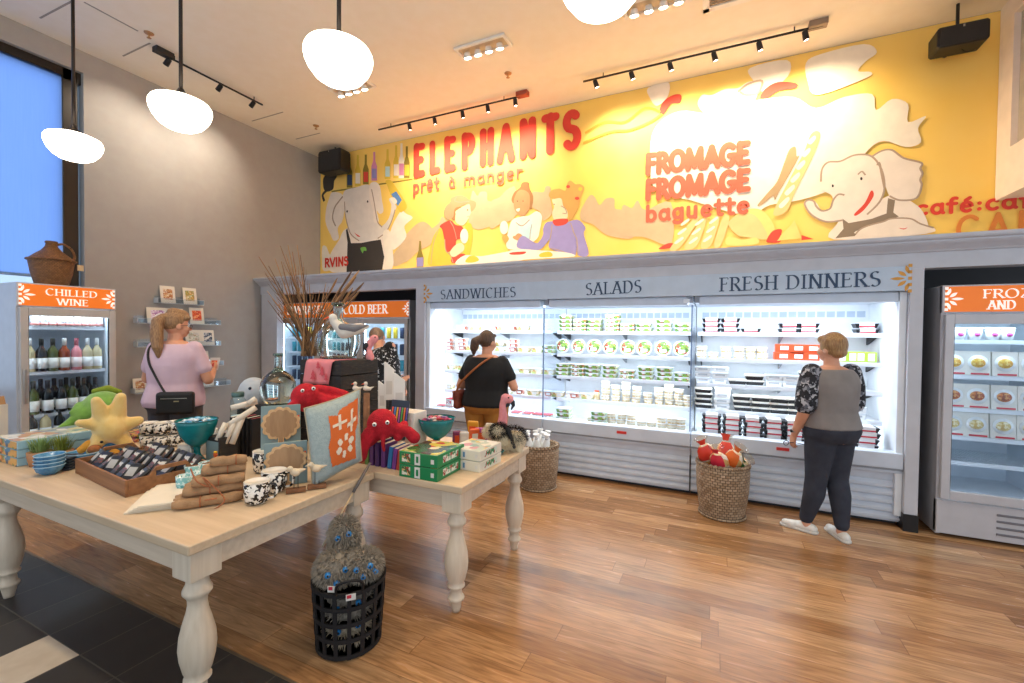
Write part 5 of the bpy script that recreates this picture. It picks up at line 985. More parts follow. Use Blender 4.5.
for i in range(24):
    r_, q = i // 8, i % 8; x = .06+(L_-.12)*q/7; y = .075+(W_-.15)*r_/2
    pk = thing('snack_pack', f"black snack pack, {ORD[q]} from left in the {['front', 'middle', 'rear'][r_]} row of the wooden tray", 'snack pack', T=T @ TR(x, y, .075) @ RZ(random.uniform(-.4, .4)) @ RX(-.75+random.uniform(-.15, .15)), group='black packs in the wooden tray')
    obj('pouch', MB().box(0, 0, 0, .075, .02, .12), PKB, pk, .009, world=False); obj('label', MB().box(0, -.0108, .01, .05, .001, .05), (PKL if i % 3 else mat('label_silver', '#b9b4ac', .35)), pk, 0, world=False)
# black and white patterned mugs behind
BW = mottle('pattern_black_white', ['#1c1a19', '#efe9de', '#22201e', '#f2ede4', '#2a2725', '#e6dfd2'], 55, .25); WCER = mat('white_ceramic', '#ece4d6', .25)
def mug(p, lab, m, r=.042, h=.085, ang=0, group=None):
    t = thing('mug', lab, 'mug', tuple(p), 0, group); c = tuple(p); obj('cup', MB().lathe([(r*.62, 0), (r*.9, .012), (r, h*.5), (r*.98, h), (r*.91, h), (r*.92, h*.5), (.001, .012)], 26, c), m, t)
    obj('inside_rim', MB().lathe([(r*.99, h-.002), (r*1.0, h+.002), (r*.9, h+.002), (r*.905, h-.03)], 26, c), WCER, t)
    d = Vector((math.cos(ang), math.sin(ang), 0)); pts = spline([p+d*r*.9+Vector((0, 0, h*.85)), p+d*(r+.022)+Vector((0, 0, h*.85)), p+d*(r+.034)+Vector((0, 0, h*.55)), p+d*(r+.02)+Vector((0, 0, h*.25)), p+d*r*.9+Vector((0, 0, h*.22))], 4, False); obj('handle', MB().tube(pts, .006, 8), m, t)
i = 0
for px, py in ((141, 449), (155, 449), (169, 447)):
    for k in range(2):
        p = tp(px, py)+Vector((0, .05, k*.092)); mug(p, f"black and white patterned mug, {['bottom', 'top'][k]} of the {['left', 'middle', 'right'][i]} pair behind the wooden tray", BW, .056, .088, .6, 'patterned mugs behind the tray')
    i += 1
SHELLM = mottle('shell_mix', ['#3a3330', '#e6dccc', '#8a7562', '#cfc2ae', '#57483c', '#f0e8da'], 35, .35)
for i, (px, py) in enumerate(((140, 456), (150, 458), (160, 459), (170, 457), (178, 460), (154, 452))):
    p = tp(px, py); t = thing('seashell', f"small striped seashell, {ORD[i]} from left, before the patterned mugs", 'seashell', tuple(p), 0, 'shells before the patterned mugs'); mb = MB(); mb.T = TR(*p) @ RZ(i*1.3); mb.lathe([(.001, 0), (.026, .006), (.03, .016), (.022, .028), (.012, .04), (.001, .05)], 14); obj('shell', mb, SHELLM, t)
# teal pedestal bowls with sweets
TEAL = mat('teal_glaze', '#17878a', .22, col2='#127074', vs=12)
def pedestal(p, s, lab, zs=1):
    t = thing('pedestal_bowl', lab, 'bowl', tuple(p)); c = tuple(p); q = lambda L: [(r*s, z*s*zs) for r, z in L]
    obj('foot', MB().lathe(q([(.055, 0), (.058, .008), (.045, .02), (.024, .045), (.020, .07), (.028, .088), (.034, .095)]), 28, c), TEAL, t)
    obj('bowl', MB().lathe(q([(.032, .09), (.07, .115), (.108, .16), (.13, .22), (.135, .242), (.131, .244), (.122, .22), (.1, .165), (.06, .128), (.001, .115)]), 34, c), TEAL, t)
    obj('rim', MB().tube([(p.x+.133*s*math.cos(2*PI*k/34), p.y+.133*s*math.sin(2*PI*k/34), p.z+.243*s*zs) for k in range(34)], .004*s, 6, True), mat('teal_dark', '#0f5557', .25), t)
def sweets(p, s, cols, n, where, zs=1):
    R = random.Random(n)
    for i in range(n):
        a = i*2.4; q = .104*s*math.sqrt((i+.5)/n); z = p.z+(.243*zs-.031+.035*(1-(q/(.12*s))**2))*s+R.uniform(0, .006); c = cols[i % len(cols)]
        t = thing('sweet', f"small wrapped {c[0]} sweet in the {where}", 'sweet', T=TR(p.x+q*math.cos(a), p.y+q*math.sin(a), z) @ RZ(R.uniform(0, 3)) @ RX(R.uniform(-.5, .5)), group=f"{c[0]} sweets in the {where}"); obj('wrapper', MB().ell((0, 0, 0), (.026*s, .014*s, .011*s), None, 10, 6).add([(-.05*s, -.012*s, 0), (-.024*s, 0, .003), (-.05*s, .012*s, .004)], [(0, 1, 2)]).add([(.05*s, -.012*s, 0), (.024*s, 0, .003), (.05*s, .012*s, .004)], [(0, 1, 2)]), mat('sweet_'+c[1][1:], c[1], .3), t, world=False)
p1 = tp(192, 463)+Vector((0, .03, 0)); pedestal(p1, .86, 'teal pedestal bowl with blue sweets, beside the pink-shirted woman', 1.3); sweets(p1, .86, [('pale blue', '#8fc6de'), ('bright blue', '#3f9cc8'), ('white', '#d8e4ea')], 22, 'left teal bowl', 1.3)
p2 = tp(434, 452)+Vector((0, .03, 0)); pedestal(p2, .98, 'teal pedestal bowl with mixed sweets, behind the green game boxes'); sweets(p2, .98, [('pink', '#c84a7a'), ('red', '#b83a3a'), ('pale', '#d8c8c0'), ('violet', '#7a4a8a')], 18, 'right teal bowl')
# strawberry mug, little glasses
p = tp(184, 461)+Vector((-.0, .03, 0)); mug(p, 'white mug printed with red strawberries, below the left teal bowl', WCER, .062, .105, -.4)
o_ = bpy.data.objects
st = [o for o in C.objects if o.get('label', '').startswith('white mug printed')][0]
for a in (-1.9, -1.25, -.7): obj('print', MB().ell((p.x+.0615*math.cos(a), p.y+.0615*math.sin(a), p.z+.055), (.01, .01, .014)), mat('berry_red', '#c4303a', .4), st)
TG = mottle('teal_glass_pattern', ['#7fb8b8', '#cfe4e0', '#4a9094', '#e4efec', '#98c8c8'], 50, .12); FR1 = glass('clear_glass', '#eef8f6', 1.1)
for i, (px, py) in enumerate(((181, 494), (195, 490), (189, 482), (203, 479))):
    p = tp(px, py)+Vector((0, .02, 0)); t = thing('tumbler', f"teal patterned glass tumbler, {ORD[i]} from the tray's handle end", 'glass', tuple(p), 0, 'teal patterned tumblers'); obj('glass', MB().lathe([(.034, 0), (.038, .004), (.041, .09), (.038, .09), (.034, .01), (.001, .01)], 22, tuple(p)), TG, t); obj('rim', MB().tube([(p.x+.0395*math.cos(2*PI*k/22), p.y+.0395*math.sin(2*PI*k/22), p.z+.09) for k in range(22)], .002, 5, True), mat('rim_glass', '#d8eceb', .15), t)
for i, (px, py, h) in enumerate(((200, 455, .13), (209, 452, .16), (216, 458, .14), (223, 455, .17))):
    p = tp(px, py)+Vector((0, .03, 0)); t = thing('pillar_candle', f"white candle, {ORD[i]} to the right of the left teal bowl", 'candle', tuple(p), 0, 'white candles beside the left teal bowl'); obj('wax', MB().lathe([(.026, 0), (.027, .004), (.027, h-.005), (.023, h), (.001, h-.004)], 18, tuple(p)), mat('candle_white', '#e4e2de', .4), t); obj('wick', MB().tube([(p.x, p.y, p.z+h-.005), (p.x, p.y, p.z+h+.012)], .0015, 5), BLACK, t)
# paper stack
a, b, c = tp(123, 515), tp(187, 507), tp(200, 487); PAPR = mat('tea_towel_linen', '#e8dcc6', .8); n_ = 0
for i, (k, dz) in enumerate(((1, 0), (.97, .009), (.93, .018), (.8, .027))):
    u = (b-a)*k; w_ = (c-b)*k; q = a+Vector((.015*i, .01*i, 0)); T = fr((q.x, q.y, TZ+dz), u, w_-u.normalized()*w_.dot(u.normalized())); t = thing('tea_towel', f"folded cream linen towel, {['lowest', 'second', 'third', 'topmost'][i]} of the flat stack on the front table", 'towel', T=T); obj('fold', MB().bx(0, u.length, 0, w_.length*1.25, 0, .0042), PAPR, t, .002, world=False); obj('fold', MB().bx(.002, u.length-.002, .002, w_.length*1.25, .0044, .0085), PAPR, t, .002, world=False)
# rolled linen bundles
ROLL = mat('linen_roll', '#b08a64', .9, col2='#9c7752', vs=20, bump=.4, bs=120); CORD = mat('leather_cord', '#a8623a', .6)
a = tp(168, 514); b = tp(238, 503); ax_ = (b-a).normalized(); sd = Vector((-ax_.y, ax_.x, 0)); k = 0
for lv, cnt in enumerate((3, 3, 2, 2, 1)):
    for j in range(cnt):
        p = a+ax_*(.01+.036*lv)+sd*(.03+.047*j+.024*(lv % 2)+.012*lv)+Vector((0, 0, .025+lv*.043)); t = thing('linen_roll', f"rolled tan linen napkin, {ORD[j]} from the front in the {['lowest', 'second', 'middle', 'fourth', 'topmost'][lv]} layer of the heap", 'napkin roll', tuple(p), 0, 'rolled linen napkins heaped beside the mugs')
        L2 = .285-.032*lv; mb = MB(); N_ = 9; mb.tube([p+ax_*(L2*i/N_)+Vector((0, 0, .002*math.sin(i*1.7+k))) for i in range(N_+1)], [.016]+[.0245+.0012*math.sin(i*2.1+k) for i in range(N_-1)]+[.018], 12); obj('roll', mb, ROLL, t)
        obj('tie', MB().tube([p+ax_*.11+Vector((sd.x*.0262*math.cos(2*PI*i/14), sd.y*.0262*math.cos(2*PI*i/14), .0262*math.sin(2*PI*i/14))) for i in range(14)], .0028, 5, True), CORD, t); k += 1
q0 = a+ax_*.1; t = thing('leather_tag', 'looped leather cord with tag hanging on the rolled napkins', 'tag', tuple(q0)); f = F(213, 500, y=q0.y-.0)
f = FR_(a+ax_*.14-sd*.004+Vector((0, 0, .02)), 210, 512)
obj('cord', MB().tube(spline([f.at(196, 476, -.03), f.at(202, 487, .01), f.at(214, 494, .012), f.at(208, 484, .01), f.at(224, 500, .02), f.at(230, 510, .02), f.at(222, 516, .025), f.at(212, 518, .025)], 5, False), .0035, 6), CORD, t); mb = MB(); mb.T = f.M @ TR((216-f.px)*f.kx, .03, (518-f.py)*f.ky) @ RX(-1.2); mb.box(0, 0, 0, .05, .005, .03); obj('tag', mb, CORD, t, .002)
for n_, (px, py, lab, ang) in enumerate(((250, 507, 'black and white floral mug nearest the table edge', .6), (268, 495, 'black and white floral mug, second from the table edge', .6), (260, 474, 'black and white floral mug on the napkin side, farthest from the edge', .7))): mug(tp(px, py)+Vector((-.02, .05, 0)), lab, BW, (.058, .062, .07)[n_], (.108, .112, .125)[n_], ang, 'floral mugs beside the napkin rolls')
# tree-shaped boards on teal boxes
TEALB = mat('box_teal_grey', '#7f9698', .5); OAKL = grain('board_oak', '#d8b384', '#c49a68', 2, .5); OAKD = grain('board_recess', '#b08a62', '#9c7650', 2, .55)
def treeboard(f, cx, cy, w, h, lab, blab, base):
    b_ = at_thing('gift_box', blab, 'box', f); W2 = w*f.kx; H2 = h*f.ky; mb = MB(); c0 = f.at(cx, base, 0); mb.T = f.M @ TR((cx-f.px)*f.kx, 0, (f.py-base)*f.ky) @ RX(.16)
    mb.bx(-W2*.5, W2*.5, -.04, 0, 0, H2*1.06); obj('carton', mb, TEALB, b_, .003); m2 = MB(); m2.T = mb.T.copy(); m2.bx(W2*.42, W2*.47, .0, .0015, H2*.5, H2*.8); obj('label', m2, POR, b_)
    t = at_thing('tree_board', lab, 'wooden board', f)
    def out(s_):
        pts = [(-.07*s_, .30), (-.07*s_, .1), (-.17*s_, .03), (-.17*s_, 0), (.17*s_, 0), (.17*s_, .03), (.07*s_, .1), (.07*s_, .30)] if s_ == 1 else [(-.045, .30), (-.045, .1), (-.1, .05), (.1, .05), (.045, .1), (.045, .30)]
        cr = []
        for i in range(91):
            a_ = -PI/2+.28+(2*PI-.56)*i/90; rr = (.36 if s_ == 1 else .30)*(1+.13*abs(math.sin(a_*6.5))); cr.append((rr*1.12*math.cos(a_), .62+rr*math.sin(a_)))
        return [(x*W2*1.1, y*H2) for x, y in pts+cr]
    T = mb.T @ fr((0, .0, 0), (1, 0, 0), (0, 0, 1))
    for nm, s_, m_, z0, z1 in (('board', 1, OAKL, -.0, -.018), ('recess', 0, OAKD, -.018, -.0195)):
        q = MB(); q.T = mb.T @ Matrix(((1, 0, 0, 0), (0, 0, -1, 0), (0, 1, 0, 0), (0, 0, 0, 1))); q.prism(out(s_), abs(z1-z0), z1); obj(nm, q, m_, t, .003 if s_ else 0)
f = F(281, 468, y=1.86); treeboard(f, 281, 428, 40, 42, 'tree-shaped wooden board, upper of the two, upright before a teal box', 'teal grey box behind the upper tree-shaped board', 450)
t = thing('display_riser', 'small white riser block lifting the upper tree board', 'riser', tuple(tp(281, 470))); mb = MB(); mb.T = f.M @ TR(0, -.05, 0); z1 = f.at(281, 450).z; mb.bx(-.12, .12, -.05, .05, TZ-f.p.z, z1-f.p.z-.001); obj('block', mb, WCER, t, .004); mb = MB(); mb.T = f.M @ TR(0, -.05, 0); mb.bx(-.1, .1, .05, .052, TZ-f.p.z+.02, z1-f.p.z-.02); obj('face', mb, TEALB, t)
f = FR_(tp(285, 485.5), 285, 485.5); treeboard(f, 286, 466, 44, 40, 'tree-shaped wooden board, lower of the two, leaning behind the bird figurines', 'teal grey box behind the lower tree-shaped board', 485.5)
# bird figurines on wood blocks
BIRD = mat('bird_wood', '#ddc8a8', .6); DRIFT = mat('driftwood', '#8a5c3a', .7, col2='#6f472a', vs=20)
for px, py, lab in ((296, 492, 'small pale bird figurine on a wood block, nearer the napkins'), (317, 488, 'small pale bird figurine on a wood block, before the pillow')):
    f = F(px, py, z=TZ+.002); t = at_thing('bird_figurine', lab, 'figurine', f); mb = MB(); mb.T = f.M; mb.box(0, 0, .011, .095, .045, .02); obj('base', mb, DRIFT, t, .004)
    mb = MB(); mb.ell(f.at(px-1, py-20), (.032, .02, .021)); mb.cap(f.at(px+3, py-21), f.at(px+10, py-22), .014, .004); mb.ell(f.at(px-6, py-24), (.016, .014, .015)); mb.cap(f.at(px-8, py-24), f.at(px-12, py-23), .006, .002); blob('body', mb, BIRD, t, .004, 2)
    for dx in (-2, 2): obj('leg', MB().tube([f.at(px+dx, py-16), f.at(px+dx, py-4)], .002, 5), BLACK, t)
# cushion with the orange patch
f = F(335, 484, z=TZ); t = at_thing('cushion', 'grey cushion with an orange embroidered patch leaning beside the red octopus', 'cushion', f)
q = [(313, 485), (363, 468), (362, 394), (304, 409)]; N_ = 22
def cu(s_, v_, side=1, off=0):
    x = (1-s_)*(1-v_)*q[0][0]+s_*(1-v_)*q[1][0]+s_*v_*q[2][0]+(1-s_)*v_*q[3][0]; y = (1-s_)*(1-v_)*q[0][1]+s_*(1-v_)*q[1][1]+s_*v_*q[2][1]+(1-s_)*v_*q[3][1]
    e = (max(0, 16*s_*(1-s_)*v_*(1-v_)))**.36; q_ = .05*math.sin(PI*s_)*math.cos(PI*v_)*1; return f.at(x+3*math.sin(PI*v_)*(.5-s_), y-4*math.sin(PI*s_)*(.5-v_), -.10*v_-.12*s_+side*(.095*e)+off+.02)
vs = []; fs = []
for sd_ in (1, -1):
    o0 = len(vs); vs += [cu(i/N_, j/N_, sd_) for i in range(N_+1) for j in range(N_+1)]
    for i in range(N_):
        for j in range(N_): k = [o0+i*(N_+1)+j, o0+(i+1)*(N_+1)+j, o0+(i+1)*(N_+1)+j+1, o0+i*(N_+1)+j+1]; fs.append(tuple(k if sd_ > 0 else k[::-1]))
mb = MB(); mb.add(vs, fs, True); obj('cover', mb, mat('cushion_linen', '#a3b0ae', .95, col2='#98a5a3', vs=60, bump=.5, bs=220), t)
ring = [cu(i/N_, 0, 0) for i in range(N_)]+[cu(1, i/N_, 0) for i in range(N_)]+[cu(1-i/N_, 1, 0) for i in range(N_)]+[cu(0, 1-i/N_, 0) for i in range(N_)]; obj('piping', MB().tube(ring, .005, 6, True), mat('piping_tan', '#b9a98c', .9), t)
def inside(x, y, poly):
    r_ = False; n = len(poly)
    for i in range(n):
        (x1, y1), (x2, y2) = poly[i], poly[(i+1) % n]
        if (y1 > y) != (y2 > y) and x < (x2-x1)*(y-y1)/(y2-y1)+x1: r_ = not r_
    return r_
def patch(name, poly, m, off, n=70):
    mb = MB()
    for i in range(n):
        for j in range(n):
            if inside((i+.5)/n, (j+.5)/n, poly): mb.add([cu((i+a)/n, (j+b)/n, 1, off) for a, b in ((0, 0), (1, 0), (1, 1), (0, 1))], [(0, 1, 2, 3)], True)
    return obj(name, mb, m, t)
patch('orange_patch', [(.40, .16), (.36, .45), (.42, .56), (.40, .84), (.56, .80), (.60, .86), (.95, .90), (.96, .55), (.90, .48), (.88, .10)], mat('patch_orange', '#d9682a', .9, bump=.3, bs=200), .004)
for po in ([(.46, .66), (.74, .66), (.74, .70), (.46, .70)], [(.58, .60), (.62, .60), (.62, .80), (.58, .80)], [(.74, .58), (.92, .62), (.92, .67), (.74, .63)], [(.80, .50), (.84, .5), (.86, .8), (.82, .8)]): patch('embroidery', po, mat('stitch_cream', '#ead9c0', .9), .007, 80)
for a in range(6):
    an = a*PI/3+.3; c0 = (.68+.13*math.cos(an), .36+.11*math.sin(an)); patch('embroidery', [(c0[0]+.055*math.cos(an+q_)*(1 if abs(math.cos(q_)) > .5 else .6), c0[1]+.05*math.sin(an+q_)) for q_ in [2*PI*i/10 for i in range(10)]], mat('stitch_cream', '#ead9c0', .9), .007, 80)
# red octopus toys
OCT = mat('plush_red', '#c4182a', .95, col2='#aa1220', vs=25, bump=.8, bs=140)
def octo(f, lab, head, hr, arms, ey, ed):
    t = at_thing('octopus_plush', lab, 'plush toy', f, 'red knitted octopus toys'); mb = MB(); mb.ell(f.at(*head), hr)
    for pts, rs in arms: mb.chain([f.at(*p) for p in pts], rs)
    blob('body', mb, OCT, t, .008, 3); eyes(f, ey, .013, t)
f = F(382, 452, y=2.16); octo(f, 'red octopus toy hanging over the row of books, beside the cushion', (382, 424, .0), (.10, .085, .098), [([(370, 432, .03), (362, 444, .06), (360, 451, .06)], [.045, .045, .05]), ([(396, 428, .03), (408, 431, .05), (414, 437, .06)], [.035, .035, .04]), ([(383, 432, .06), (383, 441, .08), (384, 447, .08)], [.02, .013, .012]), ([(374, 436, 0), (368, 440, .02)], [.04, .04]), ([(404, 426, 0), (398, 436, .04)], [.03, .03])], ((374.5, 421.5, .078), (387, 420, .082)), .01)
f = F(315, 405, y=2.22); octo(f, 'red octopus toy lying below the black crate, above the cushion', (306, 397, .0), (.11, .09, .10), [([(316, 398, .03), (330, 402, .05), (344, 402, .06)], [.05, .045, .04]), ([(318, 390, 0), (332, 392, 0), (345, 397, 0)], [.04, .035, .04]), ([(298, 402, .04), (287, 408, .05)], [.04, .03]), ([(310, 404, .06), (318, 410, .08), (330, 410, .08)], [.03, .03, .025])], ((303, 389, .07), (313.5, 387, .08)), .01)
# hidden stepped riser that carries the upper goods
CRB = mat('crate_black', '#1f1d1c', .6, col2='#2a2622', vs=12, bump=.4, bs=40, stretch=(1, 1, 7)); CRW = mat('crate_worn', '#211e1c', .6, col2='#5a4632', vs=16, lo=.55, hi=.8, stretch=(1.2, 1.2, 9), bump=.4, bs=20)
def crate(x0, x1, y0, y1, z0, z1, lab):
    t = thing('wooden_crate', lab, 'crate', ((x0+x1)/2, (y0+y1)/2, z0)); n = max(2, round((z1-z0)/.095)); h = (z1-z0)/n
    for i in range(n):
        a, b = z0+i*h+.003, z0+(i+1)*h-.003
        obj('slat', MB().bx(x0, x1, y0, y0+.016, a, b), CRB if i % 2 else CRW, t, .002); obj('slat', MB().bx(x0, x1, y1-.016, y1, a, b), CRB, t, .002); obj('slat', MB().bx(x1-.016, x1, y0+.016, y1-.016, a, b), CRW, t, .002); obj('slat', MB().bx(x0, x0+.016, y0+.016, y1-.016, a, b), CRB, t, .002)
    obj('board', MB().bx(x0+.016, x1-.016, y0+.016, y1-.016, z1-.014, z1-.002), CRB, t)
    return t
k1 = P(341, 362, 'y', 2.42); k0 = P(300, 360, 'y', 2.42); k2 = P(378, 358, 'x', k1.x); ZT = k1.z+.005; ZM = 1.045
crate(k0.x, k1.x, 2.42, min(k2.y, 2.95), ZM+.001, ZT, 'black weathered wooden crate carrying the big glass demijohn')
crate(k0.x-.35, k1.x-.02, 2.40, 2.97, TZ, ZM, 'black weathered wooden crate under the upper crate, behind the octopus toys')
# pink towel over the crate
f = F(319, 372, y=2.405); t = thing('pink_towel', 'pink towel with red tree prints draped over the black crate', 'towel', (f.p.x, 2.41, ZT)); PNK = mat('towel_pink', '#e2868a', .85); n = 10; vs = []; fs = []
tl_, tr_, br_, bl_ = P(307, 356, 'y', 2.41), P(333, 356, 'y', 2.41), P(328, 384.5, 'y', 2.405), P(303, 383, 'y', 2.405)
prof = [(-1, .22), (-1, .1), (0, 0)]
rows_ = [[(tl_.lerp(tr_, i/n)+Vector((0, dy, dz))) for i in range(n+1)] for dy, dz in ((.24, .012), (.12, .012), (.02, .012))]
rows_ = [[Vector((p.x, p.y, ZT+.005)) for p in r_] for r_ in rows_]+[[Vector((tl_.lerp(tr_, i/n).x, 2.408, ZT-.004)) for i in range(n+1)]]+[[(Vector((tl_.lerp(bl_, k/8).x, 0, 0)).lerp(Vector((tr_.lerp(br_, k/8).x, 0, 0)), i/n))+Vector((0, 2.402-.006*math.sin(i*1.1)*k/8, ZT-(ZT-bl_.z-(br_.z-bl_.z)*i/n)*k/8)) for i in range(n+1)] for k in range(1, 9)]
for r_ in rows_: vs += r_
for j in range(len(rows_)-1):
    for i in range(n): fs.append((j*(n+1)+i, (j+1)*(n+1)+i, (j+1)*(n+1)+i+1, j*(n+1)+i+1))
mb = MB(); mb.add(vs, fs, True); o_ = obj('cloth', mb, PNK, t); so_ = o_.modifiers.new('thick', 'SOLIDIFY'); so_.thickness = .004
for cx, cy, s_ in ((313, 375, 1), (322, 371, .9), (318, 365, .7), (326, 377, .7)):
    p = P(cx, cy, 'y', 2.392); s2 = .032*s_; mb = MB(); mb.T = fr(p, (1, 0, 0), (0, 0, 1)); mb.prism([(-s2*.15, -s2*1.3), (s2*.15, -s2*1.3), (s2*.15, -s2), (s2, -s2), (s2*.35, -s2*.1), (s2*.7, -s2*.1), (0, s2*1.3), (-s2*.7, -s2*.1), (-s2*.35, -s2*.1), (-s2, -s2), (-s2*.15, -s2)], .001); obj('tree_print', mb, mat('print_red', '#d0505a', .85), t)
# glass demijohns
DG = mat('demijohn_clear', '#eef5ef', .02, trans=1); DGB = mat('demijohn_solid', '#dfeadf', .03, trans=1); LIPG = glass('demijohn_lip', '#c4dcd4', 2.5, .03)
def demijohn(p, r, h, m, lab):
    t = thing('glass_demijohn', lab, 'demijohn', tuple(p)); c = tuple(p); nk = r*.22
    hollow = m.name == 'demijohn_clear'; pr = [(.001, r*.10), (r*.4, r*.02), (r*.62, 0), (r*.8, r*.12), (r*.95, h*.2), (r, h*.32), (r*.96, h*.43), (r*.8, h*.54), (r*.52, h*.62), (nk*1.35, h*.67), (nk, h*.73), (nk*.95, h*.9), (nk, h*.96)]
    bo_ = obj('body', MB().lathe(pr, 40, c), m, t)
    if hollow: so_ = bo_.modifiers.new('wall', 'SOLIDIFY'); so_.thickness = .007
    obj('lip', MB().lathe([(nk*1.0, h*.95), (nk*1.35, h*.955), (nk*1.4, h*.975), (nk*1.25, h), (nk*.8, h), (nk*.8, h*.94)], 28, c), LIPG, t); obj('base', MB().lathe([(r*.55, .004), (r*.78, .006), (r*.6, .02), (.001, .03)], 30, c), LIPG, t)
f = F(338, 357, y=2.62); demijohn(Vector((f.p.x, 2.62, ZT+.001)), .175, .45, DG, 'large clear glass demijohn on top of the black crate')
f = F(277, 404, y=2.28); z1 = f.p.z
t = thing('display_riser', 'dark riser box under the smaller glass demijohn', 'riser', (f.p.x, 2.3, TZ)); obj('box', MB().bx(f.p.x-.13, f.p.x+.12, 2.2, 2.39, TZ, z1-.02), CRB, t, .003); obj('top', MB().bx(f.p.x-.135, f.p.x+.125, 2.195, 2.393, z1-.02, z1-.001), CRW, t, .003)
demijohn(Vector((f.p.x, 2.29, z1)), .125, .385, DGB, 'smaller glass demijohn with a tall neck, beside the grey plush')
# dried branches
f = F(312, 360, y=2.85); t = at_thing('dried_branches', 'tall bunch of dried brown branches behind the glass demijohn', 'dried branches', f); R = random.Random(5)
BRN = [mat('twig_brown', '#8a6544', .8), mat('twig_tan', '#a67f58', .8), mat('twig_dark', '#6f5038', .8)]
zb = ZM-f.p.z; obj('vase', MB().lathe([(.05, zb+.001), (.06, zb+.1), (.05, zb+.2), (.055, zb+.22)], 20, (f.p.x, f.p.y, f.p.z)), SLATE, t)
tips = [(262+(x-236)*.55 if x < 292 else x, y) for x, y in [(236, 262), (246, 292), (243, 275), (256, 300), (262, 262), (268, 285), (274, 266), (281, 258), (288, 278), (292, 252), (297, 246), (300, 256), (304, 270), (309, 285), (315, 300), (320, 290), (326, 282), (331, 288), (338, 276), (344, 282), (352, 270), (357, 275), (362, 266), (366, 280), (270, 248), (285, 250), (252, 270), (259, 280), (328, 300), (345, 292), (349, 296), (277, 296), (283, 300), (266, 305), (355, 285), (290, 268), (312, 296), (334, 302), (249, 302), (360, 290), (300, 312), (318, 312), (288, 318), (326, 318), (280, 308)]]
for i, (tx, ty) in enumerate(tips):
    b0 = f.at(308+R.uniform(-7, 8), 356, R.uniform(-.05, .05)); m1 = f.at(308+(tx-308)*.42+R.uniform(-3, 3), 356+(ty-356)*.5, R.uniform(-.06, .08)); e = f.at(tx, ty, R.uniform(-.12, .15)); mb = MB(); pts = spline([b0, m1, e], 5, False); n = len(pts); mb.tube(pts, [.008*(1-.7*k/n) for k in range(n)], 5)
    for s_ in (.5, .64, .78):
        q0 = Vector(pts[int(s_*(n-1))]); d = (e-m1).normalized(); sd_ = f.M.to_3x3() @ Vector((R.choice((-1, 1)), R.uniform(-.5, .5), 0)); mb.tube([q0, q0+d*.06+sd_*.022, q0+d*.13+sd_*.03], [.003, .0025, .0012], 4)
    if tx > 335: mb.chain([pts[-4], pts[-2], e], [.008, .011, .004], 6)
    obj('branch', mb, BRN[i % 3], t)
# gull, flamingos and other toys
GULLW = mat('gull_white', '#dfd8cc', .9, bump=.3, bs=150); GULLG = mat('gull_grey', '#7d7c80', .9, bump=.3, bs=150)
f = FR_(P(345, 335, 'y', 2.43), 341, 335); t = at_thing('gull_plush', 'grey and white gull plush perched against the big demijohn', 'plush toy', f); mb = MB(); mb.chain([f.at(330, 322, .02), f.at(340, 332, .03), f.at(356, 328, .02), f.at(364, 326, .0)], [.03, .05, .04, .014]); mb.ell(f.at(329, 318, .02), (.032, .03, .03)); blob('body', mb, GULLW, t, .007, 3); mb = MB(); mb.chain([f.at(338, 327, .062), f.at(350, 328, .062), f.at(363, 325, .035)], [.026, .03, .01]); blob('wing', mb, GULLG, t, .006, 2); obj('beak', MB().cap(f.at(324, 318, .03), f.at(320, 320, .035), .008, .003), POR, t)
mb = MB(); mb.tube([f.at(344, 336, .02), f.at(346, 357, .0)], .004, 6); obj('leg', mb, BLACK, t)
FLM = mat('flamingo_pink', '#e89a9c', .9, col2='#de8a8e', vs=25, bump=.4, bs=150)
def flamingo(f, lab, pts, rs, beak, eye):
    t = at_thing('flamingo_plush', lab, 'plush toy', f); mb = MB(); mb.chain([f.at(*p) for p in pts], rs); blob('neck', mb, FLM, t, .006, 3); mb = MB(); mb.chain([f.at(*p) for p in beak], [.02, .013, .006]); obj('beak', mb, mat('beak_black', '#232022', .5), t); obj('eye', MB().ell(f.at(*eye), .006), mat('eye_black', '#101010', .2), t); return t
f = F(372, 357, y=2.42); f = FR_(Vector((P(372, 357, 'z', ZT).x, min(k2.y, 2.95)-.06, ZT+.003)), 372, 357); ff = F(372, 357, y=f.p.y); f = FR_(Vector((ff.p.x, ff.p.y, ff.p.z)), 372, 357)
flamingo(f, 'pink flamingo plush head beside the big demijohn', [(370, 357, 0), (368, 349, 0), (371, 342, 0), (374, 339, 0)], [.035, .024, .03, .036], [(366, 345, .02), (365, 348, .02), (366, 351, .02)], (375, 337, .035))
f = FR_(tp(504, 443), 504, 443); t = flamingo(f, 'pink flamingo plush at the far corner of the rear table', [(503, 446, 0), (501, 432, 0), (503, 416, 0), (502, 404, 0), (505, 398, 0), (509, 399, 0)], [.04, .045, .035, .024, .036, .034], [(512, 402, 0), (513, 405, 0), (511, 409, 0)], (508, 397, .034)); obj('foot', MB().chain([f.at(516, 455, -.02), f.at(521, 463, .0), f.at(524, 466, .02)], [.012, .012, .018]), FLM, t)
NAR = mat('plush_grey', '#b4bcc4', .95, bump=.3, bs=150); f = F(250, 405, y=2.45); t = at_thing('whale_plush', 'pale grey round plush with a dark eye, left of the smaller demijohn', 'plush toy', f); mb = MB(); mb.ell(f.at(254, 392), (.14, .11, .125)); mb.ell(f.at(246, 398), (.10, .09, .09)); mb.chain([f.at(262, 402), f.at(272, 405)], [.08, .05]); blob('body', mb, NAR, t, .011, 3); obj('eye', MB().ell(f.at(250, 387, .105), .013), mat('eye_navy', '#24303e', .2), t)
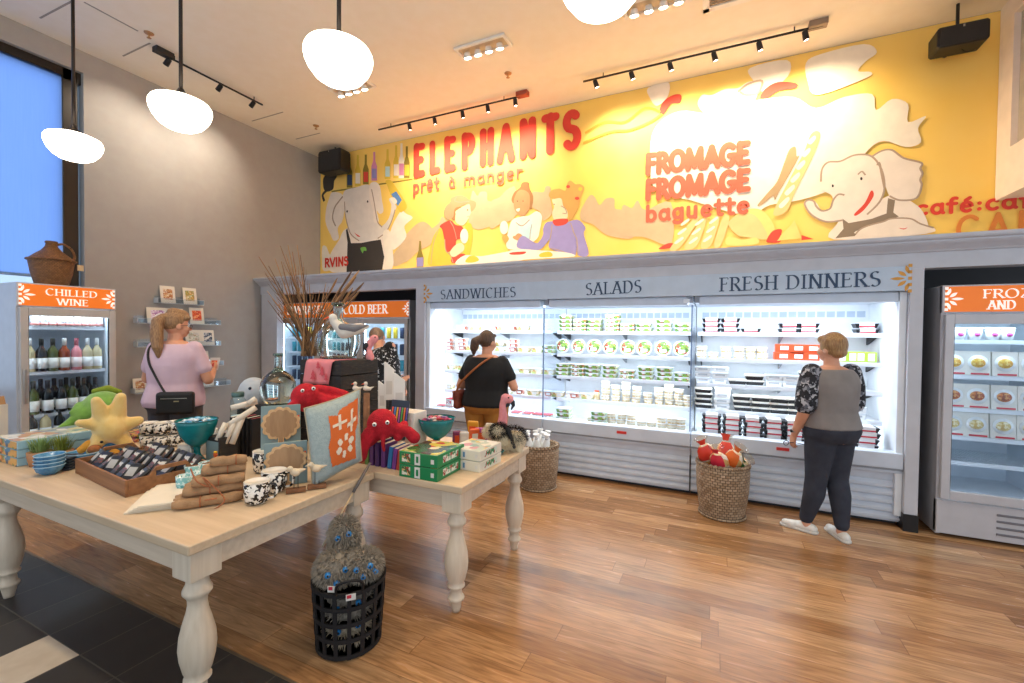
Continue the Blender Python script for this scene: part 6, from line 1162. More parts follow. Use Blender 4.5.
t2 = thing('display_riser', 'dark riser box under the grey round plush', 'riser', (f.p.x, 2.45, TZ)); zz = f.at(250, 409).z; obj('box', MB().bx(f.p.x-.13, f.p.x+.16, 2.42, 2.6, TZ, zz-.01), CRB, t2, .003); obj('top', MB().bx(f.p.x-.135, f.p.x+.165, 2.415, 2.605, zz-.01, zz), CRW, t2)
# two gull figurines on posts, white panels, pen pack
for px, lab in ((356, 'tiny white gull figurine on a brown post, left of two'), (366.5, 'tiny white gull figurine on a brown post, right of two')):
    f = F(px, 418, y=2.30); t = at_thing('gull_figurine', lab, 'figurine', f); obj('post', MB().tube([f.at(px, 462), f.at(px, 393)], [.024, .02], 10), DRIFT, t); mb = MB(); mb.cap(f.at(px-1, 388), f.at(px+3, 389), .018, .012); mb.ell(f.at(px-1, 383.5), .014); mb.cap(f.at(px+4, 388), f.at(px+7, 387), .008, .004); blob('gull', mb, mat('gull_paint', '#ded4c4', .6), t, .004, 2); obj('beak', MB().cap(f.at(px-3, 383.5, .01), f.at(px-5, 384, .012), .004, .0015), POR, t)
WP = mat('white_card', '#e2dcd2', .6)
for i, (x0, x1, yt, yb, dy) in enumerate(((384, 394, 362, 400, 2.46), (393, 405, 373, 412, 2.42), (378, 386, 381, 410, 2.44))):
    f = F((x0+x1)/2, yb, y=dy); t = at_thing('white_card_pack', ['tall white slanted card pack beside the crate', 'white card pack standing in front of the tall one', 'small white card pack next to the crate corner'][i], 'card pack', f); T0 = f.M; mb = MB(); mb.T = fr(f.at(x0, yb), f.M.to_3x3() @ Vector((1, 0, 0)), (0, 0, 1)); w_ = (x1-x0)*f.kx; h = (yb-yt)*f.ky; mb.prism([(0, 0), (w_, 0), (w_, h*.8), (w_*.15, h), (0, h)], .03, -.03); obj('card', mb, WP, t, .002); mb = MB(); mb.T = fr(f.at(x0, yb), f.M.to_3x3() @ Vector((1, 0, 0)), (0, 0, 1)); mb.bx(w_*.2, w_*.8, h*.15, h*.5, 0, .001); obj('print', mb, mat('print_grey', '#cfc7bc', .6), t)
t = thing('display_box', 'pale carton standing behind the row of books', 'box', tuple(tp(398, 446))); a = tp(385, 452); b = tp(423, 450); obj('carton', MB().bx(a.x-.02, b.x+.02, 2.47, 2.62, TZ, P(400, 412, 'y', 2.47).z), WP, t, .004); obj('panel', MB().bx(a.x, b.x, 2.466, 2.47, TZ+.03, P(400, 418, 'y', 2.47).z), mat('panel_blush', '#d9c8be', .6), t)
f = F(396, 440, y=2.40); t = at_thing('pen_pack', 'dark hanging pack of coloured pens above the books', 'pen pack', f); mb = MB(); mb.T = f.M @ TR(0, 0, 0) @ RY(.12); mb.bx(-9*f.kx, 9*f.kx, -.006, 0, 0, 40*f.ky); obj('backing', mb, SLATE, t, .002)
for i, c in enumerate(('#d8432f', '#3a7ac0', '#e0a030', '#a8509a', '#4a9a4a', '#d86a2a', '#5a4a9a')): q = MB(); q.T = f.M @ RY(.12); q.tube([((-7.2+i*2.4)*f.kx, .006, 4*f.ky), ((-7.2+i*2.4)*f.kx, .006, 33*f.ky)], .0055, 8); obj('pen', q, mat('pen_'+c[1:], c, .35), t)
# row of books under the octopus
for i, (px, c, h, lab) in enumerate(((361, '#2f4a52', 22, 'dark teal'), (365, '#a8623a', 22, 'rust'), (369, '#5a7a3a', 21, 'green'), (373.5, '#5a2f6a', 24, 'broad dark purple'), (379, '#4a2a60', 24, 'deep purple'), (385, '#6a3a7a', 23, 'plum'), (391, '#2f7ab0', 22, 'bright blue'), (395.5, '#7a3a8a', 21, 'violet'), (400, '#b8403a', 20, 'red'), (404, '#5f8a3a', 20, 'leaf green'), (408.5, '#d0762f', 19, 'orange'), (414, '#6f3f84', 20, 'leaning purple'))):
    f = F(px, 462-(px-361)*.10, y=2.17); z0 = TZ; t = thing('book', f"{lab} book spine in the slanted row below the octopus", 'book', (f.p.x, 2.2, z0), 0, 'coloured books below the octopus'); th = 4.6*f.kx; mb = MB(); mb.T = TR(f.p.x, 2.15, z0) @ RZ(.1) @ RY(.12 if px > 390 else 0); mb.bx(-th/2, th/2, 0, .14, 0, h*f.ky); obj('cover', mb, mat('book_'+c[1:], c, .4), t, .002); mb = MB(); mb.T = TR(f.p.x, 2.15, z0) @ RZ(.1) @ RY(.12 if px > 390 else 0); mb.bx(-th*.4, th*.4, .004, .142, .003, h*f.ky+.0008); obj('pages', mb, PAPR, t)
# game boxes
def gamebox(a, b, c, h, z, side, top, lab, mark):
    u = b-a; w_ = c-b; v_ = w_-u.normalized()*w_.dot(u.normalized()); T = fr((a.x, a.y, z), u, v_); L2, W2 = u.length, v_.length; t = thing('game_box', lab, 'game box', T=T); o = lambda n, mb, m, bv=0: obj(n, mb, m, t, bv, world=False)
    o('box', MB().bx(0, L2, 0, W2, 0, h), side, .003); o('top_print', MB().bx(.008, L2-.008, .008, W2-.008, h, h+.0012), top); o('label', MB().bx(L2*.42, L2*.56, -.0015, 0, h*.06, h*.94), WP); o('emblem', MB().bx(L2*.46, L2*.52, -.0025, -.0012, h*.25, h*.75), mark); o('picture', MB().bx(L2*.08, L2*.3, -.0015, 0, h*.2, h*.85), mottle('game_picture', ['#3a5a34', '#e8ddc8', '#a8402f', '#2f7a4a', '#d8b070'], 60)); o('label', MB().bx(L2*.84, L2*.92, -.0015, 0, h*.3, h*.65), WP); o('side_print', MB().bx(L2, L2+.0015, W2*.2, W2*.75, h*.25, h*.8), mottle('game_side', ['#e8e2d4', '#3a8a58', '#cfe0cc', '#a8402f'], 45))
GRN = mat('game_green', '#17824a', .35); GTOP = mottle('game_green_top', ['#1f6a3a', '#c8b43a', '#b83a2a', '#2f4a2a', '#8aa04a', '#d8c890', '#5a2a22'], 16, .25)
a, b, c = tp(399, 476), tp(437, 482.5), tp(461, 467)
for i in range(2): gamebox(a, b, c, .073, TZ+i*.0765, GRN, GTOP, ['green game box, lower of the two stacked', 'green game box with picture lid, upper of the two stacked'][i], GRN)
WGM = mat('game_cream', '#e8e0cc', .4); WTOP = mottle('game_cream_top', ['#f2ead8', '#c8d2c0', '#e8c84a', '#d89aa0', '#f4efe2', '#8fb4a8', '#e8e0cc'], 20, .3)
a, b, c = tp(449, 467.5), tp(480, 473), tp(498, 461)
for i in range(2): gamebox(a, b, c, .063, TZ+i*.067, WGM, WTOP, ['cream game box, lower of the two beside the green boxes', 'cream game box with pastel lid, upper of the two beside the green boxes'][i], mat('game_mark', '#5a8ab0', .4))
# packets, duck, small dish near the far end
for i, (px, py, c, w_, h, n_, d_) in enumerate(((456, 447, '#8a3a6a', 8, 17, 'plum', 0), (464, 449, '#d8d0c8', 9, 18, 'white', 0), (467, 443, '#e0a030', 11, 20, 'amber', .1), (474, 446, '#e86a3a', 10, 18, 'orange', 0), (481, 445, '#a8328a', 12, 18, 'magenta', .0), (488, 444, '#e8dcd0', 10, 20, 'cream', .05), (496, 446, '#c8a078', 8, 18, 'tan', .0))):
    f = FR_(tp(px, py)+Vector((0, d_, 0)), px, py); t = at_thing('snack_packet', f"{n_} snack packet standing behind the cream game boxes", 'snack packet', f); mb = MB(); mb.T = f.M @ RZ(.3*(i % 3-1)) @ RX(-.12); mb.box(0, 0, h*f.ky/2, w_*f.kx, .03, h*f.ky); obj('pouch', mb, mat('packet_'+c[1:], c, .35), t, .01); mb = MB(); mb.T = f.M @ RZ(.3*(i % 3-1)) @ RX(-.12); mb.box(0, .0155, h*f.ky*.5, w_*f.kx*.6, .002, h*f.ky*.5); obj('label', mb, WP if i % 2 else POR, t)
f = FR_(tp(452, 456)+Vector((0, .03, 0)), 452, 456); t = at_thing('toy_duck', 'small yellow toy duck beside the right teal bowl', 'toy', f); mb = MB(); mb.ell(f.at(452, 452), (.05, .035, .032)); mb.ell(f.at(449, 446), .024); mb.cap(f.at(457, 450), f.at(460, 447), .02, .006); blob('body', mb, mat('duck_yellow', '#e8b41f', .4), t, .006, 2); obj('beak', MB().cap(f.at(446, 446, .02), f.at(443, 447, .025), .008, .004), POR, t)
p = tp(494, 455)+Vector((0, .02, 0)); t = thing('small_dish', 'small dark teal dish near the furry plush', 'dish', tuple(p)); obj('dish', MB().lathe([(.03, 0), (.05, .006), (.062, .026), (.06, .028), (.045, .01), (.001, .008)], 22, tuple(p)), mat('teal_dark', '#0f5557', .25), t); obj('rim', MB().tube([(p.x+.061*math.cos(2*PI*k/22), p.y+.061*math.sin(2*PI*k/22), p.z+.027) for k in range(22)], .0025, 5, True), TEAL, t)
# furry black and white plush
f = FR_(tp(508, 450), 508, 450); t = at_thing('furry_plush', 'shaggy black and cream plush dog near the rear table end', 'plush toy', f); mb = MB(); mb.chain([f.at(502, 440), f.at(517, 440)], [.075, .07]); mb.cap(f.at(500, 446, .03), f.at(500, 450, .03), .03, .03); mb.cap(f.at(518, 446, .03), f.at(519, 450, .03), .03, .03); mb.ell(f.at(498, 431, .03), (.05, .05, .05)); CRM = mat('fur_cream', '#e2d2b0', .95, bump=.5, bs=120); blob('body', mb, CRM, t, .01, 2)
mb = MB(); fuzz(mb, [(f.at(499, 431, .02), (.055, .055, .05)), (f.at(514, 436, -.01), (.085, .07, .06))], 900, .035, .0016, .8, 4); obj('black_fur', mb, mat('fur_black', '#1d1c1e', .9, col2='#8a8a8e', lo=.62, hi=.8), t)['kind'] = 'stuff'
mb = MB(); fuzz(mb, [(f.at(505, 443, .02), (.085, .07, .06)), (f.at(490, 432, 0), (.04, .04, .04))], 700, .03, .0016, .9, 9); obj('cream_fur', mb, CRM, t)['kind'] = 'stuff'; obj('ear', MB().cap(f.at(508, 428, .06), f.at(514, 444, .085), .018, .012), mat('fur_black', '#1d1c1e', .9), t)
# jar, dark books, white rolls between the left bowl and the tree boards
p = F(238, 408, y=2.12).p; t = thing('glass_jar', 'tall lidded glass jar below the grey round plush', 'jar', (p.x, p.y, TZ)); hj = P(238, 392, 'y', 2.12).z-TZ; obj('jar', MB().lathe([(.045, 0), (.05, .01), (.05, hj-.06), (.036, hj-.035)], 24, (p.x, p.y, TZ)), FR1, t); obj('lid', MB().lathe([(.04, hj-.036), (.042, hj-.03), (.042, hj-.004), (.036, hj)], 24, (p.x, p.y, TZ)), mat('lid_green', '#4f6a66', .35, .4), t); obj('filling', MB().lathe([(.043, .008), (.045, .02), (.045, hj*.55), (.001, hj*.56)], 20, (p.x, p.y, TZ)), mat('jar_salts', '#cfd8d8', .7), t)
for i, px in enumerate((238, 242, 246, 250, 254, 258)):
    f = F(px, 448, y=1.98); zt = P(px, 416+(i % 3), 'y', 1.98).z; t = thing('dark_notebook', f"black notebook, {ORD[i]} from left in the upright row behind the floral mugs", 'notebook', (f.p.x, 2, TZ), 0, 'black notebooks behind the floral mugs'); th = 3.6*f.kx; mb = MB(); mb.T = TR(f.p.x, 1.93, TZ) @ RZ(.15); mb.bx(-th/2, th/2, 0, .1, 0, zt-TZ); obj('cover', mb, mat('notebook_black', '#221f20', .5), t, .002); mb = MB(); mb.T = TR(f.p.x, 1.93, TZ) @ RZ(.15); mb.bx(-th*.38, th*.38, .003, .102, .003, zt-TZ+.0008); obj('pages', mb, mat('page_red', '#b84a4a', .6) if i % 2 else PAPR, t)
TUSK = mat('white_roll', '#e0d4c2', .6)
for i, (a, b, d0, d1) in enumerate((((222, 428), (256, 408), .0, .02), ((231, 408), (258, 403), -.03, -.03), ((225, 441), (236, 418), .03, 0), ((232, 442), (243, 416), .03, .0), ((218, 437), (226, 421), .04, .02), ((248, 404), (256, 399), .0, .0))):
    f = F(240, 430, y=1.87); t = thing('white_roll', f"white paper roll, {['long slanting one', 'flat upper one', 'steep left one', 'steep right one', 'short leftmost one', 'short topmost one'][i]}, behind the napkin heap", 'paper roll', tuple(f.at(*a, d0))); obj('roll', MB().tube([f.at(*a, d0), f.at(*b, d1)], .0185 if i < 4 else .016, 14), TUSK, t); d = (f.at(*a, d0)-f.at(*b, d1)).normalized(); obj('end', MB().tube([f.at(*a, d0)+d*.001, f.at(*a, d0)+d*.002], .012, 12), mat('roll_core', '#bfa98c', .7), t)
p = F(246, 440, y=1.9).p; t = thing('display_riser', 'dark riser under the white paper rolls', 'riser', (p.x, p.y, TZ)); zr = P(240, 440, 'y', 1.9).z
obj('block', MB().bx(p.x-.16, p.x-.02, 1.74, 1.86, TZ, P(226, 436, 'y', 1.8).z), CRB, t, .003); obj('face', MB().bx(p.x-.15, p.x-.03, 1.737, 1.74, TZ+.01, P(226, 440, 'y', 1.8).z), TEALB, t)
f = F(222, 446, y=1.74); t = at_thing('orange_figure', 'small orange and yellow figurine behind the napkin heap', 'figurine', FR_(Vector((f.p.x, f.p.y, TZ)), 222, 446)); f = FR_(Vector((f.p.x, 1.70, TZ)), 228, 452); mb = MB(); mb.cap(f.at(228, 450), f.at(228, 444), .016, .012); mb.ell(f.at(228, 440), .013); blob('body', mb, mat('fig_orange', '#d8622f', .5), t, .004, 2); obj('cap', MB().ell(f.at(228, 437.5), (.012, .012, .007)), mat('duck_yellow', '#e8b41f', .4), t)
# carton at the far left behind the front table
p = P(4, 420, 'x', -4.35); t = thing('carton', 'cream open carton at the left edge behind the puzzle boxes', 'carton', (p.x, p.y, 0)); zt = P(6, 404, 'x', -4.35).z; obj('carton_body', MB().bx(p.x-.3, p.x, p.y-.35, p.y+.02, .0, zt), mat('carton_cream', '#d2c6b6', .7), t, .003); mb = MB(); mb.T = TR(p.x, 0, zt) @ RY(-.5); mb.bx(-.012, .0, p.y-.34, p.y+.01, 0, .06); obj('flap', mb, mat('carton_brown', '#a5794e', .8), t)

# ---------------------------------------------------------------- baskets on the floor
WB = weave('wicker_grey', '#b89f82', '#94785a', '#4f3c2a', 34, 44)
def basket(p, r0, r1, h, lab):
    t = thing('wicker_basket', lab, 'basket', (p.x, p.y, 0)); o = lambda n, mb, m: obj(n, mb, m, t, world=False)
    o('body', MB().lathe([(r0*.98, .004), (r0, .02), (r0+(r1-r0)*.55+.012, h*.5), (r1+.006, h*.85), (r1, h), (r1-.02, h), (r1-.02, h*.8), (r0-.01, .03), (.001, .03)], 40), WB)
    mb = MB()
    for k in range(2): mb.tube([((r1-.006+.008*math.sin(a*17+k*PI))*math.cos(a), (r1-.006+.008*math.sin(a*17+k*PI))*math.sin(a), h+.012*math.cos(a*17+k*PI)) for a in [2*PI*i/136 for i in range(136)]], .011, 6, True)
    o('braided_rim', mb, WB); o('base_ring', MB().tube([((r0+.002)*math.cos(a), (r0+.002)*math.sin(a), .012) for a in [2*PI*i/36 for i in range(36)]], .012, 6, True), WB); return t
pb = Vector((.075, 4.36, 0)); basket(pb, .185, .215, .46, 'tall wicker basket of bread bags before the cases')
BAG = glass('bag_film', '#fbf6ef', 1.4, .12); BRD = mat('bread_crust', '#d9a560', .7, col2='#c48a45', vs=20)
for i, (dx, dy, rz_, rx_, c, z, lab) in enumerate(((-.12, .0, .5, .15, '#e0402f', .50, 'bread bag with red top, leftmost in the wicker basket'), (-.02, -.09, -.2, .45, '#e2364a', .46, 'bread bag with bright pink-red top, front of the wicker basket'), (.07, -.04, -.5, .2, '#e8702f', .48, 'bread bag with orange band, right in the wicker basket'), (.02, .09, .2, -.2, '#d8402f', .50, 'bread bag with red band, rear of the wicker basket'), (.13, .06, -.9, .3, '#3f8a4a', .43, 'bread bag with green and red label, far right in the wicker basket'))):
    T = TR(pb.x+dx, pb.y+dy, z) @ RZ(rz_) @ RX(rx_) @ RY((-.45, -.1, .5, .1, .9)[i]); t = thing('bread_bag', lab, 'bread bag', T=T, group='bread bags in the wicker basket'); o = lambda n, mb, m: obj(n, mb, m, t, world=False)
    sec = lambda prf: MB().lathe(prf, 22, sq=.62)
    def facing(prf, a0, a1):
        mb = MB(); k = len(prf); n = 10; vs = [(r*math.cos(a0+(a1-a0)*q/n), .62*r*math.sin(a0+(a1-a0)*q/n), z_) for q in range(n+1) for r, z_ in prf]
        return mb.add(vs, [(q*k+p_, (q+1)*k+p_, (q+1)*k+p_+1, q*k+p_+1) for q in range(n) for p_ in range(k-1)], True)
    o('loaf', sec([(.02, -.13), (.062, -.115), (.074, -.05), (.076, .05), (.066, .095), (.03, .13)]), mottle('bagged_bread', ['#e8d2a8', '#f6eee0', '#d9a560', '#f3e6d0', '#e0b878', '#faf4ea'], 22, .3)); o('film', sec([(.05, -.15), (.07, -.13), (.081, -.05), (.083, .05), (.072, .10), (.034, .138), (.04, .165), (.066, .20), (.06, .202), (.03, .17)]), BAG); o('print', facing([(.0835, .0), (.0845, .045), (.0745, .098), (.05, .127)], -2.5-.5*(i == 0), -.9), mat('bag_'+c[1:], c, .3)); o('band', facing([(.0825, -.06), (.0835, -.03)], -2.7, -.4), mat('bag_band', '#e08a3a', .4)); o('knot', facing([(.036, .14), (.043, .165), (.068, .2)], -2.6, -1.2), mat('bag_'+c[1:], c, .3))
pw = Vector((-1.66, 4.28, 0)); basket(pw, .18, .205, .44, 'wicker basket of white wrapped bottles behind the rear table')
BGW = mat('wrap_white', '#e4e3e0', .3, col2='#f2f2ee', vs=25, bump=.5, bs=40)
for i in range(8):
    a = i*2.4; q = .14*math.sqrt((i+.4)/8); T = TR(pw.x+q*math.cos(a), pw.y+q*math.sin(a), .44) @ RX(math.sin(a)*-.18) @ RY(math.cos(a)*.18); t = thing('wrapped_bottle', f"white wrapped bottle with twisted top, {['centre', 'rear-left', 'front', 'right', 'left', 'rear', 'front-right', 'far-left'][i]} of the wicker basket behind the table", 'bottle', T=T, group='white wrapped bottles in the basket'); o = lambda n, mb, m: obj(n, mb, m, t, world=False)
    o('wrap', MB().lathe([(.034, -.2), (.04, -.18), (.041, .0), (.03, .05), (.014, .085), (.016, .1), (.034, .135), (.03, .137), (.012, .105)], 16), BGW); o('ribbon', MB().lathe([(.0165, .078), (.0175, .085), (.0165, .092)], 12), mat('ribbon_silver', '#b8bcc0', .3, .5))
# black webbing basket with shaggy toys
pk = Vector((-1.70, 1.70, 0)); bt = thing('webbing_basket', 'black strap basket of shaggy toys under the front table corner', 'basket', (pk.x, pk.y, 0)); o = lambda n, mb, m: obj(n, mb, m, bt, world=False); STRAP = mat('strap_black', '#161415', .7, bump=.2, bs=200)
R0, R1, H_ = .155, .178, .345
rad = lambda z: R0+(R1-R0)*z/H_
for i in range(16):
    a = 2*PI*i/16; u = Vector((-math.sin(a), math.cos(a), 0)); mb = MB()
    pts = [Vector((rad(z)*math.cos(a), rad(z)*math.sin(a), z)) for z in (.004, .12, .24, H_)]; n_ = Vector((math.cos(a), math.sin(a), 0))
    vs = []
    for p in pts: vs += [p-u*.0095-n_*.004, p+u*.0095-n_*.004, p+u*.0095+n_*.004, p-u*.0095+n_*.004]
    fs = [(0, 1, 2, 3), (15, 14, 13, 12)]
    for k in range(3):
        for j in range(4): fs.append((k*4+j, (k+1)*4+j, (k+1)*4+(j+1) % 4, k*4+(j+1) % 4))
    mb.add(vs, fs); o('upright_strap', mb, STRAP)
for z in (.018, .10, .18, .26, .335): o('hoop_strap', MB().lathe([(rad(z)-.004, z-.01), (rad(z)+.006, z-.01), (rad(z+.01)+.006, z+.01), (rad(z+.01)-.004, z+.01), (rad(z)-.004, z-.01)], 40, smooth=False), STRAP)
o('bottom', MB().lathe([(R0-.004, .002), (R0-.004, .008)], 30), STRAP)
for a in (2.4, 5.5):
    q = Vector((R1*math.cos(a), R1*math.sin(a), H_)); u = Vector((-math.sin(a), math.cos(a), 0)); o('handle', MB().tube(spline([q-u*.06, q-u*.055+Vector((math.cos(a)*.03, math.sin(a)*.03, .06)), q+Vector((math.cos(a)*.05, math.sin(a)*.05, .085)), q+u*.055+Vector((math.cos(a)*.03, math.sin(a)*.03, .06)), q+u*.06], 5, False), .007, 6), STRAP)
SHG = mat('shag_grey', '#a39888', .95, col2='#7d7366', vs=40); BLU = mat('bead_blue', '#1f7ec0', .3)
toys = [((-.04, -.04, .385), .105, 'shaggy grey toy with blue beads, front centre of the strap basket'), ((.09, .01, .41), .082, 'shaggy grey toy with blue beads, right side of the strap basket'), ((-.09, .05, .50), .07, 'tall shaggy grey toy standing up at the rear of the strap basket'), ((.01, -.01, .22), .125, 'shaggy grey toy seen through the straps, middle of the basket'), ((.0, .0, .10), .12, 'shaggy pale toy lying at the bottom of the strap basket')]
for i, ((x, y, z), r, lab) in enumerate(toys):
    c = Vector((pk.x+x, pk.y+y, z)); t = thing('shaggy_toy', lab, 'plush toy', tuple(c), 0, 'shaggy toys in the strap basket'); tall = 1.5 if i == 2 else .9; rr = (r, r, r*tall); m_ = SHG if i != 4 else mat('shag_pale', '#c9b79c', .95, col2='#a8957a', vs=40)
    obj('body', MB().ell(c, (r*.93, r*.93, r*tall*.93)), m_, t); mb = MB(); fuzz(mb, [(c, rr)], 1100 if i < 3 else 600, .03, .0035, .7, 20+i); obj('shag', mb, m_, t)['kind'] = 'stuff'
    cam_d = Vector((-c.x, -c.y, .35)).normalized()
    for k, (ax, az) in enumerate(((-.45, .1), (.35, .25), (-.05, -.35), (.75, -.25))[:4 if i < 2 else 2]):
        s_ = Vector((cam_d.y, -cam_d.x, 0)).normalized(); d = (cam_d-s_*ax+Vector((0, 0, az))).normalized(); e = c+Vector((d.x*r, d.y*r, d.z*r*tall))*1.07; b_ = obj('bead', MB().ell(e, .0155), BLU, t); obj('pupil', MB().ell(e+cam_d*.011, .0065), mat('eye_black', '#101010', .2), b_)
for i, (a, z) in enumerate(((-1.2, .375), (-.75, .33))):
    T = TR(pk.x+.178*math.cos(a), pk.y+.178*math.sin(a), z) @ RZ(a+PI/2); t = thing('price_card', ['red and white price card clipped to the strap basket, upper', 'red and white price card clipped to the strap basket, lower'][i], 'price card', T=T); obj('card', MB().box(0, -.012, 0, .045, .002, .03), WP, t, world=False); obj('band', MB().box(-.008, -.0135, .004, .02, .001, .016), PRED, t, world=False)
a, b = P(322, 547, 'y', 1.66), P(370, 463, 'y', 2.0); t = thing('wooden_wand', 'thin pale wooden wand with grey grip leaning in the strap basket', 'stick', tuple(a)); m1 = a.lerp(b, .62); obj('rod', MB().tube([a, m1], .0042, 8), mat('rod_pale', '#d2b48a', .5), t); obj('grip', MB().tube([m1, a.lerp(b, .8), b], [.008, .009, .007], 8), mat('grip_grey', '#6f6660', .6), t)
# ---------------------------------------------------------------- people
SKIN = mat('skin', '#d9a183', .55, col2='#cf9474', vs=9, spec=.35); 
def hand(mb, w, d, n, s, k, curl=.5):
    """palm, four fingers and a thumb: wrist w, direction d, palm normal n, thumb side s"""
    w, d, n, s = Vector(w), Vector(d).normalized(), Vector(n).normalized(), Vector(s).normalized()
    for q in (-.022, 0, .022): mb.cap(w+d*.012*k+s*q*.7*k, w+d*.082*k+s*q*k, .0145*k, .0125*k, 8)
    for i, (q, L_, dz) in enumerate(((.031, .066, 0), (.0105, .074, .003), (-.0105, .069, .001), (-.031, .053, -.006))):
        b = w+d*(.088+dz)*k+s*q*k; a1 = curl*(.7+.12*i); d1 = d*math.cos(a1)+n*math.sin(a1)+s*q*1.5; d2 = d*math.cos(a1*2)+n*math.sin(a1*2)
        m = b+d1*L_*.5*k; mb.cap(b, m, .0088*k, .0082*k, 8); mb.cap(m, m+d2*L_*.5*k, .0082*k, .0068*k, 8)
    t0 = w+d*.025*k+s*.026*k; t1 = t0+(d*.7+s*.6+n*.25)*.038*k; mb.cap(t0, t1, .0125*k, .0095*k, 8); mb.cap(t1, t1+(d*.9+s*.15+n*.35)*.03*k, .0095*k, .0078*k, 8)
RINGS = [(.47, .092, .07, 0), (.50, .108, .082, -.006), (.53, .112, .086, -.01), (.57, .107, .08, -.004), (.62, .097, .07, 0), (.67, .10, .074, .002), (.72, .107, .082, .008), (.76, .11, .074, .004), (.795, .104, .06, 0), (.825, .08, .045, -.004), (.845, .04, .034, -.002)]
def person(label, loc, rz, h, wide, deep, U, head, arms, legs, sh, tr, shoe, hair, sleeve=.5, skin=SKIN, hem=.54, strap=None):
    t = thing('person', label, 'person', loc, rz); o = lambda f, n, mb, m, p=t, **k: f(n, mb, m, p, world=False, **k)
    def ring_at(z):
        for a, b in zip(RINGS, RINGS[1:]):
            if a[0] <= z <= b[0]: q = (z-a[0])/(b[0]-a[0]); return tuple(a[i]+(b[i]-a[i])*q for i in range(4))
        return RINGS[0] if z < RINGS[0][0] else RINGS[-1]
    def tor(g, z0=0, z1=2):
        zs = [r[0] for r in RINGS if z0 < r[0] < z1]; zs = ([z0] if z0 > 0 else [])+zs+([z1] if z1 < 1 else [])
        return [((0, ring_at(z)[3]*h, z*h), ring_at(z)[1]*h*wide+g, ring_at(z)[2]*h*deep+g) for z in zs]
    H = TR(0, 0, .85*h) @ RZ(head[0]) @ RX(head[1]) @ TR(0, 0, -.85*h)
    mb = MB(U); mb.loft(tor(0)); mb.cap((0, -.004*h, .82*h), (0, .006*h, .89*h), .036*h, .033*h); mb.T = U @ H; k = h
    mb.ell((0, -.004*k, .937*k), (.046*k, .056*k, .061*k)); mb.ell((0, .018*k, .902*k), (.034*k, .040*k, .037*k)); mb.ell((0, .03*k, .885*k), (.02*k, .024*k, .018*k)); mb.cap((0, .052*k, .932*k), (0, .064*k, .914*k), .005*k, .009*k, 8); mb.ell((0, .054*k, .895*k), (.014*k, .007*k, .006*k))
    for s in (-1, 1): mb.ell((s*.046*k, -.004*k, .922*k), (.006*k, .013*k, .018*k)); mb.ell((s*.026*k, .034*k, .912*k), (.016*k, .016*k, .016*k))
    mb.T = U
    for (S_, E, W, hd, hn, hs, cu) in arms:
        mb.chain([S_, E], [.031*h, .027*h], 12); mb.chain([E, Vector(E).lerp(Vector(W), .35), W], [.026*h, .025*h, .0165*h], 12); hand(mb, W, hd, hn, hs, h/1.68, cu)
    mb.T = Matrix()
    for (Hp, K_, A, toe) in legs: mb.chain([Hp, K_], [.052*h*(wide*.5+.5), .036*h], 14); mb.chain([K_, Vector(K_).lerp(Vector(A), .35)+Vector((0, -.008*h, 0)), A], [.034*h, .035*h, .02*h], 12); mb.cap(A, Vector(A)+Vector((0, 0, -.02*h)), .022*h, .024*h); mb.cap((A[0], A[1], .025), (A[0]+toe[0]*.11, A[1]+toe[1]*.11, .022), .026, .02)
    body = o(blob, 'body', mb, skin, vox=.0062, it=3); WM[body.name] = wm(t)
    body.name = body.name
    mb = MB(U); mb.loft(tor(.016, hem, .83)); 
    for (S_, E, W, *_) in arms: mb.chain([Vector(S_)+Vector((-.02*math.copysign(1, S_[0]), 0, .0)), Vector(S_).lerp(Vector(E), sleeve)], [.042*h, .040*h], 14)
    shirt = o(blob, 'shirt', mb, sh, vox=.011, it=4)
    mb = MB(); mb.loft(tor(.007, .47, .575))
    for (Hp, K_, A, toe) in legs: mb.chain([(Hp[0], Hp[1], Hp[2]-.03), Vector(Hp).lerp(Vector(K_), .35), K_], [.062*h*wide, .058*h*wide, .046*h*(wide*.5+.5)], 14); mb.chain([K_, Vector(K_).lerp(Vector(A), .35)+Vector((0, -.008*h, 0)), (A[0], A[1], A[2]+.03)], [.046*h*(wide*.5+.5), .045*h*(wide*.5+.5), .032*h], 14)
    o(blob, 'trousers', mb, tr, vox=.011, it=4)
    for (Hp, K_, A, toe) in legs:
        d = Vector((toe[0], toe[1], 0)).normalized(); b = Vector((A[0], A[1], 0)); mb = MB(); mb.cap(b-d*.045+Vector((0, 0, .036)), b+d*.02+Vector((0, 0, .05)), .036, .036); mb.cap(b+Vector((0, 0, .04)), b+d*.15+Vector((0, 0, .03)), .04, .03); q = Vector((-d.y, d.x, 0)); mb.cap(b+d*.1+q*.01+Vector((0, 0, .03)), b+d*.14+Vector((0, 0, .028)), .036, .03)
        s_ = o(blob, 'shoe', mb, shoe, vox=.008, it=2); m2 = MB(); m2.cap(b-d*.05+Vector((0, 0, .012)), b+d*.155+Vector((0, 0, .012)), .038, .036); m2.v = [Vector((v.x, v.y, max(0, min(.02, v.z)))) for v in m2.v]; o(obj, 'sole', m2, mat('sole_white', '#d6d2ca', .6), s_)
    mb = MB(U @ H); hair(mb, k)
    return t, shirt
def eyes_p(t, U, H0, h):
    H = U @ TR(0, 0, .85*h) @ RZ(H0[0]) @ RX(H0[1]) @ TR(0, 0, -.85*h)
    for s in (-1, 1): e = obj('eye', MB(H).ell((s*.018*h, .047*h, .930*h), .0075*h), mat('eye_white', '#f4f4f2', .25), t, world=False); obj('iris', MB(H).ell((s*.018*h, .0525*h, .930*h), .0035*h), mat('eye_black', '#101010', .2), e, world=False)
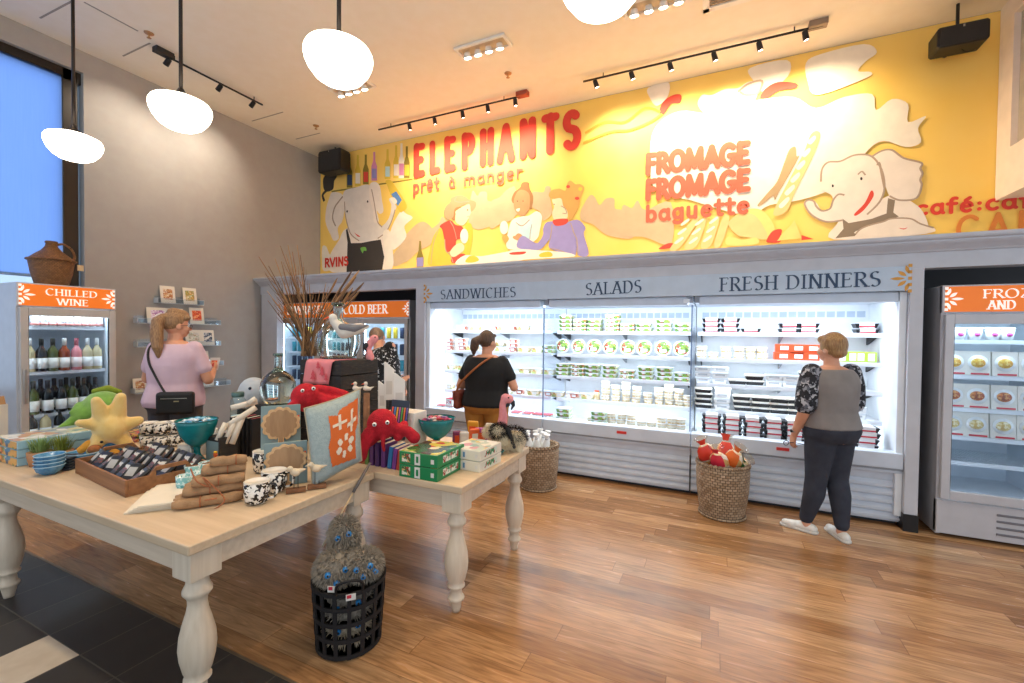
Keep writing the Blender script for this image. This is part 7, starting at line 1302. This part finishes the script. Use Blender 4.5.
def hair_m(name, c1, c2): return mat(name, c1, .5, col2=c2, vs=5, stretch=(30, 30, 3), bump=.5, bs=6, det=5)
I = Matrix()
# woman with the ponytail at the card ledges
h = 1.765; Hd = (-.62, -.08)
def hair1(mb, k):
    mb.ell((0, -.014*k, .948*k), (.051*k, .056*k, .060*k)); mb.cap((0, .022*k, .985*k), (0, -.02*k, .992*k), .03*k, .03*k); mb.ell((-.02*k, .034*k, .972*k), (.03*k, .02*k, .016*k)); mb.ell((.02*k, .034*k, .972*k), (.03*k, .02*k, .016*k)); mb.chain([(.008*k, -.062*k, .965*k), (.012*k, -.088*k, .94*k), (.02*k, -.09*k, .88*k), (.035*k, -.085*k, .81*k), (.04*k, -.078*k, .76*k)], [.022*k, .027*k, .03*k, .026*k, .01*k])
PINK = mat('shirt_pink', '#d9bcc8', .9, col2='#cfb0be', vs=6, bump=.15, bs=30)
t, s_ = person('woman in a pink t-shirt with long ponytail and glasses, facing the card ledges', (-4.62, 2.43, 0), .45, h, 1.22, 1.22, I, Hd, [((.195, 0, 1.42), (.285, .03, 1.13), (.17, .28, 1.19), (-.3, .9, .25), (-.8, 0, .3), (.1, .2, 1), .6), ((-.195, 0, 1.42), (-.30, .05, 1.13), (-.16, .29, 1.15), (.3, .9, .2), (.8, 0, .3), (-.1, .2, 1), .6)], [((.10, 0, .90), (.11, .02, .48), (.11, -.02, .085), (.1, 1)), ((-.10, 0, .90), (-.12, .02, .48), (-.12, -.02, .085), (-.15, 1))], PINK, mat('trousers_charcoal', '#4a4648', .85), mat('shoe_black', '#2a2827', .6), lambda mb, k: None, .62, hem=.50)
mb = MB(TR(0, 0, .85*h) @ RZ(Hd[0]) @ RX(Hd[1]) @ TR(0, 0, -.85*h)); hair1(mb, h); hr = blob('hair', mb, hair_m('hair_brown', '#7d5a3c', '#a58058'), t, .008, 2, world=False); obj('hair_tie', MB(TR(0, 0, .85*h) @ RZ(Hd[0]) @ RX(Hd[1]) @ TR(0, 0, -.85*h)).cap((.006*h, -.066*h, .962*h), (.01*h, -.074*h, .955*h), .021*h, .021*h), BLACK, hr, world=False)
eyes_p(t, I, Hd, h)
gl = MB(TR(0, 0, .85*h) @ RZ(Hd[0]) @ RX(Hd[1]) @ TR(0, 0, -.85*h))
for s in (-1, 1): gl.tube([(s*.019*h+.014*h*math.cos(a), .060*h, .928*h+.011*h*math.sin(a)) for a in [2*PI*i/16 for i in range(16)]], .0014*h, 5, True); gl.tube([(s*.034*h, .058*h, .931*h), (s*.048*h, .03*h, .930*h), (s*.05*h, -.005*h, .926*h)], .0014*h, 5)
gl.tube([(-.006*h, .061*h, .93*h), (.006*h, .061*h, .93*h)], .0014*h, 5); obj('glasses', gl, mat('glasses_frame', '#4a2f2a', .4), t, world=False)
bgt = thing('shoulder_bag', 'black crossbody bag on the back hip of the woman in pink', 'bag', T=wm(t) @ TR(.17, -.205, .945) @ RZ(.25)); o_ = lambda n, mb, m, p=bgt, b=.012: obj(n, mb, m, p, b, world=False)
o_('pouch', MB().box(0, -.035, 0, .29, .075, .20), mat('bag_black', '#171617', .6, bump=.2, bs=90), b=.025); o_('zip', MB().box(0, -.074, .045, .2, .004, .006), STEEL, b=0); o_('buckle', MB().box(.02, -.075, .02, .04, .004, .01), mat('buckle_brass', '#c9b48a', .3, .8), b=0)
o_('strap', MB().tube(spline([(-.08, -.02, .08), (-.14, .025, .15), (-.21, .075, .25), (-.262, .10, .355), (-.29, .155, .46), (-.285, .25, .52), (-.25, .36, .49)], 5, False), .011, 6, flat=.45), mat('bag_black', '#171617', .6), b=0)
cdt = thing('greeting_card', 'small red and white card held by the woman in pink', 'card', T=wm(t) @ TR(.10, .40, 1.25) @ RX(-.3)); obj('sheet', MB().box(0, 0, 0, .10, .004, .13), WP, cdt, world=False); obj('picture', MB().box(0, -.003, 0, .06, .002, .07), K4, cdt, world=False)
# woman in black at the sandwiches
h = 1.62; Hd = (-.35, -.12)
BLK = mat('shirt_black', '#121214', .85, bump=.15, bs=25)
t, s_ = person('woman in a black t-shirt and mustard trousers with tan strap, facing the SANDWICHES case', (-2.2, 4.12, 0), .05, h, 1.38, 1.35, I, Hd, [((.20, 0, 1.30), (.315, .0, 1.04), (.20, .24, 1.02), (-.5, .8, .1), (-.6, -.5, .3), (.2, .2, 1), .7), ((-.20, 0, 1.30), (-.315, .0, 1.03), (-.20, .24, 1.0), (.5, .8, .1), (.6, -.5, .3), (-.2, .2, 1), .7)], [((.11, 0, .83), (.115, .03, .44), (.11, -.01, .08), (.1, 1)), ((-.11, 0, .83), (-.115, .03, .44), (-.12, -.01, .08), (-.1, 1))], BLK, mat('trousers_mustard', '#b07a33', .85, col2='#a06c2a', vs=5, bump=.2, bs=18), mat('shoe_black', '#2a2827', .6), lambda mb, k: None, .6, hem=.515)
HM = TR(0, 0, .85*h) @ RZ(Hd[0]) @ RX(Hd[1]) @ TR(0, 0, -.85*h); mb = MB(HM); k = h
mb.ell((0, -.014*k, .946*k), (.052*k, .056*k, .062*k)); mb.ell((0, .034*k, .974*k), (.036*k, .018*k, .016*k)); mb.chain([(-.012*k, -.058*k, .945*k), (-.03*k, -.085*k, .92*k), (-.04*k, -.082*k, .88*k), (-.045*k, -.075*k, .845*k)], [.024*k, .03*k, .028*k, .012*k]); blob('hair', mb, hair_m('hair_dark', '#3f2c22', '#5f4632'), t, .008, 2, world=False); eyes_p(t, I, Hd, h)
bg2 = thing('shoulder_bag', 'reddish brown crossbody bag with tan strap on the woman in black', 'bag', T=wm(t) @ TR(-.285, -.06, .93)); TAN = mat('strap_tan', '#b0683a', .55); obj('pouch', MB().box(0, 0, -.04, .08, .19, .2), mat('bag_russet', '#6f2f1f', .55, col2='#8a4430', vs=18), bg2, .03, world=False); obj('flap', MB().box(-.042, 0, -.0, .008, .17, .10), TAN, bg2, .004, world=False)
obj('strap', MB().tube(spline([(.01, -.09, .05), (.06, -.125, .13), (.15, -.135, .22), (.25, -.125, .31), (.34, -.085, .385), (.385, -.02, .415), (.37, .06, .40), (.34, .13, .34)], 5, False), .015, 6, flat=.4), TAN, bg2, world=False)
# woman at the dinners
h = 1.615; Hd = (.25, -.05); GT = mat('shirt_grey', '#8b8480', .85, col2='#7f7874', vs=5, bump=.15, bs=25)
t, s_ = person('woman with short blond hair, grey top and white sneakers, facing the FRESH DINNERS case', (.85, 4.30, 0), .55, h, 1.14, 1.15, I, Hd, [((-.185, 0, 1.30), (-.245, -.02, 1.01), (-.215, .12, .79), (.1, .35, -1), (.9, .2, 0), (.1, .9, .2), .5), ((.185, 0, 1.30), (.24, .03, 1.02), (.19, .19, .84), (-.2, .7, -.6), (-.9, .2, 0), (-.1, .6, .6), .5)], [((.08, 0, .83), (.08, .01, .45), (.03, -.10, .085), (.2, 1)), ((-.08, 0, .83), (-.095, .02, .45), (-.14, .06, .085), (-.75, 1))], GT, mat('jeans_navy', '#272a36', .85, col2='#30343f', vs=12, bump=.2, bs=30), mat('sneaker_white', '#e6e2da', .55), lambda mb, k: None, .1, hem=.54)
HM = TR(0, 0, .85*h) @ RZ(Hd[0]) @ RX(Hd[1]) @ TR(0, 0, -.85*h); mb = MB(HM); k = h
mb.ell((0, -.013*k, .950*k), (.055*k, .061*k, .066*k)); mb.ell((0, .03*k, .978*k), (.042*k, .026*k, .024*k)); mb.ell((0, -.035*k, .912*k), (.042*k, .034*k, .03*k))
for i in range(26): a = i*2.4; q = .6+.4*((i*7) % 10)/10; mb.ell((.046*k*q*math.cos(a), -.015*k+.05*k*q*math.sin(a), (.998-.03*q)*k), .015*k, None, 8, 6)
blob('hair', mb, hair_m('hair_blond', '#8a6540', '#b08a58'), t, .008, 2, world=False); eyes_p(t, I, Hd, h)
FLO = mottle('sleeve_floral', ['#17181d', '#22242b', '#8d8f96', '#14151a', '#5a5d66', '#1c1d22', '#b0b0b4'], 42, .8)
for s in (-1, 1):
    S_, E = ((-.185, 0, 1.30), (-.245, -.02, 1.01)) if s < 0 else ((.185, 0, 1.30), (.24, .03, 1.02)); mb = MB(); mb.chain([Vector(S_)+Vector((.012*-s, 0, .012)), Vector(S_).lerp(Vector(E), .35), Vector(S_).lerp(Vector(E), .85)], [.074, .082, .078], 16); blob('sleeve', mb, FLO, t, .01, 3, world=False)
ph = thing('eyeglasses', 'dark folded eyeglasses held in the lowered hand of the grey-topped woman', 'glasses', T=wm(t) @ TR(-.205, .185, .70)); mb = MB()
for s in (-1, 1): mb.tube([(s*.03+.024*math.cos(a), 0, .02*math.sin(a)) for a in [2*PI*i/14 for i in range(14)]], .003, 5, True)
obj('frame', mb.tube([(-.008, 0, 0), (.008, 0, 0)], .003, 5), BLACK, ph, world=False); obj('temple', MB().tube([(.055, 0, 0), (.05, -.11, .01)], .003, 5).tube([(-.055, 0, 0), (-.05, -.11, .03)], .003, 5), BLACK, ph, world=False)
wt = thing('wristwatch', 'slim watch on the left wrist of the grey-topped woman', 'watch', T=wm(t) @ TR(-.219, .105, .82)); obj('band', MB().lathe([(.033, -.008), (.035, 0), (.033, .008)], 20), STEEL, wt, world=False); obj('dial', MB().tube([(-.034, 0, 0), (-.04, 0, 0)], .013, 14), BLACK, wt, world=False)
# person bending to the drinks fridge
h = 1.72; Hd = (.5, -.35); U = TR(0, 0, .9) @ RY(-.40) @ RX(-.12) @ TR(0, 0, -.9)
DOT = mottle('shirt_dotted', ['#131316', '#18181b', '#151519', '#121215', '#1a1a1e', '#101013', '#d0d0d2', '#141417', '#161619'], 55, .85)
t, s_ = person('person in a dotted black top leaning to the drinks fridge, behind the black crate', (-3.36, 3.95, 0), .0, h, .98, 1.1, U, Hd, [((.18, 0, 1.40), (.10, .05, 1.13), (.0, .24, .98), (-.2, .7, -.7), (-.9, 0, .2), (0, .7, .7), .5), ((-.19, 0, 1.40), (-.27, .12, 1.13), (-.15, .36, 1.12), (.3, .9, 0), (.8, 0, .3), (0, .2, 1), .5)], [((.09, 0, .88), (.10, .02, .47), (.10, -.02, .085), (.1, 1)), ((-.09, 0, .88), (-.10, .02, .47), (-.11, -.02, .085), (-.15, 1))], DOT, mat('jeans_grey', '#3a3d44', .85), mat('shoe_black', '#2a2827', .6), lambda mb, k: None, .55, hem=.53)
HM = U @ TR(0, 0, .85*h) @ RZ(Hd[0]) @ RX(Hd[1]) @ TR(0, 0, -.85*h); mb = MB(HM); k = h
mb.ell((0, -.013*k, .946*k), (.052*k, .058*k, .062*k)); mb.ell((0, .036*k, .972*k), (.038*k, .02*k, .018*k)); mb.ell((0, -.035*k, .912*k), (.042*k, .034*k, .03*k)); blob('hair', mb, hair_m('hair_ash', '#6a5140', '#8a705a'), t, .008, 2, world=False); eyes_p(t, U, Hd, h)
